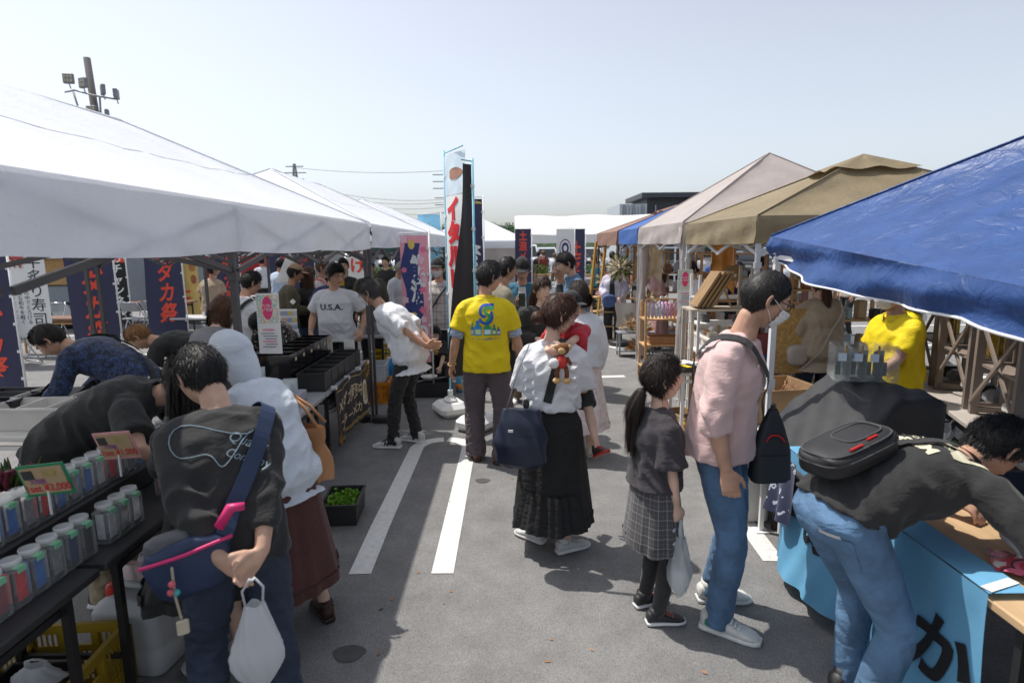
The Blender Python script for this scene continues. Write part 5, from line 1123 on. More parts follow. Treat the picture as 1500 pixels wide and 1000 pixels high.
def crate(loc, rz, L_, W, H, m, label, group=None, cell=.022):
 root = empty('mesh_crate', loc, label, 'crate', group, rz); MB().box((0, 0, .008), (W - .02, L_ - .02, .016)).build('base', m, root)
 for (dx, dy, ln, ax) in ((-1, 0, L_, 'y'), (1, 0, L_, 'y'), (0, -1, W, 'x'), (0, 1, W, 'x')):
  b = MB(); P = (lambda t, z: (dx * W / 2, t, z)) if ax == 'y' else (lambda t, z: (t, dy * L_ / 2, z))
  b.bar(P(-ln / 2, H - .02), P(ln / 2, H - .02), .022, .04); b.bar(P(-ln / 2, .02), P(ln / 2, .02), .016, .04); b.bar(P(-ln / 2, H * .62), P(ln / 2, H * .62), .012, .03)
  for i in range(4): b.bar(P(-ln / 2 + ln * i / 3, .02), P(-ln / 2 + ln * i / 3, H - .02), .016, .03)
  pn = b.build('side_panel', m, root); b = MB(); n = int(ln / cell)
  for i in range(1, n):
   t = -ln / 2 + ln * i / n; b.bar(P(t, .04), P(t, H * .62), .004, .007)
   if abs(t) > ln * .17: b.bar(P(t, H * .62), P(t, H - .04), .004, .007)
  for j in range(1, int(H * .6 / cell)): b.bar(P(-ln / 2, .04 + j * cell), P(ln / 2, .04 + j * cell), .004, .007)
  b.build('lattice', m, pn)
 return root
def jerry(loc, rz, w, d, h, m, capm, label, group=None):
 root = empty('jerry_can', loc, label, 'jerry can', group, rz); b = MB()
 prof = [(.90, 0), (1, .04), (1, .30), (.97, .33), (1, .36), (1, .70), (.86, .80), (.55, .86), (.30, .88)]; V = []; n = 24
 for k, z in prof:
  for i in range(n):
   a = 2 * math.pi * i / n; ca, sa = math.cos(a), math.sin(a); V.append((w / 2 * k * math.copysign(abs(ca) ** .35, ca), d / 2 * (k if z < .8 else max(k, .7)) * math.copysign(abs(sa) ** .35, sa), h * z))
 F = [(j * n + i, j * n + (i + 1) % n, (j + 1) * n + (i + 1) % n, (j + 1) * n + i) for j in range(len(prof) - 1) for i in range(n)] + [tuple(range(n - 1, -1, -1)), tuple((len(prof) - 1) * n + i for i in range(n))]
 b.add(V, F).build('body', m, root, True); MB().tube([(-w * .32, 0, h * .80), (-w * .20, 0, h * .95), (w * .16, 0, h * .95), (w * .26, 0, h * .82)], .016, 8).build('handle', m, root, True)
 for sx, r in ((-.33, .035), (.36, .022)): MB().lathe([(r, 0), (r, .04), (r * .85, .05)], (sx * w, 0, h * .82), 14).build('cap', capm, root, True)
 return root
def carton(loc, rz, L_, W, H, label, m=CARD, flaps=True, group=None, tag_=None):
 root = tub(loc, rz, L_, W, H, m, label, 1.0, group, 'box', 'cardboard_box', .006, .006)
 if flaps:
  for sx in (-1, 1): MB().add([(sx * W / 2, -L_ / 2, H), (sx * W / 2, L_ / 2, H), (sx * (W / 2 + .10), L_ / 2, H - .05), (sx * (W / 2 + .10), -L_ / 2, H - .05)], [(0, 1, 2, 3)]).build('flap', m, root)
 return root
def pbag(loc, w, h, m, label, rz=0, group=None, cat='bag', name='plastic_bag', full=.5):
 """a knotted carrier bag: pear-shaped crumpled sack with two handle loops"""
 root = empty(name, loc, label, cat, group, rz); ph = random.uniform(0, 6)
 def f(u, v):
  a = u * 2 * math.pi; r = w / 2 * (math.sin(min(1, v * 2.2 + .12) * math.pi / 2) * (1 - .62 * max(0, v - .45) / .55)); r *= 1 + .07 * math.sin(a * 5 + ph + v * 4) + .05 * math.sin(a * 9 + v * 11) + .03 * math.sin(a * 17 + v * 23)
  return Vector((r * math.cos(a), r * full * math.sin(a) * 1.1, h * .78 * v * (1 + .02 * math.sin(a * 3 + ph))))
 MB().grid(f, 44, 20, 0, True).build('sack', m, root, True)
 for s_ in (-1, 1): MB().tube([(s_ * w * .16, 0, h * .76), (s_ * w * .20, .005, h * .9), (s_ * w * .05, 0, h), (-s_ * w * .02, 0, h * .98)], [(.012, .004), (.010, .004), (.008, .003), (.008, .003)], 6).build('handle', m, root, True)
 return root
CLRBAG = mat('bag_film_white', (.78, .80, .82), .35, var=.05, alpha=.72, transl=.3, bump=.4, bscale=20); PINKBAG = mat('bag_film_pink', (.80, .66, .66), .35, var=.08, alpha=.8, transl=.3, bump=.4, bscale=20)
# --- near left stall: cups on black tables
BT = mat('black_table', (.034, .034, .036), .5, var=.15, scale=20)
gT = 'black trestle tables of the cup stall'
table((-1.83, 1.12, 0), 0, 1.86, .54, .70, BT, 'black trestle table with coloured cups above the yellow crate', BLKM, gT); table((-1.83, 2.76, 0), 0, 1.36, .54, .70, BT, 'black trestle table with coloured cups behind the man in black', BLKM, gT)
tag(MB().bbox((0, 0, .055), (.22, 2.5, .11), .01).build('riser', BLKP, None, loc=(-1.96, 2.35, .701)), 'long black riser under the rear row of cups', 'riser')
ACR = GLASSY((.92, .95, .95), .13); WAT = mat('cup_water', (.75, .8, .82), .1, alpha=.12, var=.05)
COLS = {'red': (.62, .012, .02), 'blue': (.02, .14, .48), 'black': (.012, .012, .014), 'grey': (.22, .22, .23), 'white': (.62, .66, .68), 'navy': (.012, .03, .12), 'maroon': (.22, .012, .02), 'pale': (.52, .54, .56)}
TAPE = paint((.25, .62, .38), .6)
def cup(loc, col, label, rz=0, tall=.14):
 root = empty('display_cup', loc, label, 'cup', 'clear square fish cups', rz); w = .072; b = MB(); b.bbox((0, 0, tall / 2), (w, w, tall), .008); b.build('box', ACR, root)
 c = mat('cup_' + col, COLS[col], .35, var=.25, scale=40, coat=.5); e = .004
 MB().box((w / 2 - .016, .008, tall * .47), (.004, w - .034, tall * .84)).build('backing', c, root); MB().box((-.008, -w / 2 + .014, tall * .47), (w - .04, .004, tall * .84)).build('backing', c, root); MB().box((-w / 2 + .01, 0, tall * .47), (.004, w - .02, tall * .84)).build('divider', BLKP, root); MB().box((0, 0, .014), (w - .022, w - .022, .012)).build('gravel', mat('gravel', (.03, .03, .03), .9, var=.6, scale=150, bump=.6, bscale=200), root)
 MB().lathe([(.028, 0), (.028, .010), (.032, .010), (.032, .026), (.027, .027), (.026, .010), (.0, .010)], (0, 0, tall), 26).build('lid', GLASSY((.95, .97, .97), .30), root, True); MB().box((w / 2 + .001, .0, tall - .008), (.002, .034, .018)).build('tape', TAPE, root); MB().box((w / 2 - .012, 0, tall + .001), (.020, .034, .002)).build('tape', TAPE, root)
 return root
rear = ['red', 'black', 'grey', 'red', 'white', 'blue', 'grey', 'red', 'blue', 'grey', 'blue', 'pale', 'red', 'grey', 'blue', 'black', 'red', 'white', 'blue', 'grey', 'red']
for i, c in enumerate(rear): cup((-1.90 + .03 * (i > 12), 1.66 + i * .080, .813), c, 'clear square cup with %s backing on the raised rear row%s' % (c, '' if rear.count(c) > 1 else ', the only %s one' % c))
for i, c in enumerate(['navy', 'maroon', 'red', 'blue', 'maroon', 'red', 'blue', 'grey', 'navy', 'black']): cup((-1.68, 1.42 + i * .079, .702), c, 'clear square cup with %s backing on the front row above the yellow crate' % c)
for i, c in enumerate(['pale', 'grey', 'white']): cup((-1.665, 2.25 + i * .078, .702), c, 'clear cup with %s backing in the row of three at the front' % c)
cup((-1.70, 2.72, .702), 'maroon', 'single clear cup with maroon backing behind the row of three'); cup((-1.70, 2.84, .702), 'grey', 'clear cup with grey backing next to the single maroon one')
KRAFT = mat('kraft_card', (.42, .30, .17), .8, var=.1)
def price_card(p, frame, l1, l2, label, rz, tilt, w=.20, h=.13):
 root = empty('price_card', p, label, 'price card', None, rz); M = Matrix.Rotation(R(tilt), 4, 'X') @ Matrix.Rotation(R(-8), 4, 'Y'); MB().box((0, 0, 0), (w, .004, h), M=M).build('board', frame, root); MB().box(M @ Vector((0, -.003, 0)), (w - .022, .003, h - .022), M=M).build('card', KRAFT, root)
 fn = plane_fn(M @ Vector((0, -.0052, 0)), M @ Vector((1, 0, 0)), M @ Vector((0, 0, 1)), .001); letter(l1, fn, .028, .028, .03, mat('ink_gold', (.45, .36, .10), .6), root, bold=.01); letter(l2, fn, .005, -.032, .036, mat('ink_red', (.55, .03, .05), .6), root, bold=.015); letter('天翔錦', fn, -.03, -.002, .022, mat('ink_purple', (.25, .05, .25), .6), root, bold=.01)
 MB().box(M @ Vector((-w * .3, -.0058, h * .2)), (.045, .002, .036), M=M).build('photo', BLKP, root); MB().bar((0, .004, -.14), (0, .004, -h / 2 + .02), .006).build('stick', WHF, root)
price_card(G(67, 702, 1.04), paint((.02, .22, .10)), '紅帝', '1set ¥2,000', 'kraft price card with green frame standing on the cups', -5, 10); price_card(G(171, 652, 1.06), paint((.62, .30, .30)), '深海', '1set ¥1,000', 'kraft price card with pink frame standing on the cups', -12, 14)
root = empty('succulent_plant', G(12, 716, .83), 'burgundy and green succulent behind the cups', 'plant');
for k in range(46): a = random.uniform(0, 6.3); r = random.uniform(.02, .11); MB().tube([(r * .4 * math.cos(a), r * .4 * math.sin(a), .0), (r * math.cos(a), r * math.sin(a), random.uniform(.02, .10)), (r * 1.25 * math.cos(a), r * 1.25 * math.sin(a), random.uniform(.05, .13))], [.006, .014, .002], 5).build('leaf', [mat('burgundy', (.14, .02, .04), .5), LEAF3, LEAF][k % 3], root, True)
YCR = mat('crate_yellow', (.34, .22, .012), .5, var=.15); p = G(150, 985); crate((-1.86, 2.02, .0), 4, .56, .40, .30, YCR, 'mustard yellow mesh crate under the black table')
tub((-1.90, 1.98, .10), 4, .36, .26, .12, BLKP, 'black tray of dried goods inside the yellow crate', 1.0); pbag((-1.86, 2.05, .20), .2, .12, CLRBAG, 'small clear bag of dried food in the yellow crate')
tub((-1.72, 1.50, 0), 6, .5, .36, .20, paint((.50, .14, .06)), 'rust red plastic tub in front of the yellow crate')
HDPE = mat('jerry_white', (.60, .62, .62), .45, var=.04, transl=.25); CAPR = paint((.62, .03, .02))
jerry((-1.72, 2.46, 0), -8, .34, .22, .40, HDPE, CAPR, 'translucent white jerry can with red caps under the table'); jerry((-1.76, 2.86, 0), 12, .32, .20, .38, HDPE, CAPR, 'second white jerry can behind the big one'); pbag((-1.92, 2.76, 0), .26, .40, PINKBAG, 'pinkish white carrier bag behind the jerry can'); pbag((-1.98, 2.95, 0), .22, .33, CLRBAG, 'limp white carrier bag under the table')
root = empty('cooler_box', (-1.72, 3.30, 0), 'magenta cooler box with white lid under the table', 'cooler'); MB().bbox((0, 0, .13), (.36, .30, .26), .02).build('body', paint((.42, .02, .09)), root); MB().bbox((0, 0, .285), (.37, .31, .05), .015).build('lid', WPL, root)
# table with bins behind the seller
table((-3.35, 3.95, 0), 88, 1.8, .62, .70, WPL, 'white folding table with bins behind the seller in black', metal((.6, .61, .63)))
for i, (px, py, m, lb) in enumerate(((50, 622, WPL, 'white plastic bin in front of the two on the white table'), (93, 622, WPL, 'white plastic bin partly hidden by the seller in black'), (85, 604, WPL, 'white plastic bin at the back of the white table'), (2, 612, BLKP, 'black plastic bin on the white table'), (25, 604, BLKP, 'black plastic bin behind another black one'))):
 p = G(px, py, .702); tub((p.x, p.y, .702), 3, .30, .40, .15, m, lb, .82)
table((-2.78, 4.35, 0), 0, 1.0, .45, .70, BT, 'black trestle table behind the seller with jars', BLKM, gT)
def jar(loc, label, col=(.15, .15, .14), h=.17, r=.06):
 root = empty('lidded_jar', loc, label, 'jar', 'clear jars with white lids'); MB().lathe([(r * .9, 0), (r, .01), (r, h * .75), (r * .75, h * .85), (r * .75, h)], n=22).build('glass', GLASSY((.85, .88, .86), .35), root, True); MB().lathe([(r * .86, .004), (r * .86, h * .6)], n=18).build('contents', mat('jar_c%.2f' % col[0], col, .6, var=.4, scale=40), root, True); MB().lathe([(r * .85, h - .005), (r * .85, h + .028), (r * .7, h + .03)], n=20).build('lid', WPL, root, True); MB().box((.0, -r * .3, h + .05), (.03, .003, .03)).build('tag', WHT, root)
for i, (px, py) in enumerate(((216, 524), (240, 520), (256, 517), (270, 512), (225, 512))): p = G(px, py, .70); p = D(px, py, 4.35 + .06 * i); jar((p.x, p.y, .702), 'clear jar with white lid beside the brown haired head', [(.12, .12, .11), (.05, .05, .05), (.1, .08, .05), (.04, .04, .04), (.2, .2, .2)][i])
# --- middle left stall
p0, p1 = G(417, 605, .66), G(477, 576, .66); LT = mat('grey_tabletop', (.30, .30, .31), .5, var=.1)
table((-1.92, 4.20, 0), 0, 1.20, .70, .665, LT, 'dark edged trestle table with acrylic stands', BLKM, 'trestle tables of the fish stall'); table((-1.92, 5.55, 0), 0, 1.45, .70, .665, LT, 'trestle table with black tanks and the brown sales cloth', BLKM, 'trestle tables of the fish stall')
GST = mat('grey_step', (.33, .33, .40), .6, var=.05)
tag(MB().bbox((0, 0, .10), (.24, .55, .20), .006).build('display_step', GST, None, loc=(-1.98, 4.28, .667)), 'upper grey display step with acrylic stands', 'display step'); tag(MB().bbox((0, 0, .04), (.17, .60, .08), .006).build('display_step', GST, None, loc=(-1.76, 4.36, .667)), 'lower grey display step nearer the aisle', 'display step'); tag(MB().bbox((0, 0, .13), (.26, .34, .26), .006).build('display_step', GST, None, loc=(-2.02, 3.82, .667)), 'tall grey display block under the black tank', 'display step')
tub((-2.02, 3.82, .929), 0, .28, .2, .17, BLKP, 'black tank on the grey block beside the market notice', 1.0)
for i, (x, y, z) in enumerate(((-1.96, 4.12, .868), (-1.96, 4.26, .868), (-1.96, 4.40, .868), (-1.76, 4.20, .748), (-1.76, 4.36, .748), (-1.76, 4.52, .748))):
 root = empty('acrylic_stand', (x, y, z), 'clear acrylic card stand on the %s grey step' % ('upper' if i < 3 else 'lower'), 'stand', 'acrylic card stands', 12); MB().box((0, 0, .055), (.11, .004, .11)).build('front_pane', GLASSY((.85, .92, .92), .35), root); MB().box((0, .05, .055), (.11, .004, .11)).build('back_pane', GLASSY((.85, .92, .92), .35), root); MB().box((-.02, .02, .055), (.075, .002, .10)).build('card', WHT, root); MB().box((.03, .025, .04), (.03, .04, .06)).build('block', GRYB, root)
for i in range(6):
 root = empty('black_fish_tank', (-2.02, 4.95 + i * .20, .667), 'tall black fish tank in the rear row of the sales table', 'tank', 'black fish tanks'); MB().bbox((0, 0, .04), (.30, .185, .08), .004).build('plinth', BLKP, root)
 b = MB(); b.box((-.145, 0, .20), (.008, .185, .24)); b.box((.145, 0, .20), (.006, .185, .24)); b.box((0, -.09, .20), (.29, .006, .24)); b.box((0, .09, .20), (.29, .006, .24)); b.box((0, 0, .09), (.29, .18, .01)); b.build('walls', mat('tank_black', (.010, .010, .011), .15, var=.05, coat=.6), root); MB().box((0, 0, .29), (.28, .175, .004)).build('water', mat('tank_water', (.015, .02, .02), .05, var=.02, spec=.9), root); MB().box((.151, .04, .27), (.003, .04, .03)).build('tag', mat('tag_cream', (.6, .52, .3), .6), root)
for i in range(6):
 tub((-1.72, 4.98 + i * .20, .667), 0, .185, .24, .15, BLKP, 'open black box in the front row above the sales cloth', 1.0, 'open black boxes', 'box', 'open_box', .006, .008)
tub((-1.66, 3.86, .667), 8, .34, .26, .17, mat('dark_tub', (.05, .052, .055), .4), 'dark grey tub with a yellow net behind the tan bag', .9)
b_ = MB(); b_.tube([(0, 0, 0), (.01, .0, .12), (.02, .01, .19)], .006, 6); ne = empty('hand_net', (-1.66, 3.92, .70), 'round yellow hand net standing in the dark tub', 'net'); b_.build('handle', paint((.55, .38, .03)), ne, True); b_ = MB(); b_.tube([(.02 + .05 * math.cos(t), .01, .245 + .055 * math.sin(t)) for t in np.linspace(0, 6.3, 22)], .004, 6, cap=False); b_.build('hoop', paint((.5, .45, .2)), ne, True); MB().add([(.02 + .05 * math.cos(t), .012, .245 + .055 * math.sin(t)) for t in np.linspace(0, 6.283, 22, endpoint=False)], [tuple(range(22))]).build('mesh', mat('net_film', (.55, .52, .40), .8, alpha=.5), ne)
fs = empty('folded_bags', (-2.0, 3.52, .667), 'stack of folded light blue plastic bags on the table', 'bags')
for i in range(9): MB().bbox((0, i * .028, .07), (.16, .012, .14), .006).build('bag', mat('lightblue_film', (.16, .50, .75), .4, var=.1), fs).rotation_euler = (R(-28), 0, R(8))
BRC = mat('sales_cloth', (.050, .040, .042), .75, var=.12, bump=.25, bscale=12); GOLD = mat('print_gold', (.62, .42, .14), .7); root = empty('sales_cloth', (-1.555, 4.95, 0), 'dark brown cloth with gold lettering and sunflowers hanging from the table', 'banner', None, 0)
def cf(u, v, l=0): return Vector((.012 + .018 * math.sin(u * 14 + v * 3) * (1.1 - v / .5) + .010 * math.sin(u * 31 + 1) * (1 - v) + l, u, .155 + v - .02 * math.sin(u * 9)))
cl = MB().grid(lambda a, b: cf(a * 1.28, b * .52), 60, 14).build('cloth', BRC, root, True)
letter('メダカ販売中', lambda u, v: cf(u, v, .005), .50, .34, .15, mat('print_cream', (.70, .58, .38), .7), cl, bold=.02, fine=.03, shear=.15, width=.80); letter('フラーメダカ', lambda u, v: cf(u, v, .005), .50, .16, .11, mat('print_cream', (.70, .58, .38), .7), cl, bold=.02, fine=.03, width=.70)
for k, (u0, v0, u1, v1) in enumerate(((.03, .05, 1.22, .05), (.03, .48, 1.22, .48), (.03, .03, 1.22, .03))): MB().grid(lambda a, b: cf(u0 + (u1 - u0) * a, v0 + .008 * b, .004), 50, 1).build('gold_line', GOLD, cl)
for (u, v, r) in ((1.14, .44, .13), (.06, .06, .07)):
 for k in range(16): a = k * math.pi / 8; MB().add([cf(u + r * .35 * math.cos(a - .2), v + r * .35 * math.sin(a - .2), .006), cf(u + r * math.cos(a), v + r * math.sin(a), .008 + .001 * (k % 2)), cf(u + r * .35 * math.cos(a + .2), v + r * .35 * math.sin(a + .2), .006)], [(0, 1, 2)]).build('petal', mat('petal', (.72, .36, .03), .7), cl)
 MB().add([cf(u + r * .4 * math.cos(t), v + r * .4 * math.sin(t), .009) for t in np.linspace(0, 6.283, 18, endpoint=False)], [tuple(range(18))]).build('seed_head', mat('seedhead', (.10, .05, .02), .8), cl)
b_ = MB(); b_.add([cf(.98 + .075 * math.cos(t), .26 + .13 * math.sin(t), .006) for t in np.linspace(0, 6.283, 22, endpoint=False)], [tuple(range(22))]); b_.build('portrait', mat('print_cream2', (.72, .66, .5), .7), cl); MB().add([cf(.98 + .05 * math.cos(t), .26 + .09 * math.sin(t), .008) for t in np.linspace(0, 6.283, 22, endpoint=False)], [tuple(range(22))]).build('portrait', mat('print_face', (.45, .36, .2), .7), cl)
for u in (.04, .45, .85, 1.2): MB().box((.0, u, .675), (.05, .03, .03)).build('clip', WHT, root)
root = empty('cooler_box', (-1.9, 4.75, 0), 'blue cooler box with yellow lid under the trestle table', 'cooler', None, 6); MB().bbox((0, 0, .15), (.30, .40, .30), .02).build('body', paint((.012, .07, .36)), root); MB().bbox((0, 0, .33), (.31, .41, .06), .02).build('lid', paint((.55, .38, .02)), root); MB().tube([(-.1, -.21, .3), (-.1, -.26, .38), (.1, -.26, .38), (.1, -.21, .3)], .008, 6).build('handle', BLKP, root)
tub((-1.20, 3.92, 0), 4, .34, .24, .15, BLKP, 'black tray of green water plants on the asphalt', .92); V, F = leaves(420, lambda: np.array([random.uniform(-.09, .09), random.uniform(-.13, .13), .10 + .06 * random.random() ** 2]), .022); tag(MB().add(V, F).build('water_plants', mat('water_plant', (.16, .33, .03), .5, var=.4, scale=40, transl=.3), None, loc=(-1.20, 3.92, 0)), 'heap of bright green leaves in the black tray', 'plants', kind='stuff')
root = empty('canopy_weight', (-1.42, 6.18, 0), 'black weight bolted to the canopy foot by the sales cloth', 'weight'); MB().bbox((0, 0, .035), (.20, .12, .07), .015).build('block', BLKP, root); MB().bbox((-.2, .03, .04), (.12, .10, .08), .015).build('block', BLKP, root)
p = G(552, 590); crate((p.x, p.y + .15, 0), 3, .36, .28, .26, paint((.62, .22, .01)), 'orange mesh crate behind the canopy leg'); tub((p.x - .02, p.y + .15, .262), 3, .34, .26, .20, mat('clearbox', (.6, .65, .7), .3, alpha=.55), 'clear storage box on top of the orange crate', .92)
p = G(566, 578); jerry((p.x + .05, p.y + .5, 0), 20, .30, .20, .44, mat('jerry_blue', (.01, .22, .52), .45), WHF, 'bright blue jerry can beside the orange crate'); p = G(562, 545); crate((p.x - .05, p.y + .6, 0), 5, .50, .36, .30, paint((.62, .42, .01)), 'yellow mesh crate behind the white shirted man')
p = G(632, 582); tub((p.x, p.y + .25, 0), 2, .55, .46, .18, BLKP, 'wide black trough on the asphalt beside the crouching child', .95); root = empty('white_dish', (p.x - .05, p.y + .2, .185), 'shallow white dish on the black trough', 'dish'); MB().lathe([(.06, 0), (.11, .05), (.105, .05), (.055, .008), (0, .008)], n=22).build('bowl', WPL, root, True); MB().bar((-.26, -.2, 0), (.3, .22, .004), .03, .008).build('ledge', GRYB, root)
root = empty('drink_bottle', (p.x + .33, p.y + .25, 0), 'blue and orange bottle beside the black trough', 'bottle'); MB().lathe([(.04, 0), (.04, .15), (.02, .2), (.018, .24)], n=16).build('bottle', paint((.05, .3, .5)), root, True); MB().lathe([(.042, .04), (.042, .12)], n=16).build('label', paint((.6, .25, .05)), root, True)
# second-row table with leaflets behind, small stands
table((-2.95, 7.3, 0), 88, 1.6, .6, .72, BRN, 'brown table with leaflets and a card rack under the white canopy'); root = empty('leaflet_rack', (-2.75, 7.1, .722), 'wire rack of small colourful cards on the brown table', 'rack'); MB().add([(-.13, 0, 0), (.13, 0, 0), (.11, .09, .42), (-.11, .09, .42)], [(0, 1, 2, 3)]).build('board', WHT, root)
for i in range(4):
 for j in range(5): MB().box((-.09 + .06 * i, -.006 + .018 * j, .05 + .08 * j), (.05, .008, .055)).build('card', paint([(.6, .4, .3), (.3, .4, .6), (.65, .55, .2), (.6, .6, .6)][(i + j) % 4]), root)
for i in range(3): tag(MB().bbox((0, 0, .02), (.22, .16, .04), .004).build('paper_stack', WHT, None, loc=(-1.86 - .05 * i, 6.02 + .03 * i, .667 + .041 * i)), 'white paper tray in the stack beside the black tanks', 'paper', 'stacked paper trays')
root = empty('notice_card', (-1.72, 6.12, .667), 'small white notice card standing beside the paper trays', 'sign', None, -25); MB().box((0, 0, .13), (.14, .004, .24)).build('card', WHT, root); letter('めだか販売', plane_fn((0, -.003, .16), (1, 0, 0), (0, 0, 1)), 0, 0, .022, BLK, root)
table((-2.0, 8.5, 0), 0, 1.6, .6, .72, LT, 'trestle table with dark trays behind the stooping man'); tub((-1.9, 8.0, .722), 0, .4, .3, .12, GRYB, 'dark grey tray on the table behind the stooping man', .9); tub((-1.9, 8.5, .722), 0, .4, .3, .12, BLKP, 'black tray on the table behind the stooping man', .9)
root = empty('hanging_net_cone', (D(425, 395, 8.6).x, 8.6, D(425, 413, 8.6).z), 'white cone of fine netting hanging under the canopy', 'net'); h_ = D(425, 374, 8.6).z - D(425, 413, 8.6).z; MB().lathe([(.225, 0), (.22, .01), (.15, h_ * .35), (.08, h_ * .75), (.045, h_ * .96), (.01, h_)], n=28).build('netting', mat('white_net', (.75, .75, .74), .8, transl=.35, alpha=.93), root, True); MB().tube([(0, 0, h_), (0, 0, 2.3 - root.location.z)], .003, 4).build('cord', WHT, root)
# market notices tied to poles
def notice(p, rz, w, h, label):
 root = empty('market_notice', p, label, 'sign', 'market notices on canopy legs', rz); MB().box((0, 0, 0), (w, .004, h)).build('board', WHT, root); el = lambda cx, cz, rx, rz_, l: [(cx + rx * math.cos(t), -l, cz + rz_ * math.sin(t)) for t in np.linspace(0, 6.283, 26, endpoint=False)]
 MB().box((0, -.0035, h * .24), (w * .92, .002, h * .46)).build('floral_field', color_ramp_mat('notice_floral', 'voronoi', [(0, (.75, .72, .68)), (.3, (.35, .55, .50)), (.5, (.78, .78, .72)), (.62, (.70, .45, .2)), (.75, (.8, .8, .8))], .6, 30), root); MB().add(el(.0, h * .26, w * .23, h * .19, .006), [tuple(range(26))]).build('pink_oval', mat('print_pink', (.78, .06, .20), .6), root)
 fn = plane_fn((0, -.007, 0), (1, 0, 0), (0, 0, 1), .001); letter('いいもの\nいちば', fn, 0, h * .27, h * .12, WHT, root, bold=.02); letter('出店者募集中', fn, 0, -h * .10, h * .035, mat('print_pink', (.78, .06, .20), .6), root, bold=.02)
 for k in range(6): MB().box((random.uniform(-.1, .1) * w, -.004, -h * .16 - k * h * .045), (w * random.uniform(.5, .75), .002, h * .014)).build('text_line', [mat('ink_grey', (.25, .25, .3), .6), mat('print_pink', (.78, .06, .20), .6)][k % 4 == 3], root)
p = D(394, 474, 3.36); notice(p, -4, .135, .35, 'market notice with pink oval on the black canopy leg'); p = D(1003, 424, 6.80); notice((p.x, 6.80, p.z), 2, .17, .46, 'market notice with pink oval on the curtained pole')
# hand-written kraft sign under table
price_card((-1.60, 3.72, .60), paint((.2, .5, .3)), '二百円', '一袋', 'kraft sign with green top under the dark tub', 60, 0, .2, .16)
# ------------------------------------------------------------------ near right stall
PLY = mat('plywood', (.50, .34, .19), .55, var=.12, scale=4, stretch=(6, 1, 1)); SKY = mat('sky_cloth', (.15, .40, .62), .7, var=.10, scale=4, bump=.6, bscale=6, transl=.12)
table((1.93, 1.15, 0), 0, 1.3, .74, .72, PLY, 'plywood topped table with snack packets', BLKM, 'plywood tables under the blue canopy'); table((1.93, 2.46, 0), 0, 1.3, .74, .725, PLY, 'plywood topped table the stooping man leans on', BLKM, 'plywood tables under the blue canopy')
root = empty('sky_blue_cloth', (1.555, 1.76, 0), 'sky blue cloth with black brush letters hanging from the plywood table', 'banner')
def sf(u, v, l=0): d = 1 - v / .66; return Vector((-.006 + .035 * math.sin(u * 8 + d * 2) * d + .020 * math.sin(u * 21 + d * 4) * d + .008 * math.sin(u * 43 - d * 7) * d - .05 * d * d - l, u, .08 + v))
cl = MB().grid(lambda a, b: sf(a * 1.42, b * .66), 70, 18).build('cloth', SKY, root, True); MB().grid(lambda a, b: (-.004 + .14 * b, a * 1.42, .7435 + .002 * math.sin(a * 20)), 30, 3).build('cloth_top', SKY, root, True)
INKB = mat('brush_black', (.012, .012, .014), .7)
def ltr(s, cu, cv, hgt, **k): return letter(s, lambda u, v: sf(2 * cu - u, v, .006), cu, cv, hgt, INKB, cl, fine=.04, **k)
ltr('か', .17, .33, .26, bold=.035, shear=.15); ltr('だ', .62, .36, .24, bold=.03); ltr('め', 1.02, .36, .24, bold=.03)
cl2 = empty('indigo_cloth', (1.515, 2.95, 0), 'indigo cloth with pale brush pattern folded over the blue one', 'cloth'); MB().grid(lambda a, b: (-.02 + .025 * math.sin(a * 9 + b * 2) * b - .04 * b, a * .22, .72 - .34 * b), 14, 10).build('cloth', color_ramp_mat('indigo_print', 'noise', [(0, (.02, .025, .07)), (.60, (.45, .5, .6)), (.66, (.02, .025, .07))], .75, 16), cl2, True)
for (x, y) in ((1.62, 1.80), (1.60, 2.75)): tag(MB().box((0, 0, 0), (.14, .035, .002), 0, 20).build('tape_strip', WHT, None, loc=(x, y, .7485)), 'white tape strip holding the blue cloth to the table', 'tape', 'tape strips on the blue cloth')
def packet(loc, rz, w, l, c1, c2, label):
 root = empty('snack_packet', loc, label, 'packet', 'snack packets on the plywood table', rz); f = lambda a, b: ((a - .5) * w, (b - .5) * l, .004 + .028 * (math.sin(math.pi * a) * math.sin(math.pi * b)) ** .6 + .003 * math.sin(a * 17 + b * 23))
 MB().grid(f, 14, 18).build('pouch', color_ramp_mat('pk_%.2f%.2f%.2f' % c1, 'voronoi', [(0, c1), (.25, c2), (.45, (.02, .02, .02)), (.55, c1), (.7, (.6, .55, .5))], .22, 14), root, True); MB().grid(lambda a, b: ((a - .5) * w * 1.02, (b - .5) * .05 - l / 2, .006 + .004 * math.sin(a * 40)), 20, 3).build('foil_end', mat('foil_yellow', (.70, .55, .03), .25, metal=.3, var=.2), root, True); MB().box((.02, .03, .037), (.07, .05, .002)).build('print_panel', WHT, root)
packet((1.83, 1.90, .746), 62, .17, .26, (.45, .03, .06), (.60, .12, .20), 'red and black packet with yellow foil end nearest the stooping man'); packet((1.86, 1.72, .746), 70, .17, .26, (.30, .02, .03), (.62, .08, .25), 'dark red packet with yellow foil end lying second in the row'); packet((2.08, 1.84, .746), 66, .17, .26, (.40, .05, .06), (.65, .2, .1), 'red packet lying behind the other two'); packet((1.80, 1.55, .746), 75, .16, .22, (.30, .10, .50), (.5, .3, .7), 'purple glossy packet at the table edge')
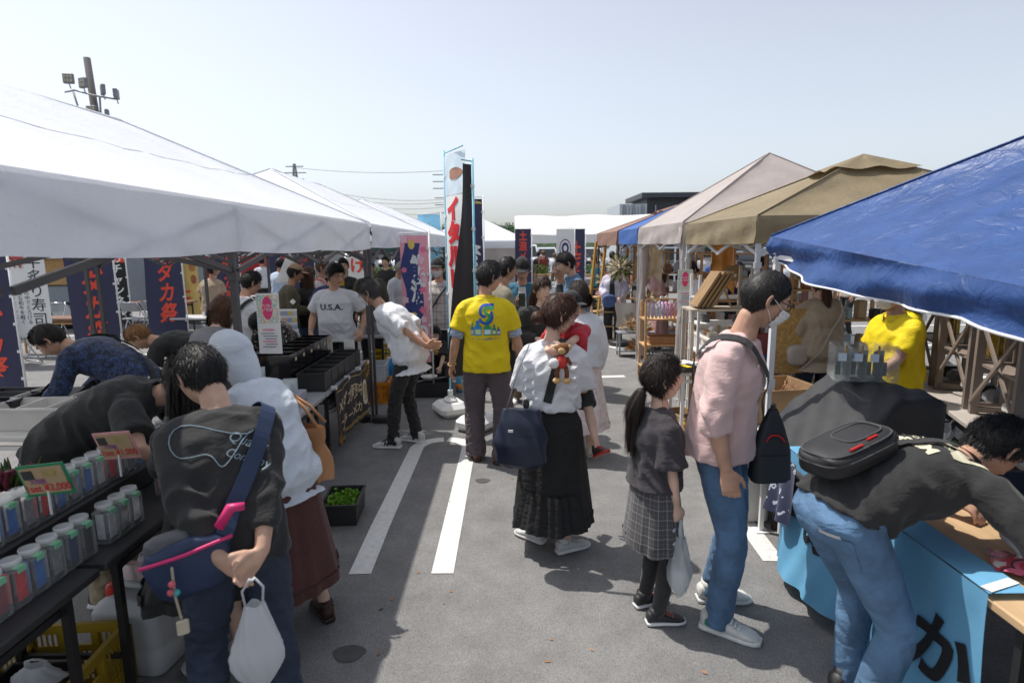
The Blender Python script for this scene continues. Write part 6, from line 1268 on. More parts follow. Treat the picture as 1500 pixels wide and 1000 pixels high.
root = empty('black_bowl', (2.22, 2.30, .746), 'wide black bowl of tools on the plywood table', 'bowl'); MB().lathe([(.12, 0), (.19, .05), (.21, .11), (.22, .115), (.20, .11), (.11, .012), (0, .012)], n=30).build('bowl', BLKP, root, True); MB().bbox((.02, .02, .13), (.14, .1, .03), .012).build('blue_cloth', paint((.01, .12, .55)), root); MB().box((-.02, -.12, .13), (.05, .004, .05)).build('tag', WHT, root)
o = pbag((1.95, 1.32, .36), .5, .40, mat('bag_dark', (.06, .06, .06), .2, alpha=.85, bump=.5, bscale=15), 'dark glossy sack on the grey tote under the table')
tub((1.95, 1.32, 0), 0, .8, .55, .36, GRYB, 'grey plastic tote under the plywood table', .92)
# black draped display with small tanks
DRP = mat('black_drape', (.045, .045, .047), .65, var=.15, scale=4, bump=.5, bscale=10, bdist=.01, spec=.3)
root = empty('draped_display', (2.05, 3.30, 0), 'sloping display stand draped in crumpled black cloth', 'display stand'); X0, X1, Y0, Y1 = -.50, .16, -.34, .36
def dz(x): return .66 + .42 * min(1, max(0, (x + .48) / .46))
def df(a, b):
 u = -.18 + a * 1.30; v = -.10 + b * 1.20; x = X0 + (X1 - X0) * min(max(u, 0), 1); y = Y0 + (Y1 - Y0) * min(max(v, 0), 1); z = dz(x); ov = 0
 if u < 0: x -= .03 * -u / .18 + .02 * math.sin(v * 17); z -= -u * 1.5 * .85
 if v < 0: y -= .03 + .02 * math.sin(u * 15); z -= -v * 2.2
 if u > 1: x += .02; z -= (u - 1) * 2.2
 if v > 1: y += .02; z -= (v - 1) * 2.2
 return Vector((x, y, z + .010 * math.sin(u * 13 + v * 9) + .006 * math.sin(u * 31 - v * 23)))
MB().grid(df, 60, 50).build('cloth', DRP, root, True)
for sx in (-.3, .10):
 for sy in (-.3, .3): MB().bar((sx, sy, 0), (sx, sy, .55 if sx < 0 else .95), .03).build('leg', WHF, root)
MB().bar((.17, -.35, .0), (.17, -.35, .90), .05).build('post', WHF, root)
GLT = GLASSY((.80, .90, .88), .09)
for i in range(4):
 p = Vector((1.93 + .080 * i, 3.40 - .02 * i, 1.092)); root = empty('small_glass_tank', p, ['small glass tank without a tag, nearest the yellow shirt', 'small glass tank with a clothes-peg tag beside the untagged one', 'small glass tank with a clothes-peg tag in the middle of the row', 'small glass tank with tag at the open end of the row'][3 - i if i else 3], 'tank', 'small glass tanks on the drape', -18); b = MB(); w, d, h = .08, .20, .20
 for (c, s_) in (((-w / 2, 0, h / 2), (.004, d, h)), ((w / 2, 0, h / 2), (.004, d, h)), ((0, -d / 2, h / 2), (w, .004, h)), ((0, d / 2, h / 2), (w, .004, h)), ((0, 0, .003), (w, d, .005))): b.box(c, s_)
 b.build('glass', GLT, root); MB().box((0, 0, h * .4), (w - .012, d - .012, h * .72)).build('water', mat('tank_fill', (.5, .58, .55), .1, alpha=.04), root); MB().box((.01, .07, h * .22), (w - .055, .02, h * .4)).build('plant', mat('tank_plant', (.03, .05, .04), .6, var=.6, scale=60), root)
 if i < 3: MB().box((-.005, -d / 2 - .006, h - .06), (.042, .003, .045)).build('tag', mat('tag_blue', (.70, .80, .90), .6), root); MB().box((.012, -d / 2 - .01, h - .012), (.009, .012, .045)).build('clothes_peg', WOOD, root)
# behind: cartons with twigs
c0 = carton((2.02, 4.45, .56), 8, .46, .55, .24, 'open cardboard box of dry twigs behind the white canopy leg'); carton((2.05, 4.5, .0), 4, .50, .55, .30, 'closed brown carton under the white wire table', flaps=False); table((2.1, 4.45, 0), 0, .9, .75, .55, WPL, 'low white folding table carrying the box of twigs', WHF)
TW = mat('twig', (.33, .18, .10), .8); tw = empty('twig_bundle', (2.02, 4.45, .58), 'bundle of curly brown twigs in the cardboard box', 'twigs')
for k in range(46):
 p = Vector((random.uniform(-.22, .22), random.uniform(-.18, .18), .02)); pts = [p]
 for _ in range(5): p = p + Vector((random.uniform(-.06, .06), random.uniform(-.05, .05), random.uniform(.01, .06))); pts.append(p)
 MB().tube(pts, [.005, .005, .004, .004, .003, .002], 5).build('twig', TW, tw, True)
for (px, py, lb) in ((990, 655, 'small cardboard tray with yellow price label in front of the racks'), (1008, 668, 'second cardboard tray with yellow price label touching the pink sweater')):
 p = G(px, py); r_ = carton((p.x + .10, p.y + .12, 0), 14, .36, .20, .30, lb, flaps=False); MB().box((-.1035, -.02, .16), (.003, .26, .24)).build('price_label', mat('label_yellow', (.80, .60, .02), .6), r_); MB().box((-.106, -.02, .12), (.002, .20, .10)).build('white_field', WHT, r_); letter('流木特価', lambda u, v: Vector((-.107, -u, v)), .02, .24, .05, REDP, r_, bold=.03)
root = empty('plastic_drawer_box', G(1092, 775) + Vector((.06, .25, 0)), 'white plastic storage box behind the girl and man', 'box'); MB().bbox((0, 0, .22), (.26, .34, .44), .02).build('body', WPL, root); MB().bbox((0, 0, .455), (.28, .36, .03), .01).build('lid', WPL, root)
table((1.96, 3.78, 0), 90, .7, .35, .52, BLKM, 'small black folding table behind the white canopy leg')
# long table with resin racks at the back
pA, pB = G(1335, 548, .72), G(1500, 662, .72); dirv = (pB - pA).normalized(); ang = math.degrees(math.atan2(dirv.y, dirv.x)) + 90
ctr = pA + dirv * 1.35 + Vector((.26, .10, 0)); table((ctr.x, ctr.y, 0), ang, 3.3, .62, .72, mat('beige_top', (.42, .38, .34), .5, var=.06), 'long beige table carrying the resin racks', BLKM)
RES = mat('taupe_resin', (.23, .185, .155), .55, var=.08)
def endframe(b, off):
 w, h = .42, .95
 for s_ in (-1, 1): b.bar((off, s_ * w / 2, 0), (off, s_ * w / 2, h), .05, .04)
 for z in (.03, .30, .34, .62, .66, .93): b.bar((off, -w / 2, z), (off, w / 2, z), .045, .035)
 b.bar((off, 0, 0), (off, 0, h), .045, .035)
for k in range(3):
 q = pA + dirv * (.35 + .72 * k) + Vector((.30, .12, 0)); root = empty('resin_rack', (q.x, q.y, .722), ['taupe resin rack with crossed braces next to the grey sleeve', 'taupe resin rack with a water bottle at its foot', 'taupe resin rack behind the leaning aluminium pole'][k], 'rack', 'taupe resin racks on the long table', ang + 90)
 for off in (-.30, .30): b = MB(); endframe(b, off); b.build('end_frame', RES, root)
 for z in (.34, .66, .94): MB().box((0, 0, z), (.60, .40, .018)).build('shelf', RES, root)
 for s_ in (-1, 1): MB().bar((-.3, s_ * .21, .08), (.3, s_ * .21, .62), .016, .025).build('brace', RES, root); MB().bar((.3, s_ * .235, .08), (-.3, s_ * .235, .62), .016, .025).build('brace', RES, root)
 for i in range(6):
  for z in (.46, .80): MB().bbox((-.25 + .1 * i, random.uniform(-.05, .1), z), (.075, .05, .20), .012).build('yellow_packet', mat('packet_gold', (.42, .27, .02), .4, var=.5, scale=20), root)
 for i in range(3): MB().bbox((-.2 + .2 * i, 0, .07), (.13, .16, .10), .03).build('small_box', [GRYB, BLKP, WPL][i], root)
q = pA + dirv * .95 + Vector((-.02, 0, .722)); root = empty('water_bottle', q, 'clear water bottle with blue label on the long table', 'bottle'); MB().lathe([(.035, 0), (.036, .08), (.033, .1), (.036, .12), (.034, .17), (.013, .21), (.013, .235)], n=18).build('bottle', GLASSY((.8, .88, .92), .4), root, True); MB().lathe([(.0365, .09), (.0365, .16)], n=18).build('label', paint((.10, .30, .65)), root, True)
q = pA + dirv * 1.05 + Vector((-.03, 0, .722)); tub(q, ang, .2, .16, .10, mat('clearbox', (.6, .65, .7), .3, alpha=.55), 'small clear tub of blue packets on the long table'); q = pA + dirv * .62 + Vector((.02, 0, .722)); root = empty('black_tools', q, 'heap of black tool pouches on the long table', 'tools')
for i in range(5): MB().bbox((random.uniform(-.1, .1), random.uniform(-.12, .12), .03 + .02 * i), (.16, .10, .05), .02, 0, random.uniform(0, 180)).build('pouch', BLKP, root)
q = pA + dirv * 1.75 + Vector((-.05, 0, .722)); root = empty('power_drill', q, 'black and teal cordless drill on the long table', 'tool', None, ang); MB().tube([(0, 0, .06), (0, .16, .06)], [.03, .028], 12).build('motor', paint((.02, .20, .20)), root, True); MB().tube([(0, .16, .06), (0, .22, .06)], [.02, .010], 10).build('chuck', BLKP, root, True); MB().bar((0, .02, .05), (0, -.01, -.0), .03, .035).build('grip', BLKP, root)
# floor clutter under the long table
q = G(1352, 650); carton((2.55, 3.75, 0), -10, .42, .38, .28, 'open brown carton of dark cloth under the long table'); carton((2.95, 3.95, 0), 12, .40, .50, .30, 'large brown carton beside the table legs'); tub((3.15, 3.25, 0), ang, .75, .45, .28, mat('teal_tub', (.01, .10, .12), .45), 'teal storage tub full of clear bags', .92); tub((2.35, 3.85, 0), 5, .42, .32, .20, mat('clearbox2', (.55, .58, .6), .35, alpha=.7), 'clear storage box with green lid edge', .92); tub((3.35, 3.95, 0), ang, .5, .4, .24, WPL, 'white foam box behind the teal tub', .95)
for i, (x, y, z) in enumerate(((3.05, 3.15, .2), (3.25, 3.35, .2), (3.0, 3.40, .22), (3.35, 3.05, .18))): pbag((x, y, z), .30, .30, mat('clear_film', (.72, .76, .78), .18, alpha=.35, bump=.5, bscale=18), 'crinkled clear bag in the teal tub', i * 40, 'clear bags in the teal tub')
for i in range(4):
 x, y = 3.1 + .22 * i, 3.95 - .12 * i; r_ = pbag((x, y, .245), .22, .42, mat('clear_film', (.72, .76, .78), .18, alpha=.35, bump=.5, bscale=18), 'upright clear bag with a green water plant', 0, 'bagged water plants'); V, F = leaves(60, lambda: np.array([random.uniform(-.07, .07), random.uniform(-.05, .05), random.uniform(.03, .28)]), .035); MB().add(V, F).build('plant', LEAF3, r_)
root = empty('log_slice', (2.72, 3.05, .52), 'cut log slice with pale face propped on the carton', 'wood'); root.rotation_euler = (R(62), 0, R(-20)); MB().lathe([(.115, 0), (.12, .02), (.12, .05), (.115, .06)], n=26).build('bark_ring', BARK, root, True); MB().lathe([(.108, .055), (.108, .063)], n=26).build('cut_face', mat('cutwood', (.55, .38, .18), .7, var=.2, scale=20), root); carton((2.72, 3.10, 0), 10, .36, .40, .46, 'brown carton under the log slice', flaps=False)
a, b = G(1462, 690, .30), D(1500, 515, 2.65); root = empty('aluminium_pole', (a.x, a.y, 0), 'leaning aluminium strut of the blue canopy', 'pole'); MB().bar((0, 0, .0), (.62, .35, 1.35), .03).build('inner_tube', SILV, root); MB().bar((.30, .17, .65), (.75, .42, 1.62), .042).build('outer_tube', SILV, root)
# blue table and wire cage behind the beige jacket
table((3.1, 6.4, 0), 90, 1.3, .6, .70, paint((.05, .14, .36)), 'blue folding table beside the beige jacket', WHF); root = empty('wire_cage', (3.55, 7.0, .71), 'white wire cage basket on the far table', 'cage');
for i in range(14): MB().bar((-.35 + .05 * i, 0, 0), (-.35 + .05 * i, 0, .30), .005).build('wire', WHF, root)
for z in (0, .1, .2, .3): MB().bar((-.35, .004, z), (.32, .004, z), .006).build('wire', WHF, root)
table((3.6, 7.1, 0), 90, 1.6, .6, .70, paint((.5, .5, .5)), 'pale table with the wire cage', BLKM)
pbag((2.72, 4.85, .56), .42, .16, mat('clear_film', (.72, .76, .78), .18, alpha=.35, bump=.5, bscale=18), 'heap of clear plastic film behind the black drape', 20); table((2.75, 4.9, 0), 90, .9, .5, .55, BLKM, 'dark low table behind the black drape')
root = empty('cork_board', (2.65, 5.55, 0), 'upright cork coloured board beside the beige jacket', 'board'); MB().box((0, 0, .95), (.30, .03, .62)).build('panel', mat('osb', (.45, .28, .10), .8, var=.3, scale=40), root); MB().bar((0, .03, 0), (0, .03, .7), .03).build('post', WOOD, root)
root = empty('camp_chair', (2.72, 5.95, 0), 'black and red camping chair behind the cork board', 'chair', None, 30); MB().bbox((0, 0, .42), (.5, .45, .04), .015).build('seat', paint((.30, .02, .02)), root); MB().bbox((0, .24, .68), (.5, .03, .5), .012).build('backrest', paint((.30, .02, .02)), root)
for sx in (-.24, .24):
 for sy in (-.2, .2): MB().bar((sx, sy, 0), (sx, sy, .42 if sy < 0 else .92), .022).build('leg', BLKM, root)
 MB().bar((sx, -.2, .62), (sx, .24, .62), .03).build('armrest', BLKM, root)
# --- craft stalls further along
WOODL = mat('pine', (.52, .32, .15), .6, var=.15, scale=6, stretch=(1, 1, 6))
wr = empty('white_wire_rack', (2.22, 6.45, 0), 'tall white metal rack beside the market notice pole', 'rack')
for sx in (-.2, .34):
 for sy in (-.15, .15): MB().bar((sx, sy, 0), (sx, sy, 1.55), .026).build('post', WHF, wr)
for z in (.12, .42, .72, 1.02, 1.30): MB().box((.07, 0, z), (.56, .32, .018)).build('shelf', WHF, wr)
for k in range(10): MB().bbox((random.uniform(-.12, .26), random.uniform(-.1, .1), [.17, .47, .77, 1.07][k % 4]), (.09, .09, .08), .01).build('packet', paint([(.6, .45, .1), (.5, .3, .2), (.7, .68, .6), (.1, .1, .1)][k % 4]), wr)
ps = empty('wooden_shelf', (2.12, 8.15, 0), 'open pine shelf with wicker baskets beside the rolled curtain', 'shelf')
for sx in (-.28, .28):
 for sy in (-.16, .16): MB().bar((sx, sy * 1.4, 0), (sx, sy * .8, 1.1), .03).build('post', WOODL, ps)
for z in (.18, .50, .86): MB().box((0, 0, z), (.60, .36, .02)).build('shelf_board', WOODL, ps)
WICK = mat('wicker', (.40, .20, .09), .75, var=.3, scale=60, bump=.5, bscale=90)
for z, x, y in ((.51, 0, 0), (.19, 0, 0)): tub((2.12 + x, 8.13 + y, z), 90, .46, .26, .10, WICK, 'shallow wicker basket on the %s board of the pine shelf' % ('middle' if z > .3 else 'lowest'), .9, None, 'basket', 'wicker_basket')
tub((2.35, 7.25, 0.45), 0, .40, .28, .12, WICK, 'wicker basket beside the white metal rack', .9, None, 'basket', 'wicker_basket'); tub((2.35, 7.25, 0.10), 0, .40, .28, .14, WICK, 'lower wicker basket beside the white metal rack', .9, None, 'basket', 'wicker_basket')
bs = empty('basket_stand', (2.35, 7.25, 0), 'narrow pine stand holding two baskets', 'stand')
for sx in (-.2, .2):
 for sy in (-.15, .15): MB().bar((sx, sy, 0), (sx, sy, .62), .025).build('post', WOODL, bs)
for z in (.09, .44): MB().box((0, 0, z - .005), (.42, .32, .015)).build('shelf_board', WOODL, bs)
fm_ = empty('flower_mirror', (2.10, 8.05, .872), 'flower-shaped white table mirror on the pine shelf', 'mirror'); MB().add([((.085 + .014 * math.cos(6 * t)) * math.cos(t), 0, .20 + (.105 + .014 * math.cos(6 * t)) * math.sin(t)) for t in np.linspace(0, 6.283, 48, endpoint=False)] + [((.085 + .014 * math.cos(6 * t)) * math.cos(t), .02, .20 + (.105 + .014 * math.cos(6 * t)) * math.sin(t)) for t in np.linspace(0, 6.283, 48, endpoint=False)], [tuple(range(48)), tuple(range(95, 47, -1))] + [(i, (i + 1) % 48, 48 + (i + 1) % 48, 48 + i) for i in range(48)]).build('frame', WHT, fm_); MB().add([(.07 * math.cos(t), -.003, .20 + .09 * math.sin(t)) for t in np.linspace(0, 6.283, 30, endpoint=False)], [tuple(range(30))]).build('glass', metal((.8, .85, .9), .08), fm_); MB().bar((0, .01, 0), (0, .01, .1), .02).build('stem', WHT, fm_)
DRY = [mat('dry_cream', (.62, .52, .36), .8, var=.3, transl=.2), mat('dry_brown', (.36, .20, .09), .8, var=.3), mat('dry_green', (.22, .25, .10), .8, var=.3), mat('dry_orange', (.62, .28, .07), .8, var=.3), mat('dry_white', (.75, .70, .60), .8, var=.1, transl=.2)]
def dried(loc, r, label, n=110, up=.5, cat='flowers', ms=None, name='dried_flowers'):
 root = empty(name, loc, label, cat, 'dried flower bundles'); ms = ms or DRY; B = [MB() for _ in ms]
 for k in range(n):
  v = RNG.normal(size=3); v[2] = abs(v[2]) * up * 2 if up > 0 else v[2]; v /= np.linalg.norm(v); l = r * random.uniform(.6, 1.15); e = v * l; w = r * random.uniform(.05, .13); s_ = np.cross(v, [.3, .5, .8]); s_ /= np.linalg.norm(s_)
  m_ = B[k % len(ms)]; m_.add([e * .35, e * .7 + s_ * w, e, e * .7 - s_ * w], [(0, 1, 2, 3)]); s2 = np.cross(v, s_); m_.add([e * .4, e * .75 + s2 * w, e * 1.02, e * .75 - s2 * w], [(0, 1, 2, 3)])
 for b, m_ in zip(B, ms): b.build('petals', m_, root)
 return root
p = D(909, 393, 10.75); dried(p, .27, 'big dried flower wreath hung on the canopy pole', 190, 0, ms=[DRY[0], DRY[4], DRY[2], DRY[4], LEAF2]); p = D(948, 388, 10.1); dried(p, .16, 'white dried wreath under the blue canopy', 80, 0, ms=[DRY[4], DRY[0]])
for px, py, Y, r, lb in ((925, 482, 9.9, .22, 'cream pampas bundle on the low stand'), (940, 485, 9.7, .20, 'orange and brown dried bundle on the low stand'), (985, 470, 8.6, .20, 'pale dried grass behind the flower mirror'), (948, 440, 9.5, .20, 'dried greens against the curtain')): p = D(px, py, Y); dried(p, r, lb, 90, .4)
st = empty('low_flower_stand', (D(930, 500, 9.9).x, 9.9, 0), 'low grey stand under the dried flower bundles', 'stand')
for sx in (-.28, .28):
 for sy in (-.12, .12): MB().bar((sx, sy, 0), (sx, sy, .40), .025).build('leg', GRYB, st)
MB().box((0, 0, .41), (.62, .3, .02)).build('top', GRYB, st); MB().box((0, 0, .1), (.6, .28, .02)).build('shelf', GRYB, st)
dried((D(937, 515, 9.7).x, 9.72, .12), .26, 'bunch of pale dried stems under the low stand', 70, .6)
hr = empty('charm_rack', (D(975, 440, 7.9).x, 7.9, 0), 'wooden rail of pastel glass charms on strings', 'rack'); z_ = D(975, 438, 7.9).z; MB().bar((-.26, 0, z_), (.26, 0, z_), .02).build('rail', WOODL, hr)
for sx in (-.26, .26): MB().bar((sx, 0, 0), (sx, 0, z_), .02).build('post', WOODL, hr)
for i in range(10):
 c = [(.45, .45, .5), (.5, .45, .55), (.6, .6, .65), (.62, .62, .7), (.5, .4, .6), (.6, .35, .5), (.7, .3, .45), (.7, .35, .4), (.75, .5, .15), (.72, .55, .2)][i]; o = MB().tube([(-.22 + .05 * i, 0, z_), (-.22 + .05 * i, 0, z_ - .08)], .002, 4).tube([(-.22 + .05 * i, 0, z_ - .06), (-.22 + .05 * i, 0, z_ - .18 - .03 * (i % 3)), (-.22 + .05 * i, 0, z_ - .26)], [.018, .022, .012], 8).build('charm', mat('charm%d' % i, c, .3, alpha=.85), hr, True)
table((2.75, 7.75, 0), 0, 1.9, .7, .72, WPL, 'white covered craft table beneath the beige canopy', WHF); table((2.9, 9.9, 0), 0, 1.5, .6, .72, WOODL, 'pine craft table beneath the plain blue canopy', WOODL); tc_ = empty('table_skirt', (2.42, 7.75, 0), 'white cloth skirt of the craft table', 'cloth'); MB().grid(lambda a, b: (.02 * math.sin(a * 40), -.9 + 1.8 * a, .72 - .6 * b), 50, 3).build('cloth', WHT, tc_, True)
for k in range(22):
 x, y = random.uniform(2.45, 3.0), random.uniform(6.95, 8.6); c = [DRY[0], DRY[4], WHT, DRY[3], WICK, paint((.35, .5, .5))][k % 6]; o = MB();
 if k % 3 == 0: o.lathe([(.03, 0), (.045, .05), (.03, .1), (.035, .11)], n=14)
 elif k % 3 == 1: o.bbox((0, 0, .03), (.12, .09, .06), .01)
 else: o.tube([(-.03, 0, .05), (0, 0, .07), (.03, 0, .05)], [.03, .045, .03], 10)
 tag(o.build(['small_vase', 'gift_box', 'cloth_trinket'][k % 3], c, None, k % 3 != 1, loc=(x, y, .722)), ['small ceramic vase on the white craft table', 'small gift box on the white craft table', 'small cloth trinket on the white craft table'][k % 3], ['vase', 'box', 'trinket'][k % 3], 'trinkets on the craft table')
eb = empty('board_easel', (D(1040, 420, 5.9).x + .24, 5.9, 0), 'pine shelf with kraft boards leaning on an easel', 'easel'); z_ = D(1040, 452, 5.9).z
for sx in (-.45, .12):
 for sy in (-.15, .15): MB().bar((sx, sy, 0), (sx, sy, z_ + (.42 if sx > 0 else 0)), .03).build('post', mat('greywood', (.45, .38, .30), .7, var=.15), eb)
MB().box((-.16, 0, z_), (.62, .34, .02)).build('shelf_board', mat('greywood', (.45, .38, .30), .7, var=.15), eb)
for k in range(4): o = MB().box((0, 0, 0), (.025, .26, .40)).build('kraft_board', mat('kraft_brown', (.27, .17, .08), .8, var=.15), eb); o.location = (-.16 - .045 * k, -.02, z_ + .20); o.rotation_euler = (0, R(32), 0)
MB().bar((-.02, 0, z_ + .02), (-.10, 0, z_ + .22), .015).build('prop', WOODL, eb)
ws = empty('wooden_tag_board', (D(1073, 398, 6.6).x, 6.6, D(1073, 400, 6.6).z), 'brown square hanging board with a white flower mark', 'sign'); MB().box((0, 0, 0), (.17, .015, .17)).build('panel', mat('kraft_brown', (.27, .17, .08), .8, var=.15), ws); MB().add([(.02 + (.022 + .007 * math.cos(5 * t)) * math.cos(t), -.010, -.02 + (.022 + .007 * math.cos(5 * t)) * math.sin(t)) for t in np.linspace(0, 6.283, 30, endpoint=False)], [tuple(range(30))]).build('flower_mark', WHT, ws); MB().tube([(0, 0, .085), (0, 0, 2.15 - ws.location.z)], .003, 4).build('cord', WHT, ws)
lf = empty('leaflet_holder', (D(1030, 490, 5.2).x, 5.2, .76), 'slanted holder with a yellow leaflet and cards', 'leaflets', None, 20)
for k in range(7): MB().box((-.20 + .06 * k, 0, .05 + .03 * (k % 2)), (.055, .16, .004), 0, 10).build('leaflet', [mat('label_yellow', (.80, .60, .02), .6), WHT, paint((.3, .3, .35)), paint((.45, .2, .15))][k % 4 if k else 0], lf)
MB().box((0, .02, .02), (.5, .2, .03)).build('holder', BLKP, lf); table((D(1030, 490, 5.2).x + .1, 5.35, 0), 90, .8, .5, .755, WPL, 'narrow white table with leaflets behind the pink sweater', WHF)
# pole weights, tote bag, crate shelf, A-frame racks
root = empty('pole_weight', (2.03, 10.95, 0), 'black round weight at the foot of the wreath pole', 'weight'); MB().lathe([(.20, 0), (.20, .08), (.16, .10), (.05, .10)], n=24).build('disc', BLKP, root, True)
tb_ = empty('tote_bag', (D(922, 460, 10.7).x, 10.7, D(922, 479, 10.7).z), 'off-white printed tote bag hanging by the wreath pole', 'bag'); MB().grid(lambda a, b: (-.24 + .48 * a + .02 * math.sin(b * 5), .03 * math.sin(a * 7), .44 * b), 12, 10).build('bag', mat('tote', (.60, .56, .50), .8, var=.06, bump=.3, bscale=9), tb_, True); MB().grid(lambda a, b: (-.24 + .48 * a + .02 * math.sin(b * 5), .05 + .03 * math.sin(a * 5), .44 * b), 12, 10).build('bag', mat('tote', (.60, .56, .50), .8), tb_, True); MB().tube([(-.1, 0, .43), (-.06, 0, .62), (.06, 0, .62), (.1, 0, .43)], .008, 6).build('handle', DRY[0], tb_); MB().add([(.09 * math.cos(t) * (1 + .3 * math.cos(5 * t)), -.045, .17 + .09 * math.sin(t) * (1 + .3 * math.cos(5 * t))) for t in np.linspace(0, 6.283, 40, endpoint=False)], [tuple(range(40))]).build('floral_print', mat('tote_print', (.45, .36, .26), .8), tb_)
cs = empty('crate_shelf', (D(882, 470, 11.4).x, 11.4, 0), 'stacked pine crate shelf beside the brown canopy leg', 'shelf')
for z in (.05, .32, .6, .88): MB().box((0, 0, z), (.46, .3, .02)).build('shelf_board', WOODL, cs)
for sx in (-.22, .22):
 for sy in (-.13, .13): MB().bar((sx, sy, 0), (sx, sy, .9), .025).build('post', WOODL, cs)
dried((cs.location.x, 11.4, .92), .16, 'pale pink tissue in the top of the crate shelf', 70, .5, ms=[mat('tissue_pink', (.72, .48, .48), .7, transl=.3)], name='tissue_heap', cat='tissue')
for k in range(8): MB().bbox((-.14 + .1 * (k % 4), 0, .1 + .27 * (k // 4)), (.07, .1, .1), .01).build('jar', paint([(.25, .35, .5), (.6, .5, .4), (.3, .45, .35), (.7, .65, .6)][k % 4]), cs)
for (px, Y, sg, lb) in ((870, 13.2, 1, 'leaning yellow-brown display frame by the brown canopy'), (884, 12.9, 1, 'second leaning yellow-brown display frame by the crate shelf')):
 p = D(px, 440, Y); root = empty('display_rack', (p.x, Y, 0), lb, 'rack', 'leaning display frames');
 for dx in (-.05, .45): MB().bar((dx - .1, 0, 0), (dx + .1, .1, 1.95), .05).build('rail', mat('ochre_wood', (.42, .24, .05), .6), root)
 for z in (.4, .9, 1.4): MB().bar((-.1 + .1 * z, .05 * z, z), (.40 + .1 * z, .05 * z, z), .03).build('rung', mat('ochre_wood', (.42, .24, .05), .6), root)
 for z in (.6, 1.1): dried((.2 + p.x, Y, z), .2, 'small goods hung on the leaning display frame', 50, 0)
for i, (x, lb, m_) in enumerate(((-.6, 'garden plant bench near the marquee, left half', WOOD), (2.6, 'garden plant bench near the marquee, right half', WOOD))):
 table((x + .9, 23.5, 0), 90, 2.6, .7, .75, m_, ['plant bench behind the rust red sweater', 'plant bench behind the leaning display frames'][i], WOOD); V, F = leaves(900, lambda: np.array([random.uniform(-1.2, 1.2), random.uniform(-.3, .3), .78 + .35 * random.random() ** 1.5]), .06); tag(MB().add(V, F).build('potted_greens', LEAF, None, loc=(x + .9, 23.5, 0)), ['green potted plants on the bench behind the rust red sweater', 'green potted plants on the bench behind the display frames'][i], 'plants', kind='stuff')
for i, (px, Y, lb) in enumerate(((940, 9.6, 'knitted beige garment hanging under the blue canopy'), (957, 9.3, 'macrame hanging beside the corner pole'), (1060, 7.2, 'orange fringed textile hanging under the beige canopy'))):
 p = D(px, 380, Y); root = empty('hanging_textile', (p.x, Y, 1.2), lb, 'textile'); MB().grid(lambda a, b: (-.14 + .28 * a, .03 * math.sin(a * 12), .75 - .62 * b * (1 - .25 * math.sin(a * 3.1)) - .1), 24, 10).build('textile', [DRY[1], DRY[0], DRY[3]][i], root, True); MB().tube([(-.16, 0, .66), (.16, 0, .66)], .008, 6).build('rod', WOOD, root); MB().tube([(0, 0, .66), (0, 0, .92)], .003, 4).build('cord', WHT, root)

# tall shelves of small goods inside the craft stalls
for i, (x, y, rz, lb) in enumerate(((3.45, 9.15, 0, 'tall pine shelf of small goods behind the craft table'), (4.3, 8.6, 90, 'tall pine shelf along the side of the beige canopy'), (3.7, 6.75, 0, 'tall pine shelf of small goods under the olive canopy'), (3.2, 10.9, 0, 'tall pine shelf of small goods under the plain blue canopy'), (3.0, 13.5, 0, 'tall pine shelf at the back of the brown canopy'))):
 root = empty('goods_shelf', (x, y, 0), lb, 'shelf', None, rz)
 for sx in (-.55, .55):
  for sy in (-.14, .14): MB().bar((sx, sy, 0), (sx, sy, 1.75), .035).build('post', WOODL, root)
 for z in (.3, .65, 1.0, 1.35, 1.72): MB().box((0, 0, z), (1.14, .3, .02)).build('shelf_board', WOODL, root)
 for k in range(26):
  h = random.uniform(.08, .24); MB().bbox((-.48 + .16 * (k % 7), random.uniform(-.06, .06), [.31, .66, 1.01, 1.36][k // 7] + h / 2), (random.uniform(.06, .13), .1, h), .015).build('goods', [DRY[k % 5], WICK, WHT, paint((.4, .2, .2)), paint((.25, .35, .4)), KRAFT, BLKP][k % 7], root)
# ------------------------------------------------------------------ the crowd
WSH = ((.72, .72, .70), (.75, .75, .74), (.7, .7, .7)); BSH = ((.03, .03, .03), (.6, .6, .6)); BLK_ = (.016, .016, .018); DENIM = mat('denim', (.075, .15, .265), .8, var=.42, scale=5, bump=.35, bscale=90, sheen=.1, wr=.45); DDEN = mat('denim_dark', (.026, .038, .066), .8, var=.3, scale=5, bump=.35, bscale=90, wr=.45)
NAVYC = (.018, .026, .06); WTEE = (.74, .75, .78)
def local(P, v): return P.mw @ Vector(v)
# --- man in black with sling bag, back to us
m1 = person('man in black long sleeved shirt with white script on the back, hands clasped behind', (-1.01, 1.98), 34, 1.60, lean=15, curve=20, hy=22, hp=38, hi=True, sk='b', build=.98, top=BLK_, topm=cloth((.022, .022, .024)), sleeve='pushed', hem=-.07, loose=.020, bm=DDEN, wide=.016, hair='short', hc=(.016, .015, .015), bald=.35, amp=.008,
 hands={'R': ((.055, -.235, .925), (-.75, -.15, -.65), (.2, -1, 0)), 'L': ((-.075, -.225, .95), (.75, -.25, -.6), (.1, 1, .1))}, armpole={'L': (-1, -.4, 0), 'R': (1, -.4, 0)}, curl=.6, shoes=((.05, .05, .05), (.2, .2, .2)), feet={'L': (-.14, .02, .085, 8), 'R': (.14, -.04, .085, -12)})
BLU = mat('bag_navy', (.020, .036, .085), .5, var=.15, bump=.3, bscale=30); PNK = paint((.62, .03, .16)); s_ = m1.s
fnb = surf_fn(m1, m1.sp(.36) * s_, (1, 0, 0), (0, 0, 1), (0, 1, 0), .004); SCR = mat('script_print', (.22, .30, .35), .7)
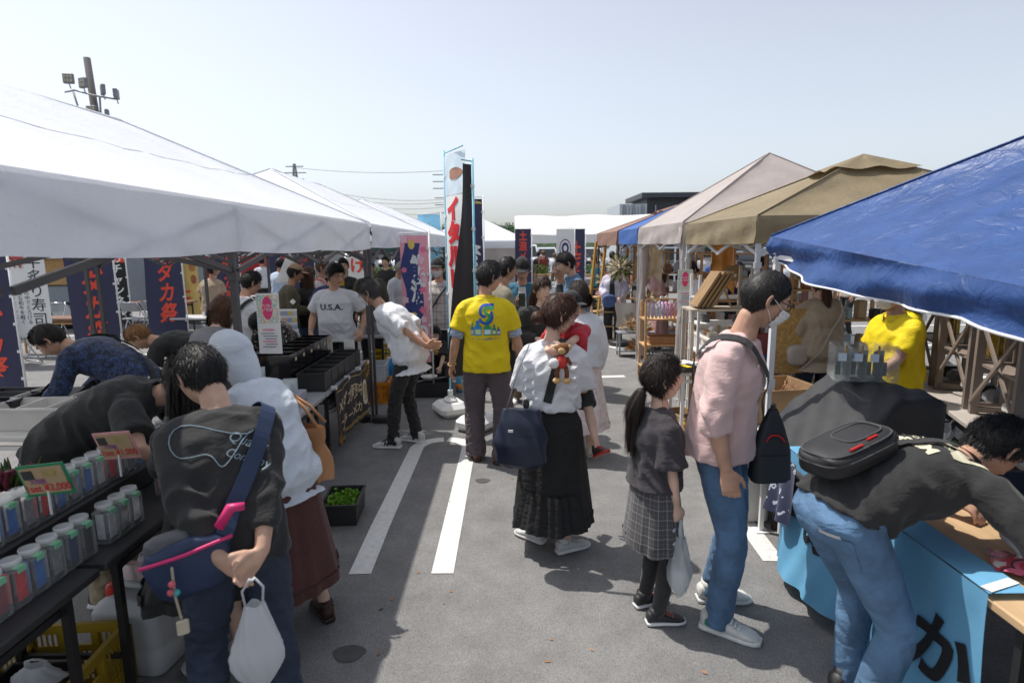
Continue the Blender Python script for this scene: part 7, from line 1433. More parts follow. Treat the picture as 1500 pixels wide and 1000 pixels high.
m = MB(); L0 = lambda t: (-.02 + .11 * math.cos(t) + .04 * math.sin(2 * t), .04 + .05 * math.sin(t) + .02 * math.cos(3 * t))
m.tube([fnb(*[L0(t)[0] - .02, L0(t)[1]]) for t in np.linspace(.2, 6.4, 34)], .0018, 5); m.build('script_loop', SCR, m1.root, True); letter('Quality', fnb, .07, .03, .042, SCR, m1.root, shear=.4, fine=.02, rot=-.5, name='script'); letter('Company', fnb, .06, -.02, .036, SCR, m1.root, shear=.4, fine=.02, rot=-.5, name='script')
sb = empty('sling_bag', local(m1, (-.22, -.05, .9)), 'navy sling bag with pink zip worn by the man in black', 'bag', None, 36)
def to_child(o, P, rt_): o.matrix_parent_inverse = Matrix.Identity(4); o.matrix_local = (Matrix.Translation(rt_.location) @ Matrix.Rotation(rt_.rotation_euler.z, 4, 'Z')).inverted() @ P.mw; return o
o, ct = strap_loop(m1, m1.sp(.20) * s_, (.62, 0, 1.0), (0, 1, 0), .055, BLU, 'strap', sb, -175, 40); to_child(o, m1, sb)
def pouch(c, sx, sy, sz, m, nm, parent, ph=0, P=None, M=None, ex=.65):
 v, f = sph_grid(28, 20); e = np.sign(v) * np.abs(v) ** ex; e = e * np.array([sx, sy, sz]) * (1 + .03 * np.sin(v[:, 0:1] * 7 + v[:, 2:3] * 9 + ph)); e[:, 2] -= sz * .25 * (1 - v[:, 0] ** 2) * (v[:, 2] < 0)
 if M is not None: e = np.array([M @ Vector(q) for q in e])
 o = MB().add(e + np.array(c), f).build(nm, m, parent, True)
 if P: to_child(o, P, parent)
 return o
Mb = Matrix.Rotation(R(-12), 3, 'Y') @ Matrix.Rotation(R(-10), 3, 'Z'); bc = (-.17 * s_, -.165 * s_, .95 * s_)
pouch(bc, .125, .05, .09, BLU, 'pouch', sb, 0, m1, Mb); o = MB().tube([Vector(bc) + Mb @ Vector((x, -.064 + abs(x) * .12, .055 + .12 * abs(x) * 0)) for x in np.linspace(-.12, .15, 9)], .006, 6).build('zip', PNK, sb, True); to_child(o, m1, sb); o = MB().tube([Vector(bc) + Mb @ Vector(q) for q in ((.12, -.03, .09), (.17, -.03, .14), (.21, -.03, .13))], [.016, .018, .014], 8).build('loop', PNK, sb, True); to_child(o, m1, sb)
o = pouch((bc[0] - .05, bc[1] + .012, bc[2] + .07), .07, .032, .035, mat('bag_grey', (.09, .09, .10), .6), 'flap', sb, 2, m1, Mb); o = MB().tube([Vector(bc) + Vector(q) for q in ((-.05, -.075, .03), (-.05, -.08, -.06), (-.04, -.085, -.14))], .004, 5).build('cord', mat('cord', (.4, .35, .25), .7), sb); to_child(o, m1, sb); o = MB().bbox(Vector(bc) + Vector((-.038, -.086, -.17)), (.035, .012, .05), .004).build('tag', mat('tag_wood', (.55, .48, .36), .6), sb); to_child(o, m1, sb)
for q, c in (((-.055, -.084, -.02), (.6, .12, .15)), ((-.045, -.086, -.05), (.05, .35, .35)), ((-.06, -.086, -.045), (.5, .1, .12))): v, f = sph_grid(10, 8); o = MB().add(v * .011 + np.array(bc) + np.array(q), f).build('charm', paint(c), sb, True); to_child(o, m1, sb)
p = local(m1, np3(m1.W['L']) * s_ + np.array([.06, -.05, -.10])); pb_ = pbag((p.x + .02, p.y, p.z - .36), .16, .40, CLRBAG, 'white carrier bag held behind the back of the man in black', 30, full=.55)
# --- woman in white hoodie, girl in black skirt
w2 = person('woman in white hoodie and long brown skirt carrying a tan bag', (-1.16, 2.72), 62, 1.54, lean=20, curve=16, hy=10, hp=32, hi=True, fem=True, sk='d', top=(.60, .65, .70), sleeve='long', hem=-.16, loose=.034, bottom='skirt', bc=(.085, .035, .022), skirt_hem=.27, flare=.09, hair='none', shoes=((.045, .02, .013), (.03, .02, .015)), feet={'L': (-.10, .0, .085, 5), 'R': (.14, -.16, .085, -25)}, hands={'L': ((-.12, .36, .95),), 'R': ((.10, .34, .92),)}, amp=.007)
b = MB(); hv, hf = sph_grid(36, 28); P_ = head_surf(hv) * np.array([1.32, 1.25, 1.22]) + np.array([0, -.022, .0]); k = ~((hv[:, 1] > .50) & (hv[:, 2] > -.75)); P_ *= (1 + .012 * np.sin(hv[:, 0:1] * 9 + hv[:, 2:3] * 12)); low = np.clip(-hv[:, 2] - .2, 0, 1)[:, None]; P_ += low * np.array([[0, -.03, -.03]]) + low * hv * .04
V = xf(w2.HM, P_); F = [q for q in hf if all(k[i] for i in q)]; b.add(V, F).build('hood', cloth((.60, .65, .70)), w2.root, True)
tb = empty('tan_shoulder_bag', D(449, 694, 2.92), 'soft tan leather tote hanging from the white hoodie shoulder', 'bag', None, 62); TAN = mat('tan_leather', (.42, .20, .085), .45, var=.12, scale=6, bump=.3, bscale=14)
def tf(u, v): a = u * 2 * math.pi; c_, q = math.cos(a), math.sin(a); w = .165 - .04 * v; r = .07 * (1 - .7 * v) + .012; return Vector((r * q + .012 * math.sin(v * 9 + a * 2), w * math.copysign(abs(c_) ** .6, c_) + .015 * math.sin(a * 4 + v * 5), .27 * v - .03 * (1 - abs(c_)) * (v < .3)))
MB().grid(tf, 40, 14, 0, True).add([tf(i / 40, 0) for i in range(40)], [tuple(range(39, -1, -1))]).build('bag', TAN, tb, True)
for x in (-.03, .03): MB().tube([(x, -.13, .29), (x * .6 - .03, -.07, .38), (-.06, .04, .46), (x * .6 - .02, .10, .38), (x, .14, .29)], .008, 6).build('handle', TAN, tb, True)
g3 = person('girl with long dark hair in black top and flared black skirt', (-1.32, 2.38), 44, 1.44, lean=-3, hp=28, hi=True, fem=True, sk='d', top=BLK_, sleeve='half', hem=.0, bottom='skirt', bc=(.014, .014, .016), skirt_hem=.52, flare=.13, legskin=True, hair='long', hl=.30, shoes=((.6, .6, .6), (.7, .7, .7)), hands={'L': ((-.10, .34, .92),), 'R': ((.12, .28, .86),)})
# --- seller in black polo leaning over the cups
m4 = person('stall keeper in black polo and black mask bending over the cups', (-2.20, 2.98), -82, 1.72, lean=64, curve=14, hy=-4, hp=52, hi=True, sk='b', build=1.1, belly=.015, top=(.020, .019, .019), sleeve='short', hem=-.09, loose=.030, collar=(.018, .018, .018), bc=(.30, .24, .16), hair='short', hc=(.10, .040, .015), mask=(.012, .012, .012), hands={'R': ((.20, .50, .80), None, (-.3, 0, -1)), 'L': ((-.18, .52, .80), None, (.3, 0, -1))}, armpole={'L': (-.6, -.2, -.5), 'R': (.6, -.3, .3)})
CAMO = color_ramp_mat('navy_camo', 'noise', [(0, (.010, .016, .035)), (.46, (.022, .045, .12)), (.56, (.012, .020, .05)), (.64, (.03, .07, .19))], .8, 26)
m5 = person('man in navy camouflage jacket stooping beside the white table', (-3.02, 4.42), 92, 1.70, lean=58, curve=16, hp=52, hy=14, sk='a', top=NAVYC, topm=CAMO, sleeve='long', loose=.035, hair='short', hands={'L': ((-.18, .48, .74),), 'R': ((.2, .46, .72),)}); strap_loop(m5, m5.sp(.25) * m5.s, (.8, 0, 1), (0, 1, 0), .05, cloth((.015, .015, .018)), 'strap', m5.root); f5 = surf_fn(m5, m5.sp(.34) * m5.s + np.array([.16, 0, 0]), (0, .5, -.8), (-1, 0, 0), (-1, 0, -.4), .004); letter('ST.L', f5, 0, 0, .05, WHT, m5.root, shear=.3, fine=.02)
m6 = person('person with light brown hair in black bending over the jars', (-2.92, 5.35), 95, 1.66, lean=68, curve=14, hp=60, sk='a', top=(.02, .02, .02), sleeve='short', hair='short', hc=(.20, .095, .035), hands={'L': ((-.2, .5, .72),), 'R': ((.2, .48, .70),)})
w7 = person('woman with brown dip-dyed hair in grey top behind the white hoodie', (-2.40, 4.55), -8, 1.56, lean=24, hp=24, fem=True, sk='d', top=(.20, .20, .215), sleeve='half', loose=.035, hair='long', hc=(.075, .034, .018), hl=.22, hands={'R': ((.2, .40, .95),), 'L': ((-.2, .40, .95),)})
m8 = person('stout man in white T-shirt with black shoulder strap seen from behind', (-2.86, 6.15), -18, 1.66, lean=6, curve=16, hy=-25, hp=22, sk='a', build=1.14, top=WTEE, topm=cloth((.66, .67, .70)), loose=.035, hair='short', bc=(.05, .05, .055), hem=-.11); strap_loop(m8, m8.sp(.22) * m8.s, (.65, 0, 1), (0, 1, 0), .04, cloth((.012, .012, .012)), 'strap', m8.root); f8 = surf_fn(m8, m8.sp(.40) * m8.s + np.array([.09, 0, 0]), (1, 0, 0), (0, 0, 1), (0, 1, 0), .004); MB().add([f8(u, v) for u, v in ((-.03, .012), (.03, .02), (.035, -.012), (-.01, -.018))], [(0, 1, 2, 3)]).build('logo', BLK, m8.root)
def pp(px, Y): return (D(px, 400, Y).x, Y)
m9 = person('man in beige T-shirt with black arm sleeves carrying a white bag', pp(308, 10.6), -12, 1.62, sk='a', top=(.34, .26, .18), loose=.04, hair='short', bm=DENIM, hy=-35); q = local(m9, np3(m9.W['L']) * m9.s); pbag((q.x - .02, q.y, q.z - .36), .18, .30, CLRBAG, 'white carrier bag in the hand of the beige T-shirt man')
for sd in 'LR': V, F = tube([np3(m9.E[sd]) * m9.s, (np3(m9.E[sd]) * .4 + np3(m9.W[sd]) * .6) * m9.s, np3(m9.W[sd]) * m9.s], [.048, .045, .034], 12); MB().add(V, F).build('arm_sleeve', cloth((.014, .014, .015)), m9.root, True)
person('person in white T-shirt and black trousers by the red stall', pp(331, 15.5), 10, 1.66, far=True, top=(.68, .70, .74), hair='short')
person('person in pale blue shirt partly behind the slanting banner', pp(408, 12.5), -20, 1.66, far=True, top=(.45, .55, .68), hair='short', sleeve='short')
m11 = person('man in olive jacket and tan cap beneath the white net cone', pp(418, 8.1), -62, 1.66, lean=5, hp=16, sk='c', top=(.075, .068, .040), sleeve='long', loose=.045, cap=('cap', (.36, .24, .15)), hair='short', hands={'L': ((-.12, .25, 1.08),), 'R': ((.12, .26, 1.06),)}, bc=(.06, .055, .05)); f11 = surf_fn(m11, m11.S['R'] * m11.s + np.array([.1, 0, -.14]), (0, 1, 0), (0, 0, 1), (-1, 0, 0), .004); MB().add([f11(.03 * math.cos(t) * (1 + .3 * math.cos(4 * t)), .035 * math.sin(t)) for t in np.linspace(0, 6.283, 24, endpoint=False)], [tuple(range(24))]).build('patch', WHT, m11.root)
person('woman with long brown hair in black cardigan seen from behind', pp(448, 8.35), -14, 1.60, fem=True, sk='d', top=(.014, .014, .016), sleeve='long', hair='long', hc=(.075, .036, .022), hl=.44, bm=DENIM, wide=.02, hands={'R': ((.10, .22, 1.1),), 'L': ((-.1, .22, 1.1),)})
m13 = person('man in white patterned shirt with red strap facing right', pp(466, 9.0), -80, 1.70, sk='a', top=(.6, .58, .58), topm=plaid_mat('pale_check', (.64, .60, .60), (.40, .28, .32), 14, .1), sleeve='long', hair='short', hc=(.12, .06, .03), bc=(.25, .2, .15)); strap_loop(m13, m13.sp(.24) * m13.s, (.6, 0, 1), (0, 1, 0), .03, paint((.55, .02, .03)), 'strap', m13.root)
m14 = person('man in navy T-shirt and grey cap with hands behind his back', pp(483, 7.9), -8, 1.66, sk='a', top=(.022, .040, .10), cap=('cap', (.10, .10, .115)), hair='short', hc=(.1, .1, .1), hy=-20, hands={'L': ((-.04, -.2, .98), (1, 0, -.2), (0, 1, 0)), 'R': ((.05, -.21, .96), (-1, 0, -.2), (0, 1, 0))}, bc=(.42, .40, .36), armpole={'L': (-1, -.3, 0), 'R': (1, -.3, 0)}); strap_loop(m14, m14.sp(.22) * m14.s, (.7, 0, 1), (0, 1, 0), .05, cloth((.014, .014, .015)), 'strap', m14.root)
person('man in open black jacket over a mustard shirt', pp(505, 9.6), 172, 1.70, sk='b', top=(.018, .016, .015), sleeve='long', gap=(.42, .24, .03), loose=.04, hair='short', hy=20)
m16 = person('man in white U.S.A. T-shirt standing behind the tanks', (-2.02, 6.75), 176, 1.70, lean=2, curve=6, hy=52, hp=16, sk='a', build=1.10, belly=.045, top=WTEE, topm=cloth((.62, .63, .67)), loose=.028, hem=-.10, hair='short', glasses=(.03, .03, .03), hi=True, hands={'R': ((.27, .14, .93),), 'L': ((-.30, .05, .95),)}); f16 = surf_fn(m16, m16.sp(.31) * m16.s, (-1, 0, 0), (0, 0, 1), (0, -1, 0), .004); letter('U.S.A.', lambda u, v: f16(-u * -1, v), 0, 0, .068, mat('tee_print', (.02, .025, .045), .7), m16.root, bold=.02, fine=.02, width=.26)
FLOR = color_ramp_mat('black_floral', 'noise', [(0, (.014, .013, .013)), (.58, (.45, .40, .30)), (.64, (.014, .013, .013))], .8, 34)
person('person in black floral blouse bent over the small boxes', (-2.47, 6.25), 172, 1.56, lean=56, hp=58, fem=True, sk='d', top=BLK_, topm=FLOR, sleeve='half', hair='bob', hl=.10, hands={'L': ((-.15, .45, .78),), 'R': ((.15, .45, .78),)})
person('man in olive overshirt and dark cap behind the U.S.A. T-shirt', pp(541, 9.2), 184, 1.70, sk='a', top=(.085, .078, .05), sleeve='long', cap=('cap', (.03, .028, .03)), hair='short')
person('smiling man in dark shirt under the green canopy', pp(567, 13.5), 170, 1.66, far=True, sk='b', top=(.03, .03, .035), hair='short', sleeve='long')
person('grey haired man in white shirt with face mask', pp(577, 10.2), -110, 1.64, lean=8, sk='a', top=(.62, .64, .68), sleeve='long', hair='short', hc=(.32, .31, .30), mask=(.6, .6, .6), glasses=(.1, .1, .1), hp=18)
m19 = person('man in loose white shirt and mask stooping with hands behind his back', (-1.02, 5.42), 76, 1.70, lean=25, curve=22, hp=26, hi=True, sk='a', top=WTEE, topm=cloth((.70, .71, .74)), sleeve='half', hem=-.19, loose=.034, amp=.009, bm=cloth((.013, .013, .014)), wide=.006, hair='short', hc=(.055, .052, .05), mask=(.72, .72, .72), glasses=(.015, .015, .018), hands={'R': ((.05, -.33, .93), (-.5, -.6, .1), (0, 1, 0)), 'L': ((-.06, -.33, .95), (.5, -.6, 0), (0, -1, 0))}, armpole={'L': (-1, -.2, 0), 'R': (1, -.2, 0)}, feet={'L': (-.10, .10, .085, 6), 'R': (.11, -.06, .085, -10)}, shoes=((.58, .58, .57), (.74, .74, .72), (.05, .05, .05)))
for q in [c for c in m19.root.children if c.name.startswith('shoe')]:
 bb = mverts(q.data); c = bb.mean(0); cx, cy = c[0], c[1]; dx = .046 if cx > 0 else -.046
 letter('N', lambda u, v, c=c, dx=dx: Vector((c[0] + dx * 1.02 + (.004 if dx > 0 else -.004), c[1] + (u if dx > 0 else -u) * 1.0, c[2] + .004 + v)), 0, 0, .045, BLK, m19.root, bold=.04, shear=.2)
CHK = plaid_mat('beige_check', (.50, .47, .44), (.20, .18, .18), 9, .14)
m22 = person('man in pale checked shirt and black cap behind the pink banner', (-.98, 8.1), 168, 1.70, sk='a', top=(.5, .5, .5), topm=CHK, sleeve='long', loose=.05, hem=-.16, cap=('cap', (.014, .014, .016)), hair='short', mask=(.6, .6, .6), bc=(.014, .014, .016)); strap_loop(m22, m22.sp(.24) * m22.s, (-.7, 0, 1), (0, 1, 0), .02, cloth((.014, .014, .015)), 'strap', m22.root)
person('person in dark cap and face mask just behind the checked shirt', (-1.45, 9.3), 150, 1.66, sk='a', top=(.02, .02, .022), sleeve='long', cap=('cap', (.02, .02, .02)), hair='bob', hl=.1, mask=(.6, .6, .6)); person('person in maroon top beside the black cap', (-1.25, 10.0), 30, 1.62, sk='a', fem=True, top=(.09, .018, .04), sleeve='long', hair='bob', hl=.1)
c23 = person('child in black hooded top crouching by the black trough', (-1.02, 7.92), 176, 1.22, pelvis=(0, -.10, .40), lean=22, curve=10, hp=18, sk='d', top=(.014, .014, .015), sleeve='half', loose=.05, hair='short', bc=(.02, .02, .022), feet={'L': (-.14, .20, .085, 15), 'R': (.14, .20, .085, -15)}, hands={'R': ((.16, .52, .38),), 'L': ((-.12, .50, .36),)}, shoes=((.05, .05, .05), (.5, .5, .5)))
b = MB(); P_ = head_surf(hv) * np.array([1.3, 1.24, 1.2]) + np.array([0, -.02, .0]); k = ~((hv[:, 1] > .55) & (hv[:, 2] > -.7)); b.add(xf(c23.HM, P_), [q for q in hf if all(k[i] for i in q)]).build('hood', cloth((.014, .014, .015)), c23.root, True); f23 = surf_fn(c23, c23.sp(.30) * c23.s, (-1, 0, 0), (0, 0, 1), (0, -1, -.2), .004)
for k_ in range(5): MB().add([f23(.035 * math.cos(t) * (1 - k_ * .1) + .015 * math.sin(k_ * 2), -.05 + .025 * k_ + .02 * math.sin(t)) for t in np.linspace(0, 6.283, 14, endpoint=False)], [tuple(range(14))]).build('emblem', mat('print_gold', (.62, .42, .14), .7), c23.root)
# --- man in yellow polo
YLW = mat('polo_yellow', (.74, .56, .004), .75, var=.06, scale=6, bump=.35, bscale=50, bdist=.006, wr=.28)
gp_ = G(718, 676); m24 = person('staff man in bright yellow polo with logo and bottles on the back', (-.22, 4.98), 2, 1.74, lean=-1, curve=8, hy=-58, hp=8, hi=True, sk='a', top=(.7, .5, 0), topm=YLW, sleeve='short', hem=-.11, loose=.022, build=1.03, collar=(.70, .52, .005), hair='short', hc=(.022, .021, .020), glasses=(.08, .03, .03), bm=cloth((.105, .085, .092)), wide=.030, amp=.007, hands={'L': ((-.30, .04, .86),), 'R': ((.31, .06, .86),)}, shoes=((.16, .06, .03), (.05, .03, .02)), feet={'L': (-.11, .05, .085, 12), 'R': (.12, -.06, .085, -48)})
for sd in 'LR': V, F = tube([(np3(m24.S[sd]) * .32 + np3(m24.E[sd]) * .68) * m24.s, np3(m24.E[sd]) * m24.s * .98 + np3(m24.S[sd]) * m24.s * .02], [.062, .058], 16); MB().add(V, F).build('undersleeve', plaid_mat('blue_stripe', (.25, .33, .50), (.5, .55, .65), 30, .4), m24.root, True)
f24 = surf_fn(m24, m24.sp(.30) * m24.s, (1, 0, 0), (0, 0, 1), (0, 1, 0), .004); LBL = mat('logo_blue', (.012, .10, .45), .6); LGR = mat('logo_green', (.02, .34, .12), .6)
def band(pts, w, m, nm, lift=0):
 P_ = []; n = len(pts)
 for i, (u, v) in enumerate(pts):
  a, c = pts[max(i - 1, 0)], pts[min(i + 1, n - 1)]; t = Vector((c[0] - a[0], c[1] - a[1])).normalized(); P_ += [f24(u - t.y * w, v + t.x * w, lift), f24(u + t.y * w, v - t.x * w, lift)]
 MB().add(P_, [(2 * i, 2 * i + 1, 2 * i + 3, 2 * i + 2) for i in range(n - 1)]).build(nm, m, m24.root)
oy = .085; A_ = lambda cx, cy, r, a0, a1, n=14: [(cx + r * math.cos(R(a0 + (a1 - a0) * i / n)), cy + r * math.sin(R(a0 + (a1 - a0) * i / n))) for i in range(n + 1)]
band([(.068, oy + .072)] + A_(.0, oy + .026, .046, 90, 180) + [(-.046, oy + .01)], .011, LBL, 'logo_stroke'); band([(-.046, oy + .012)] + A_(-.012, oy + .012, .034, 180, 270, 8)[1:] + [(0, oy - .022)], .011, LBL, 'logo_stroke', .0015); band([(.068, oy + .046), (.02, oy + .046)] + A_(.012, oy + .026, .020, 90, 180, 8) + A_(.012, oy + .02, .02, 180, 270, 6), .011, LGR, 'logo_stroke', .001); band(A_(.0, oy - .03, .03, 90, -90), .011, LGR, 'logo_stroke', .002); band([(.046, oy + .02)] + A_(.0, oy - .028, .052, 10, -170), .011, LBL, 'logo_stroke', .003)
for i, (u, w, h, c) in enumerate(((-.115, .022, .10, (.03, .25, .55)), (-.068, .062, .115, (.03, .28, .6)), (.012, .066, .11, (.03, .30, .14)), (.068, .034, .085, (.03, .22, .16)), (.105, .030, .065, (.03, .12, .35)))):
 f = lambda a, b, u=u, w=w, h=h: f24(u + w * (a - .5) * (1 if b < .72 else .45), -.095 + h * b); MB().grid(f, 4, 8).build('bottle_print', mat('print_b%d' % i, c, .6), m24.root); MB().grid(lambda a, b, u=u, w=w, h=h: f24(u + w * .8 * (a - .5), -.085 + h * .35 * b, .002), 4, 3).build('label_print', mat('print_lab%d' % (i % 2), ((.55, .68, .75), (.5, .65, .3))[i % 2], .6), m24.root); MB().grid(lambda a, b, u=u, w=w, h=h: f24(u + w * .4 * (a - .5), -.095 + h * (.98 + .1 * b), .001), 2, 2).build('cap_print', LBL if i % 2 else LGR, m24.root)
letter('フィッシュ 水質調整シリーズ', f24, 0, -.125, .020, LBL, m24.root, fine=.03, width=.24)
for sd, z in (('L', 0), ('R', 0)): V, F = tube([np3(m24.W[sd]) * m24.s + np.array([.034 * math.cos(t), .032 * math.sin(t), .012 * math.sin(t)]) for t in np.linspace(0, 6.283, 18)], .005, 6); MB().add(V, F).build('bracelet', [mat('br_gold', (.45, .32, .12), .5), SILV][sd == 'R'], m24.root, True)
# --- group behind
person('man in khaki shirt and glasses behind the yellow polo', pp(733, 6.5), -70, 1.74, sk='a', top=(.22, .20, .15), hair='short', glasses=(.03, .03, .03), bc=(.03, .03, .03)); person('short haired head just behind the yellow polo', pp(712, 8.5), -60, 1.62, sk='a', top=(.05, .05, .05), hair='short')
m26 = person('man in teal denim jacket and black cap looking at his phone', pp(765, 7.0), 178, 1.74, curve=14, hp=22, sk='a', top=(.03, .12, .20), topm=mat('teal_denim', (.028, .125, .205), .8, var=.15, scale=6, bump=.4, bscale=60), sleeve='long', loose=.035, gap=(.66, .66, .66), cap=('cap', (.016, .017, .020)), hair='short', bc=(.24, .18, .12), wide=.025, hands={'R': ((.06, .26, 1.20), (-.5, .35, .45), (-.3, -.6, .3)), 'L': ((-.22, .06, .9),)}, shoes=WSH, hi=True); q = local(m26, (.0 , .36 * m26.s, 1.26 * m26.s)); tag(MB().bbox((0, 0, 0), (.075, .01, .15), .004).build('mobile_phone', mat('phone', (.05, .07, .06), .3), None, loc=q), 'phone in the hand of the man in teal denim', 'phone')
m31 = person('tall young man in blue denim shirt holding a phone', pp(846, 7.35), 96, 1.80, lean=3, curve=12, hp=22, sk='b', top=(.10, .18, .28), topm=mat('blue_denim', (.095, .175, .275), .8, var=.15, scale=6, bump=.4, bscale=60), sleeve='rolled', loose=.026, hem=-.14, collar=(.09, .17, .27), hair='short', hi=True, hands={'R': ((.08, .30, 1.06), (-.4, .8, .1), (-.5, 0, .7)), 'L': ((-.06, .30, 1.04), (.4, .8, .1), (.5, 0, .7))}); q = local(m31, (0, .42 * m31.s, 1.10 * m31.s)); tag(MB().bbox((0, 0, 0), (.15, .075, .01), .004).build('mobile_phone', mat('phone', (.05, .07, .06), .3), None, loc=q), 'phone held by the young man in blue denim shirt', 'phone')
person('man in striped waistcoat and glasses behind the denim shirts', pp(821, 7.9), 172, 1.68, sk='c', build=1.08, top=(.25, .30, .34), topm=plaid_mat('stripe_vest', (.10, .14, .17), (.5, .5, .48), 12, .3), gap=(.016, .016, .018), hair='short', hc=(.12, .12, .12), glasses=(.02, .02, .02), hy=-20, hands={'L': ((-.12, .28, 1.08),), 'R': ((.16, .26, 1.04),)})
person('woman with long brown hair in black top beside the mother', pp(788, 5.75), -150, 1.57, fem=True, sk='d', top=(.022, .022, .024), sleeve='long', hair='long', hc=(.05, .026, .018), hl=.30, loose=.035, bc=(.4, .4, .42), hands={'R': ((.15, .2, 1.1),), 'L': ((-.12, .22, 1.1),)})
FLSK = color_ramp_mat('pink_floral_skirt', 'voronoi', [(0, (.55, .22, .28)), (.16, (.70, .62, .60)), (.42, (.62, .40, .42)), (.5, (.72, .66, .64))], .8, 22)
person('woman in white blouse and pale floral skirt standing behind the mother', (.60, 5.05), 10, 1.56, fem=True, sk='d', top=(.68, .69, .71), topm=cloth((.64, .65, .68)), sleeve='long', loose=.038, hem=.0, bottom='skirt', bm=FLSK, skirt_hem=.30, flare=.08, legskin=True, hair='bob', hl=.12, hc=(.03, .02, .015), hi=True, shoes=((.55, .50, .42), (.4, .35, .3)))
# --- mother with child
w27 = person('mother in white blouse and long black tiered skirt carrying a child', (.24, 3.46), -8, 1.58, lean=-3, curve=10, hy=-62, hp=10, hi=True, fem=True, sk='d', top=(.66, .67, .69), topm=cloth((.66, .67, .69)), sleeve='half', loose=.036, hem=.06, amp=.010, bottom='skirt', bm=mat('black_cotton', (.014, .014, .015), .8, var=.15, bump=.4, bscale=30, bdist=.008, wr=.6), skirt_hem=.19, flare=.06, hair='bun', hc=(.060, .028, .018), hands={'L': ((-.10, .28, 1.02),), 'R': ((.12, .28, 1.0),)}, shoes=((.50, .50, .49), (.62, .62, .62), (.6, .6, .6)), feet={'L': (-.12, .06, .085, 55), 'R': (.10, -.06, .085, -55)})
rz = MB(); n = 60
def tier(u, v): a = u * 2 * math.pi; rr = .185 + .055 * v + .010 * math.sin(a * 23) * (1 - .3 * v) + .012 * math.sin(a * 9 + 1); return Vector((rr * 1.03 * math.cos(a), rr * .92 * math.sin(a) - .012, (.44 - .245 * v) * .92 + .008 * math.sin(a * 5) * v))
rz.grid(tier, 110, 10, 0, True).build('skirt_tier', MATS['black_cotton'], w27.root, True)
for i, (az, k, dk_) in enumerate(((1.2, .30, -.10), (1.45, .22, -.08), (1.0, .36, -.1))): d0, d1 = scalp(np.array([az]), np.array([k])), scalp(np.array([az + .18]), np.array([k - .14])); a, b2 = xf(w27.HM, head_surf(d0) * 1.19)[0], xf(w27.HM, head_surf(d1) * 1.19)[0]; MB().tube([a, (a + b2) / 2 * 1.0 + (a - np3(w27.hc)) * .03, b2], .0035, 6).build('hair_clip', mat('clip_gold', (.70, .45, .20), .35, metal=.5), w27.root, True)
# ruffles on the blouse
for sg in (-1, 1): MB().grid(lambda u, v, sg=sg: np3(w27.sp(.40 - .26 * u)) * w27.s + np.array([sg * (.10 + .05 * v + .012 * math.sin(u * 26)), -(.125 + .03 * v - .05 * u * 0) * w27.s, 0]), 30, 4).build('ruffle', cloth((.66, .67, .69)), w27.root, True)
hb = empty('navy_shoulder_bag', local(w27, (-.16, -.24, .62)), 'large navy nylon bag hanging on the back of the mother', 'bag', None, -8); NYL = mat('navy_nylon', (.014, .020, .042), .45, var=.15, bump=.35, bscale=16)
def bf(u, v): a = u * 2 * math.pi; c_, q = math.cos(a), math.sin(a); w = np.interp(v, [0, .1, .45, .8, 1], [.09, .145, .155, .13, .10]); d = np.interp(v, [0, .1, .45, .8, 1], [.05, .09, .095, .065, .03]); return Vector((w * math.copysign(abs(c_) ** .7, c_) + .006 * math.sin(v * 14 + a * 3), d * math.copysign(abs(q) ** .7, q) + .006 * math.sin(a * 6 + v * 8), .34 * v))
MB().grid(bf, 44, 18, 0, True).add([bf(i / 44, 0) for i in range(44)], [tuple(range(43, -1, -1))]).add([bf(i / 44, 1) for i in range(44)], [tuple(range(44))]).build('bag', NYL, hb, True); MB().grid(lambda a, b: bf(.60 + .26 * a, .12 + .48 * b) * 1.0 + Vector((0, -.008, 0)), 14, 8).build('pocket', NYL, hb, True); MB().box((-.05, -.085, .235), (.028, .004, .014)).build('brand_tab', WHT, hb); MB().lathe([(.014, 0), (.02, .02), (.014, .05)], (.03, -.01, .35), 12).build('buckle', BLKM, hb)
o, ct = strap_loop(w27, w27.sp(.22) * w27.s, (.25, 0, 1), (0, 1, 0), .05, cloth((.012, .013, .018)), 'strap', hb, -120, 60); to_child(o, w27, hb)
MB().tube([(-.09, 0, .32), (-.02, -.02, .55), (.05, .0, .72)], [(.012, .004)] * 3, 8).build('thin_strap', GRYB, hb, True)
c28 = person('small child in red shirt and black cap carried on the mother\'s front', (.30, 3.46), 172, 1.02, pelvis=(-.06, -.31, 1.86), z0=.0, hy=40, hp=4, hi=True, sk='d', top=(.50, .035, .05), sleeve='half', loose=.03, bottom='shorts', bc=(.016, .016, .018), wide=.02, legskin=True, hair='short', cap=('cap', (.02, .021, .022)),
 hands={'L': ((.02, .27, 2.16), (.9, .1, -.1), (0, -1, 0)), 'R': ((.14, .28, 2.13), (-.9, .1, -.1), (0, -1, 0))}, feet={'L': (-.40, .16, 1.02, 30, -30, (-1, .3, .4)), 'R': (.50, .04, 1.08, -60, -20, (1, .3, .4))}, shoes=((.05, .03, .03), (.45, .03, .03), (.4, .05, .04)), armpole={'L': (-1, .2, .2), 'R': (1, .2, .2)})
mk = empty('plush_monkey', local(w27, (.07, -.20, 1.13)), 'brown plush monkey in red vest dangling on the mother\'s back', 'toy', None, -8); FUR = mat('plush_brown', (.16, .065, .025), .95, var=.25, scale=60, bump=.6, bscale=120); TANP = mat('plush_tan', (.55, .36, .16), .95, bump=.5, bscale=120)
def ball(c, r, m, nm, par): v, f = sph_grid(16, 12); return MB().add(v * np.array(r) + np.array(c), f).build(nm, m, par, True)
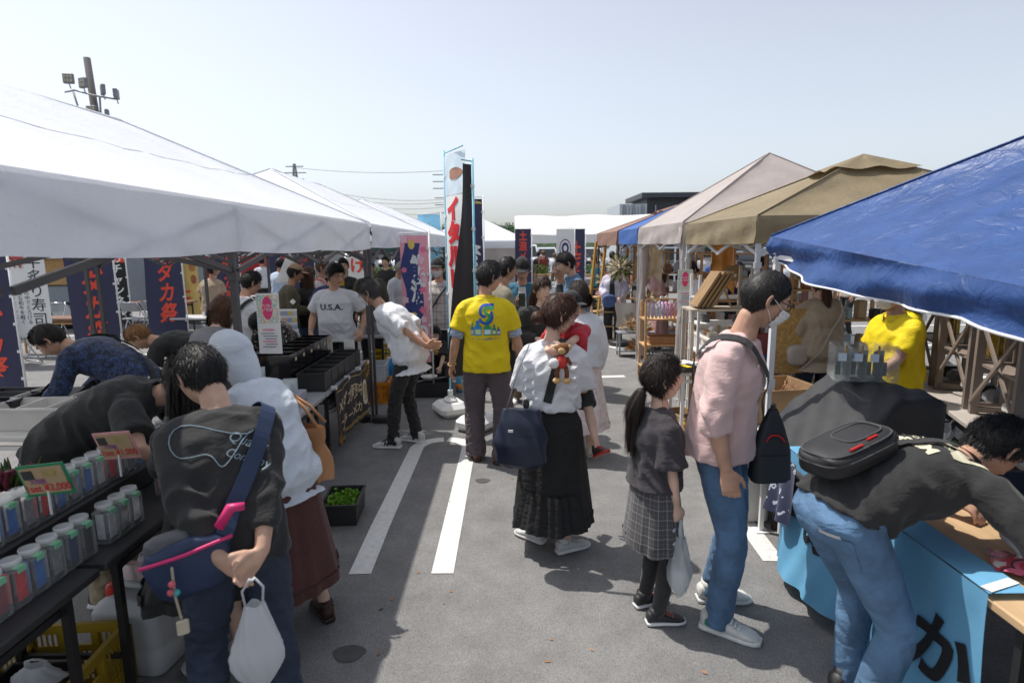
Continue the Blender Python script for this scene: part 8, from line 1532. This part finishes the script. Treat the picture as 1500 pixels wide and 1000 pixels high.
ball((0, 0, .10), (.032, .026, .04), paint((.6, .04, .03)), 'vest', mk); hd = ball((.005, 0, .175), (.036, .034, .036), FUR, 'head', mk); ball((.0, -.026, .168), (.022, .014, .02), TANP, 'muzzle', hd); ball((-.036, 0, .185), (.012, .008, .014), TANP, 'ear', hd); ball((.042, 0, .185), (.012, .008, .014), TANP, 'ear', hd)
for sx in (-1, 1): MB().tube([(sx * .02, 0, .075), (sx * .028, -.01, .04), (sx * .026, -.01, .01)], .013, 8).build('leg', FUR, mk, True); ball((sx * .028, -.014, -.005), (.024, .026, .018), TANP, 'foot', mk); MB().tube([(sx * .028, 0, .125), (sx * .05, -.02, .09)], .010, 8).build('arm', FUR, mk, True)
ball((-.045, -.02, .095), (.03, .02, .03), mat('plush_white', (.75, .74, .72), .95, bump=.4, bscale=100), 'paw', mk)
# --- girl and man in pink
gg = G(955, 905); PLD = plaid_mat('grey_plaid', (.060, .058, .062), (.22, .21, .22), 22, .12)
g35 = person('girl with ponytail in charcoal T-shirt and grey plaid skirt', (gg.x, gg.y + .03), -78, 1.33, curve=4, hy=-6, hp=-6, hi=True, fem=True, sk='d', build=.92, top=(.055, .050, .056), sleeve='half', loose=.045, hem=-.04, bottom='skirt', bm=PLD, skirt_hem=.53, flare=.035, hair='lowpony', hc=(.022, .015, .012), hl=.34, hands={'R': ((.20, .06, .80),), 'L': ((-.2, .06, .80),)}, shoes=((.03, .03, .032), (.72, .72, .72), (.5, .14, .10)), amp=.007)
b = MB()
for sd in 'LR': V, F = tube([np3(g35.H[sd]) * g35.s, np3(g35.K[sd]) * g35.s, (np3(g35.K[sd]) * .72 + np3(g35.A[sd]) * .28) * g35.s, (np3(g35.A[sd]) + np.array([0, 0, -.02])) * g35.s], [.062, .046, .047, .033], 14); MB().add(V, F).build('legging', cloth((.013, .013, .014)), g35.root, True)
for k_ in range(5):   # fringe over the brow
 MB().grid(lambda u, v, k_=k_: xf(g35.HM, head_surf(np.array([[math.sin(-.7 + .35 * k_ + (u - .5) * .36) * math.sin(1.0 + .42 * v), math.cos(-.7 + .35 * k_ + (u - .5) * .36) * math.sin(1.0 + .42 * v), math.cos(1.0 + .42 * v)]])) * (1.10 - .02 * v))[0], 4, 6).build('fringe', hairm((.022, .015, .012)), g35.root, True)
fk = surf_fn(g35, np.array([.3, .03, .60]) * g35.s, (0, 1, 0), (0, 0, 1), (-1, 0, 0), .004, g35.bot)
for i in range(4): MB().add([fk(.008 * math.cos(t) * (1 + .4 * math.cos(4 * t)), .08 - .065 * i + .009 * math.sin(t) * (1 + .4 * math.cos(4 * t))) for t in np.linspace(0, 6.283, 18, endpoint=False)], [tuple(range(18))]).build('motif', mat('motif', (.55, .58, .70), .7), g35.root)
q = local(g35, np3(g35.W['R']) * g35.s + np.array([.01, .02, -.07])); pb2 = pbag((q.x, q.y, q.z - .39), .15, .40, mat('bag_film_clear', (.74, .78, .80), .3, var=.05, alpha=.5, transl=.3, bump=.4, bscale=18), 'translucent carrier bag in the hand of the girl', 80, full=.7); MB().bbox((0, 0, .09), (.09, .07, .12), .015).build('contents', mat('tub_white', (.7, .7, .68), .4), pb2)
PNKS = mat('pink_sweat', (.62, .43, .41), .85, var=.06, scale=5, bump=.35, bscale=60, sheen=.3, bdist=.005, wr=.25)
m36 = person('man in pale pink sweatshirt, glasses and mask with a black sling bag', (1.02, 2.74), -122, 1.77, lean=3, curve=14, hy=32, hp=24, hi=True, sk='a', build=1.03, top=(.6, .4, .4), topm=PNKS, sleeve='rolled', hem=-.07, loose=.030, bm=DENIM, wide=.012, hair='crop', hc=(.016, .014, .013), glasses=(.012, .012, .014), mask=(.74, .74, .74), amp=.008, hands={'R': ((.235, .07, .855),), 'L': ((-.24, .10, .86),)}, pamp=.004, feet={'R': (.11, .04, .085, 0), 'L': (-.13, -.04, .085, 30)}, shoes=((.60, .60, .57), (.68, .68, .66), (.72, .72, .72)))
for q in [c for c in m36.root.children if c.name.startswith('shoe')]:
 bb = mverts(q.data); c = bb.mean(0); MB().bbox((c[0], c[1] - .075, c[2] + .0), (.086, .05, .045), .01).build('green_panel', paint((.01, .24, .10)), q)
sl = empty('sling_bag', local(m36, (-.16, .20, .95)), 'dark grey sling bag with red zip on the man in pink', 'bag', None, -58); GBG = mat('bag_charcoal', (.028, .032, .038), .65, var=.12, bump=.4, bscale=80)
o, ct = strap_loop(m36, m36.sp(.24) * m36.s, (.52, 0, 1), (0, 1, 0), .042, cloth((.012, .012, .013)), 'strap', sl, -170, 165); to_child(o, m36, sl)
def sbag(u, v): a = u * 2 * math.pi; c_, q = math.cos(a), math.sin(a); w = np.interp(v, [0, .05, .45, .8, 1], [.10, .115, .105, .06, .022]); d = np.interp(v, [0, .05, .5, 1], [.035, .05, .045, .015]); a_, b_ = w * math.copysign(abs(c_) ** .5, c_), d * math.copysign(abs(q) ** .6, q); return Vector((-.09 - .59 * a_ * .85 + .81 * b_, .205 + .81 * a_ * .85 + .59 * b_, .74 + .36 * v))
o = MB().grid(sbag, 40, 16, 0, True).add([sbag(i / 40, 0) for i in range(40)], [tuple(range(39, -1, -1))]).build('bag', GBG, sl, True); to_child(o, m36, sl); o = MB().tube([sbag(.20 + .12 * t, .58 + .1 * math.sin(t * 3)) + Vector((.006, .005, 0)) for t in np.linspace(0, 1, 6)], .004, 6).build('red_cord', paint((.6, .02, .02)), sl, True); to_child(o, m36, sl); o = MB().grid(lambda a, b: sbag(.12 + .26 * a, .06 + .34 * b) + Vector((.005, .004, 0)), 8, 6).build('pocket', GBG, sl, True); to_child(o, m36, sl); o = MB().bbox((-.09, .205, 1.11), (.055, .02, .03), .006).build('buckle', BLKM, sl); to_child(o, m36, sl)
# --- man leaning over the plywood table
m40 = person('man in black T-shirt with cream print bending over the plywood table', (1.37, 2.10), -80, 1.72, lean=79, curve=4, hy=-4, hp=52, hi=True, sk='a', build=1.0, top=(.018, .017, .017), topm=cloth((.021, .020, .020)), sleeve='half', hem=-.035, loose=.020, amp=.009, pamp=.004, bm=mat('denim_light', (.095, .18, .30), .8, var=.42, scale=5, bump=.35, bscale=90, wr=.45), wide=.010, hair='short', hc=(.020, .019, .018), hands={'R': ((.17, .42, .83), (-.5, .9, -.2), (0, .2, -1)), 'L': ((-.16, .52, .81), None, (0, 0, -1))}, armpole={'R': (.9, -.4, .2), 'L': (-.7, -.3, .2)}, feet={'L': (-.12, .06, .085, 5), 'R': (.13, -.10, .085, -12)})
f40 = surf_fn(m40, m40.sp(.37) * m40.s + np.array([0, 0, .1]), (1, 0, 0), (0, 1, 0), (0, 0, -1), .004); CRM = mat('print_ivory', (.66, .62, .46), .7)
for ch, u, rot in (('E', -.125, .42), ('D', -.075, .26), ('W', -.010, .02), ('I', .045, -.16), ('N', .095, -.34)): letter(ch, f40, u, .075 - 1.6 * u * u, .12, CRM, m40.root, bold=.06, fine=.02, rot=rot, width=None)
letter('WORLD WIDE', f40, 0, .015, .022, CRM, m40.root, bold=.02, fine=.02, rot=.0); letter('Original', f40, 0, -.02, .026, CRM, m40.root, bold=.02, fine=.02, shear=.3); letter('DENIM', f40, .0, -.065, .05, CRM, m40.root, bold=.05, fine=.02)
sv = MB(); V, F = tube([(np3(m40.E['R']) * 1.0 - (np3(m40.E['R']) - np3(m40.S['R'])) * .18) * m40.s, np3(m40.E['R']) * m40.s, (np3(m40.E['R']) * .45 + np3(m40.W['R']) * .55) * m40.s, (np3(m40.W['R']) * .94 + np3(m40.E['R']) * .06) * m40.s], [.062, .060, .054, .042], 16); sv.add(V, F).build('sleeve_cover', color_ramp_mat('grey_camo', 'noise', [(0, (.36, .38, .42)), (.5, (.48, .50, .53)), (.58, (.40, .42, .45))], .5, 20), m40.root, True)
bp_ = empty('body_bag', local(m40, (-.05, .02, .98)), 'black sling pack with red zips on the back of the bending man', 'bag', None, -74); o, ct = strap_loop(m40, m40.sp(.26) * m40.s, (.35, 1.0, .1), (0, 0, 1), .045, cloth((.015, .015, .016)), 'strap', bp_, -40, 175); to_child(o, m40, bp_)
Mr = Matrix.Rotation(R(14), 3, 'X') @ Matrix.Rotation(R(10), 3, 'Z'); o = pouch(np3(m40.sp(.05)) * m40.s + np.array([-.02, -.02, .205]), .105, .175, .048, mat('pack_black', (.018, .018, .020), .55, var=.15, bump=.3, bscale=60), 'pack', bp_, 1, m40, Mr, .52); pc_ = np3(m40.sp(.05)) * m40.s + np.array([-.02, -.02, .205])
for k_, (rx_, ry_, zz_) in enumerate(((.106, .176, .010), (.094, .158, .038), (.055, .085, .0485))): o = MB().tube([pc_ + np3(Mr @ Vector((rx_ * math.copysign(abs(math.cos(t)) ** .52, math.cos(t)), (.05 if k_ == 2 else 0) + ry_ * math.copysign(abs(math.sin(t)) ** .52, math.sin(t)), zz_))) for t in np.linspace(0, 6.283, 40)], .0035, 5).build('seam', cloth((.06, .06, .062)), bp_, True); to_child(o, m40, bp_)
for (x, y0_, y1_) in ((.085, -.08, -.02), (.07, .02, .07)): o = MB().tube([np3(m40.sp(.05)) * m40.s + np.array([-.02, -.02, .205]) + np3(Mr @ Vector((x, y, .048))) for y in (y0_, y1_)], .0045, 6).build('red_zip', paint((.5, .02, .02)), bp_); to_child(o, m40, bp_)
fq = surf_fn(m40, np.array([.1, -.4, .80]) * m40.s, (1, 0, 0), (0, 0, 1), (0, 1, 0), .004, m40.bot); MB().grid(lambda a, b: fq(-.055 + .11 * a, -.02 - .13 * b * (1 - .15 * abs(a - .5)) + .065, .001), 6, 8).build('pocket', MATS['denim_light'], m40.root, True); MB().grid(lambda a, b: fq(-.035 + .07 * a, .048 + .012 * b, .006), 4, 2).build('phone_edge', SILV, m40.root)
# --- right side stalls
person('staff person in yellow polo by the small glass tanks', (2.86, 4.30), 98, 1.62, sk='a', build=1.08, top=(.7, .5, 0), topm=YLW, collar=(.70, .52, .005), hair='short', mask=(.7, .7, .7), hp=12, bc=(.4, .4, .4), hands={'R': ((.22, .15, .85),), 'L': ((-.1, .3, .95),)}, belly=.03); person('second staff person in yellow apron and grey sleeves', (3.22, 4.72), 70, 1.60, sk='a', top=(.7, .5, 0), topm=YLW, sleeve='short', hair='long', hl=.2, bc=(.03, .03, .03), fem=True)
w38 = person('woman in beige overshirt with pale shoulder bag seen from behind', (2.98, 5.62), 4, 1.62, fem=True, sk='d', build=1.1, top=(.36, .29, .22), topm=cloth((.36, .30, .23)), sleeve='long', loose=.06, hem=-.22, hair='lowpony', hl=.32, hc=(.06, .03, .02), bm=DDEN, hands={'R': ((.22, .24, .88),), 'L': ((-.22, .12, .9),)}); o = strap_loop(w38, w38.sp(.2) * w38.s, (.6, 0, 1), (0, 1, 0), .015, mat('strap_pale', (.5, .46, .42), .6), 'strap', w38.root)
lb_ = empty('small_handbag', local(w38, (-.26, -.08, .74)), 'small pale grey handbag at the hip of the beige overshirt', 'bag'); pouch((0, 0, .09), .10, .05, .09, mat('pale_leather', (.42, .38, .34), .5), 'bag', lb_)
person('woman in lilac jacket and black dress looking into a bag', (1.98, 11.35), 158, 1.60, fem=True, sk='d', top=(.52, .48, .60), topm=cloth((.55, .52, .62)), sleeve='long', loose=.06, gap=(.014, .014, .016), hair='long', hc=(.12, .06, .03), hl=.3, hp=28, bc=(.014, .014, .016), wide=.03, hands={'R': ((.16, .2, .98),), 'L': ((-.2, .22, .96),)}); pouch((2.0 - .15, 11.12, .84), .13, .06, .11, mat('blue_pouch', (.06, .10, .24), .6, var=.4, scale=25), 'blue_pouch', None); tag(bpy.data.objects['blue_pouch'], 'blue patterned pouch hanging on the lilac jacket', 'bag')
person('woman in dusty pink dress behind the curtain pole', (2.55, 10.35), 110, 1.58, fem=True, sk='d', top=(.50, .30, .28), sleeve='half', bottom='skirt', bc=(.50, .30, .28), skirt_hem=.3, flare=.08, hair='bob', hl=.1, hc=(.05, .025, .02)); person('woman in white T-shirt with short black hair minding the craft table', (2.78, 8.95), 118, 1.62, fem=True, sk='d', top=(.64, .66, .70), hair='bob', hl=.06, hp=14, hands={'R': ((.15, .3, 1.0),), 'L': ((-.1, .32, 1.0),)})
person('person in navy top bending over a far table', pp(1090, 9.6), 80, 1.66, lean=62, hp=50, top=(.03, .035, .06), sleeve='long', hair='short', far=True)
for px, Y, f_, h, t, lb, kw in ((797, 25, 20, 1.66, (.17, .045, .03), 'person in rust red sweater by the plant bench', dict(sleeve='long', hc=(.12, .06, .03))), (789, 25.4, 10, 1.62, (.03, .028, .03), 'person in dark jacket beside the rust red sweater', dict(sleeve='long')), (812, 24.7, -20, 1.56, (.48, .50, .56), 'person in pale grey top with a beige bag by the plant bench', dict(sleeve='long', hc=(.15, .09, .06), bc=(.2, .16, .1))), (754, 21, -70, 1.64, (.66, .67, .68), 'person in white T-shirt walking past the pavilion', {}), (897, 17, 0, 1.68, (.08, .10, .14), 'person in slate T-shirt beyond the brown canopy', {}), (873, 16, 60, 1.6, (.05, .22, .26), 'person in teal top by the display racks', {}), (1062, 13.5, -40, 1.7, (.02, .02, .022), 'person in black with a pale strap under the olive canopy', dict(sleeve='short')), (1078, 14.5, 100, 1.66, (.03, .03, .035), 'person in dark shirt facing left under the olive canopy', {}), (1045, 15, 180, 1.6, (.05, .10, .28), 'person in blue top beyond the beige canopy', {}), (1150, 12.5, 20, 1.62, (.6, .62, .66), 'person in white blouse beside the blue canopy corner', dict(sleeve='long')), (1160, 13, -30, 1.68, (.025, .025, .03), 'person in black beside the white blouse', {}), (648, 14, 160, 1.62, (.04, .03, .03), 'person in dark top under the white canopy end', {}), (606, 15.5, 190, 1.6, (.03, .03, .035), 'person in black under the green canopy', {}), (385, 16.5, 40, 1.64, (.62, .64, .68), 'person in white behind the slanting banner', {}), (935, 16, 30, 1.62, (.35, .38, .40), 'person in grey beyond the plain blue canopy', {}), (1120, 11.5, 60, 1.62, (.10, .12, .2), 'person in dark blue top near the olive canopy leg', {}), (1185, 11, -50, 1.66, (.3, .3, .32), 'person in mid grey behind the cork board', {}), (1245, 12, 100, 1.6, (.5, .42, .36), 'person in pale brown beyond the blue table', {}), (1310, 10.5, 10, 1.66, (.05, .05, .06), 'person in black beyond the second yellow shirt', {}), (885, 20, 90, 1.6, (.3, .32, .4), 'person in slate blue deep in the aisle', {}), (772, 17, 10, 1.64, (.12, .10, .09), 'person in brown by the small navy banner', {}), (835, 21.5, 30, 1.62, (.55, .55, .56), 'person in off-white behind the small white flag', {}), (700, 13, 20, 1.66, (.08, .09, .1), 'person in charcoal past the navy banner', {}), (1030, 19, 0, 1.64, (.5, .5, .52), 'person in light grey far beyond the beige canopy', {})):
 person(lb, pp(px, Y), f_, h, far=True, top=t, **dict(dict(hair='short', bc=(.03, .03, .035)), **kw))
bpy.data.scenes.remove(TMP)
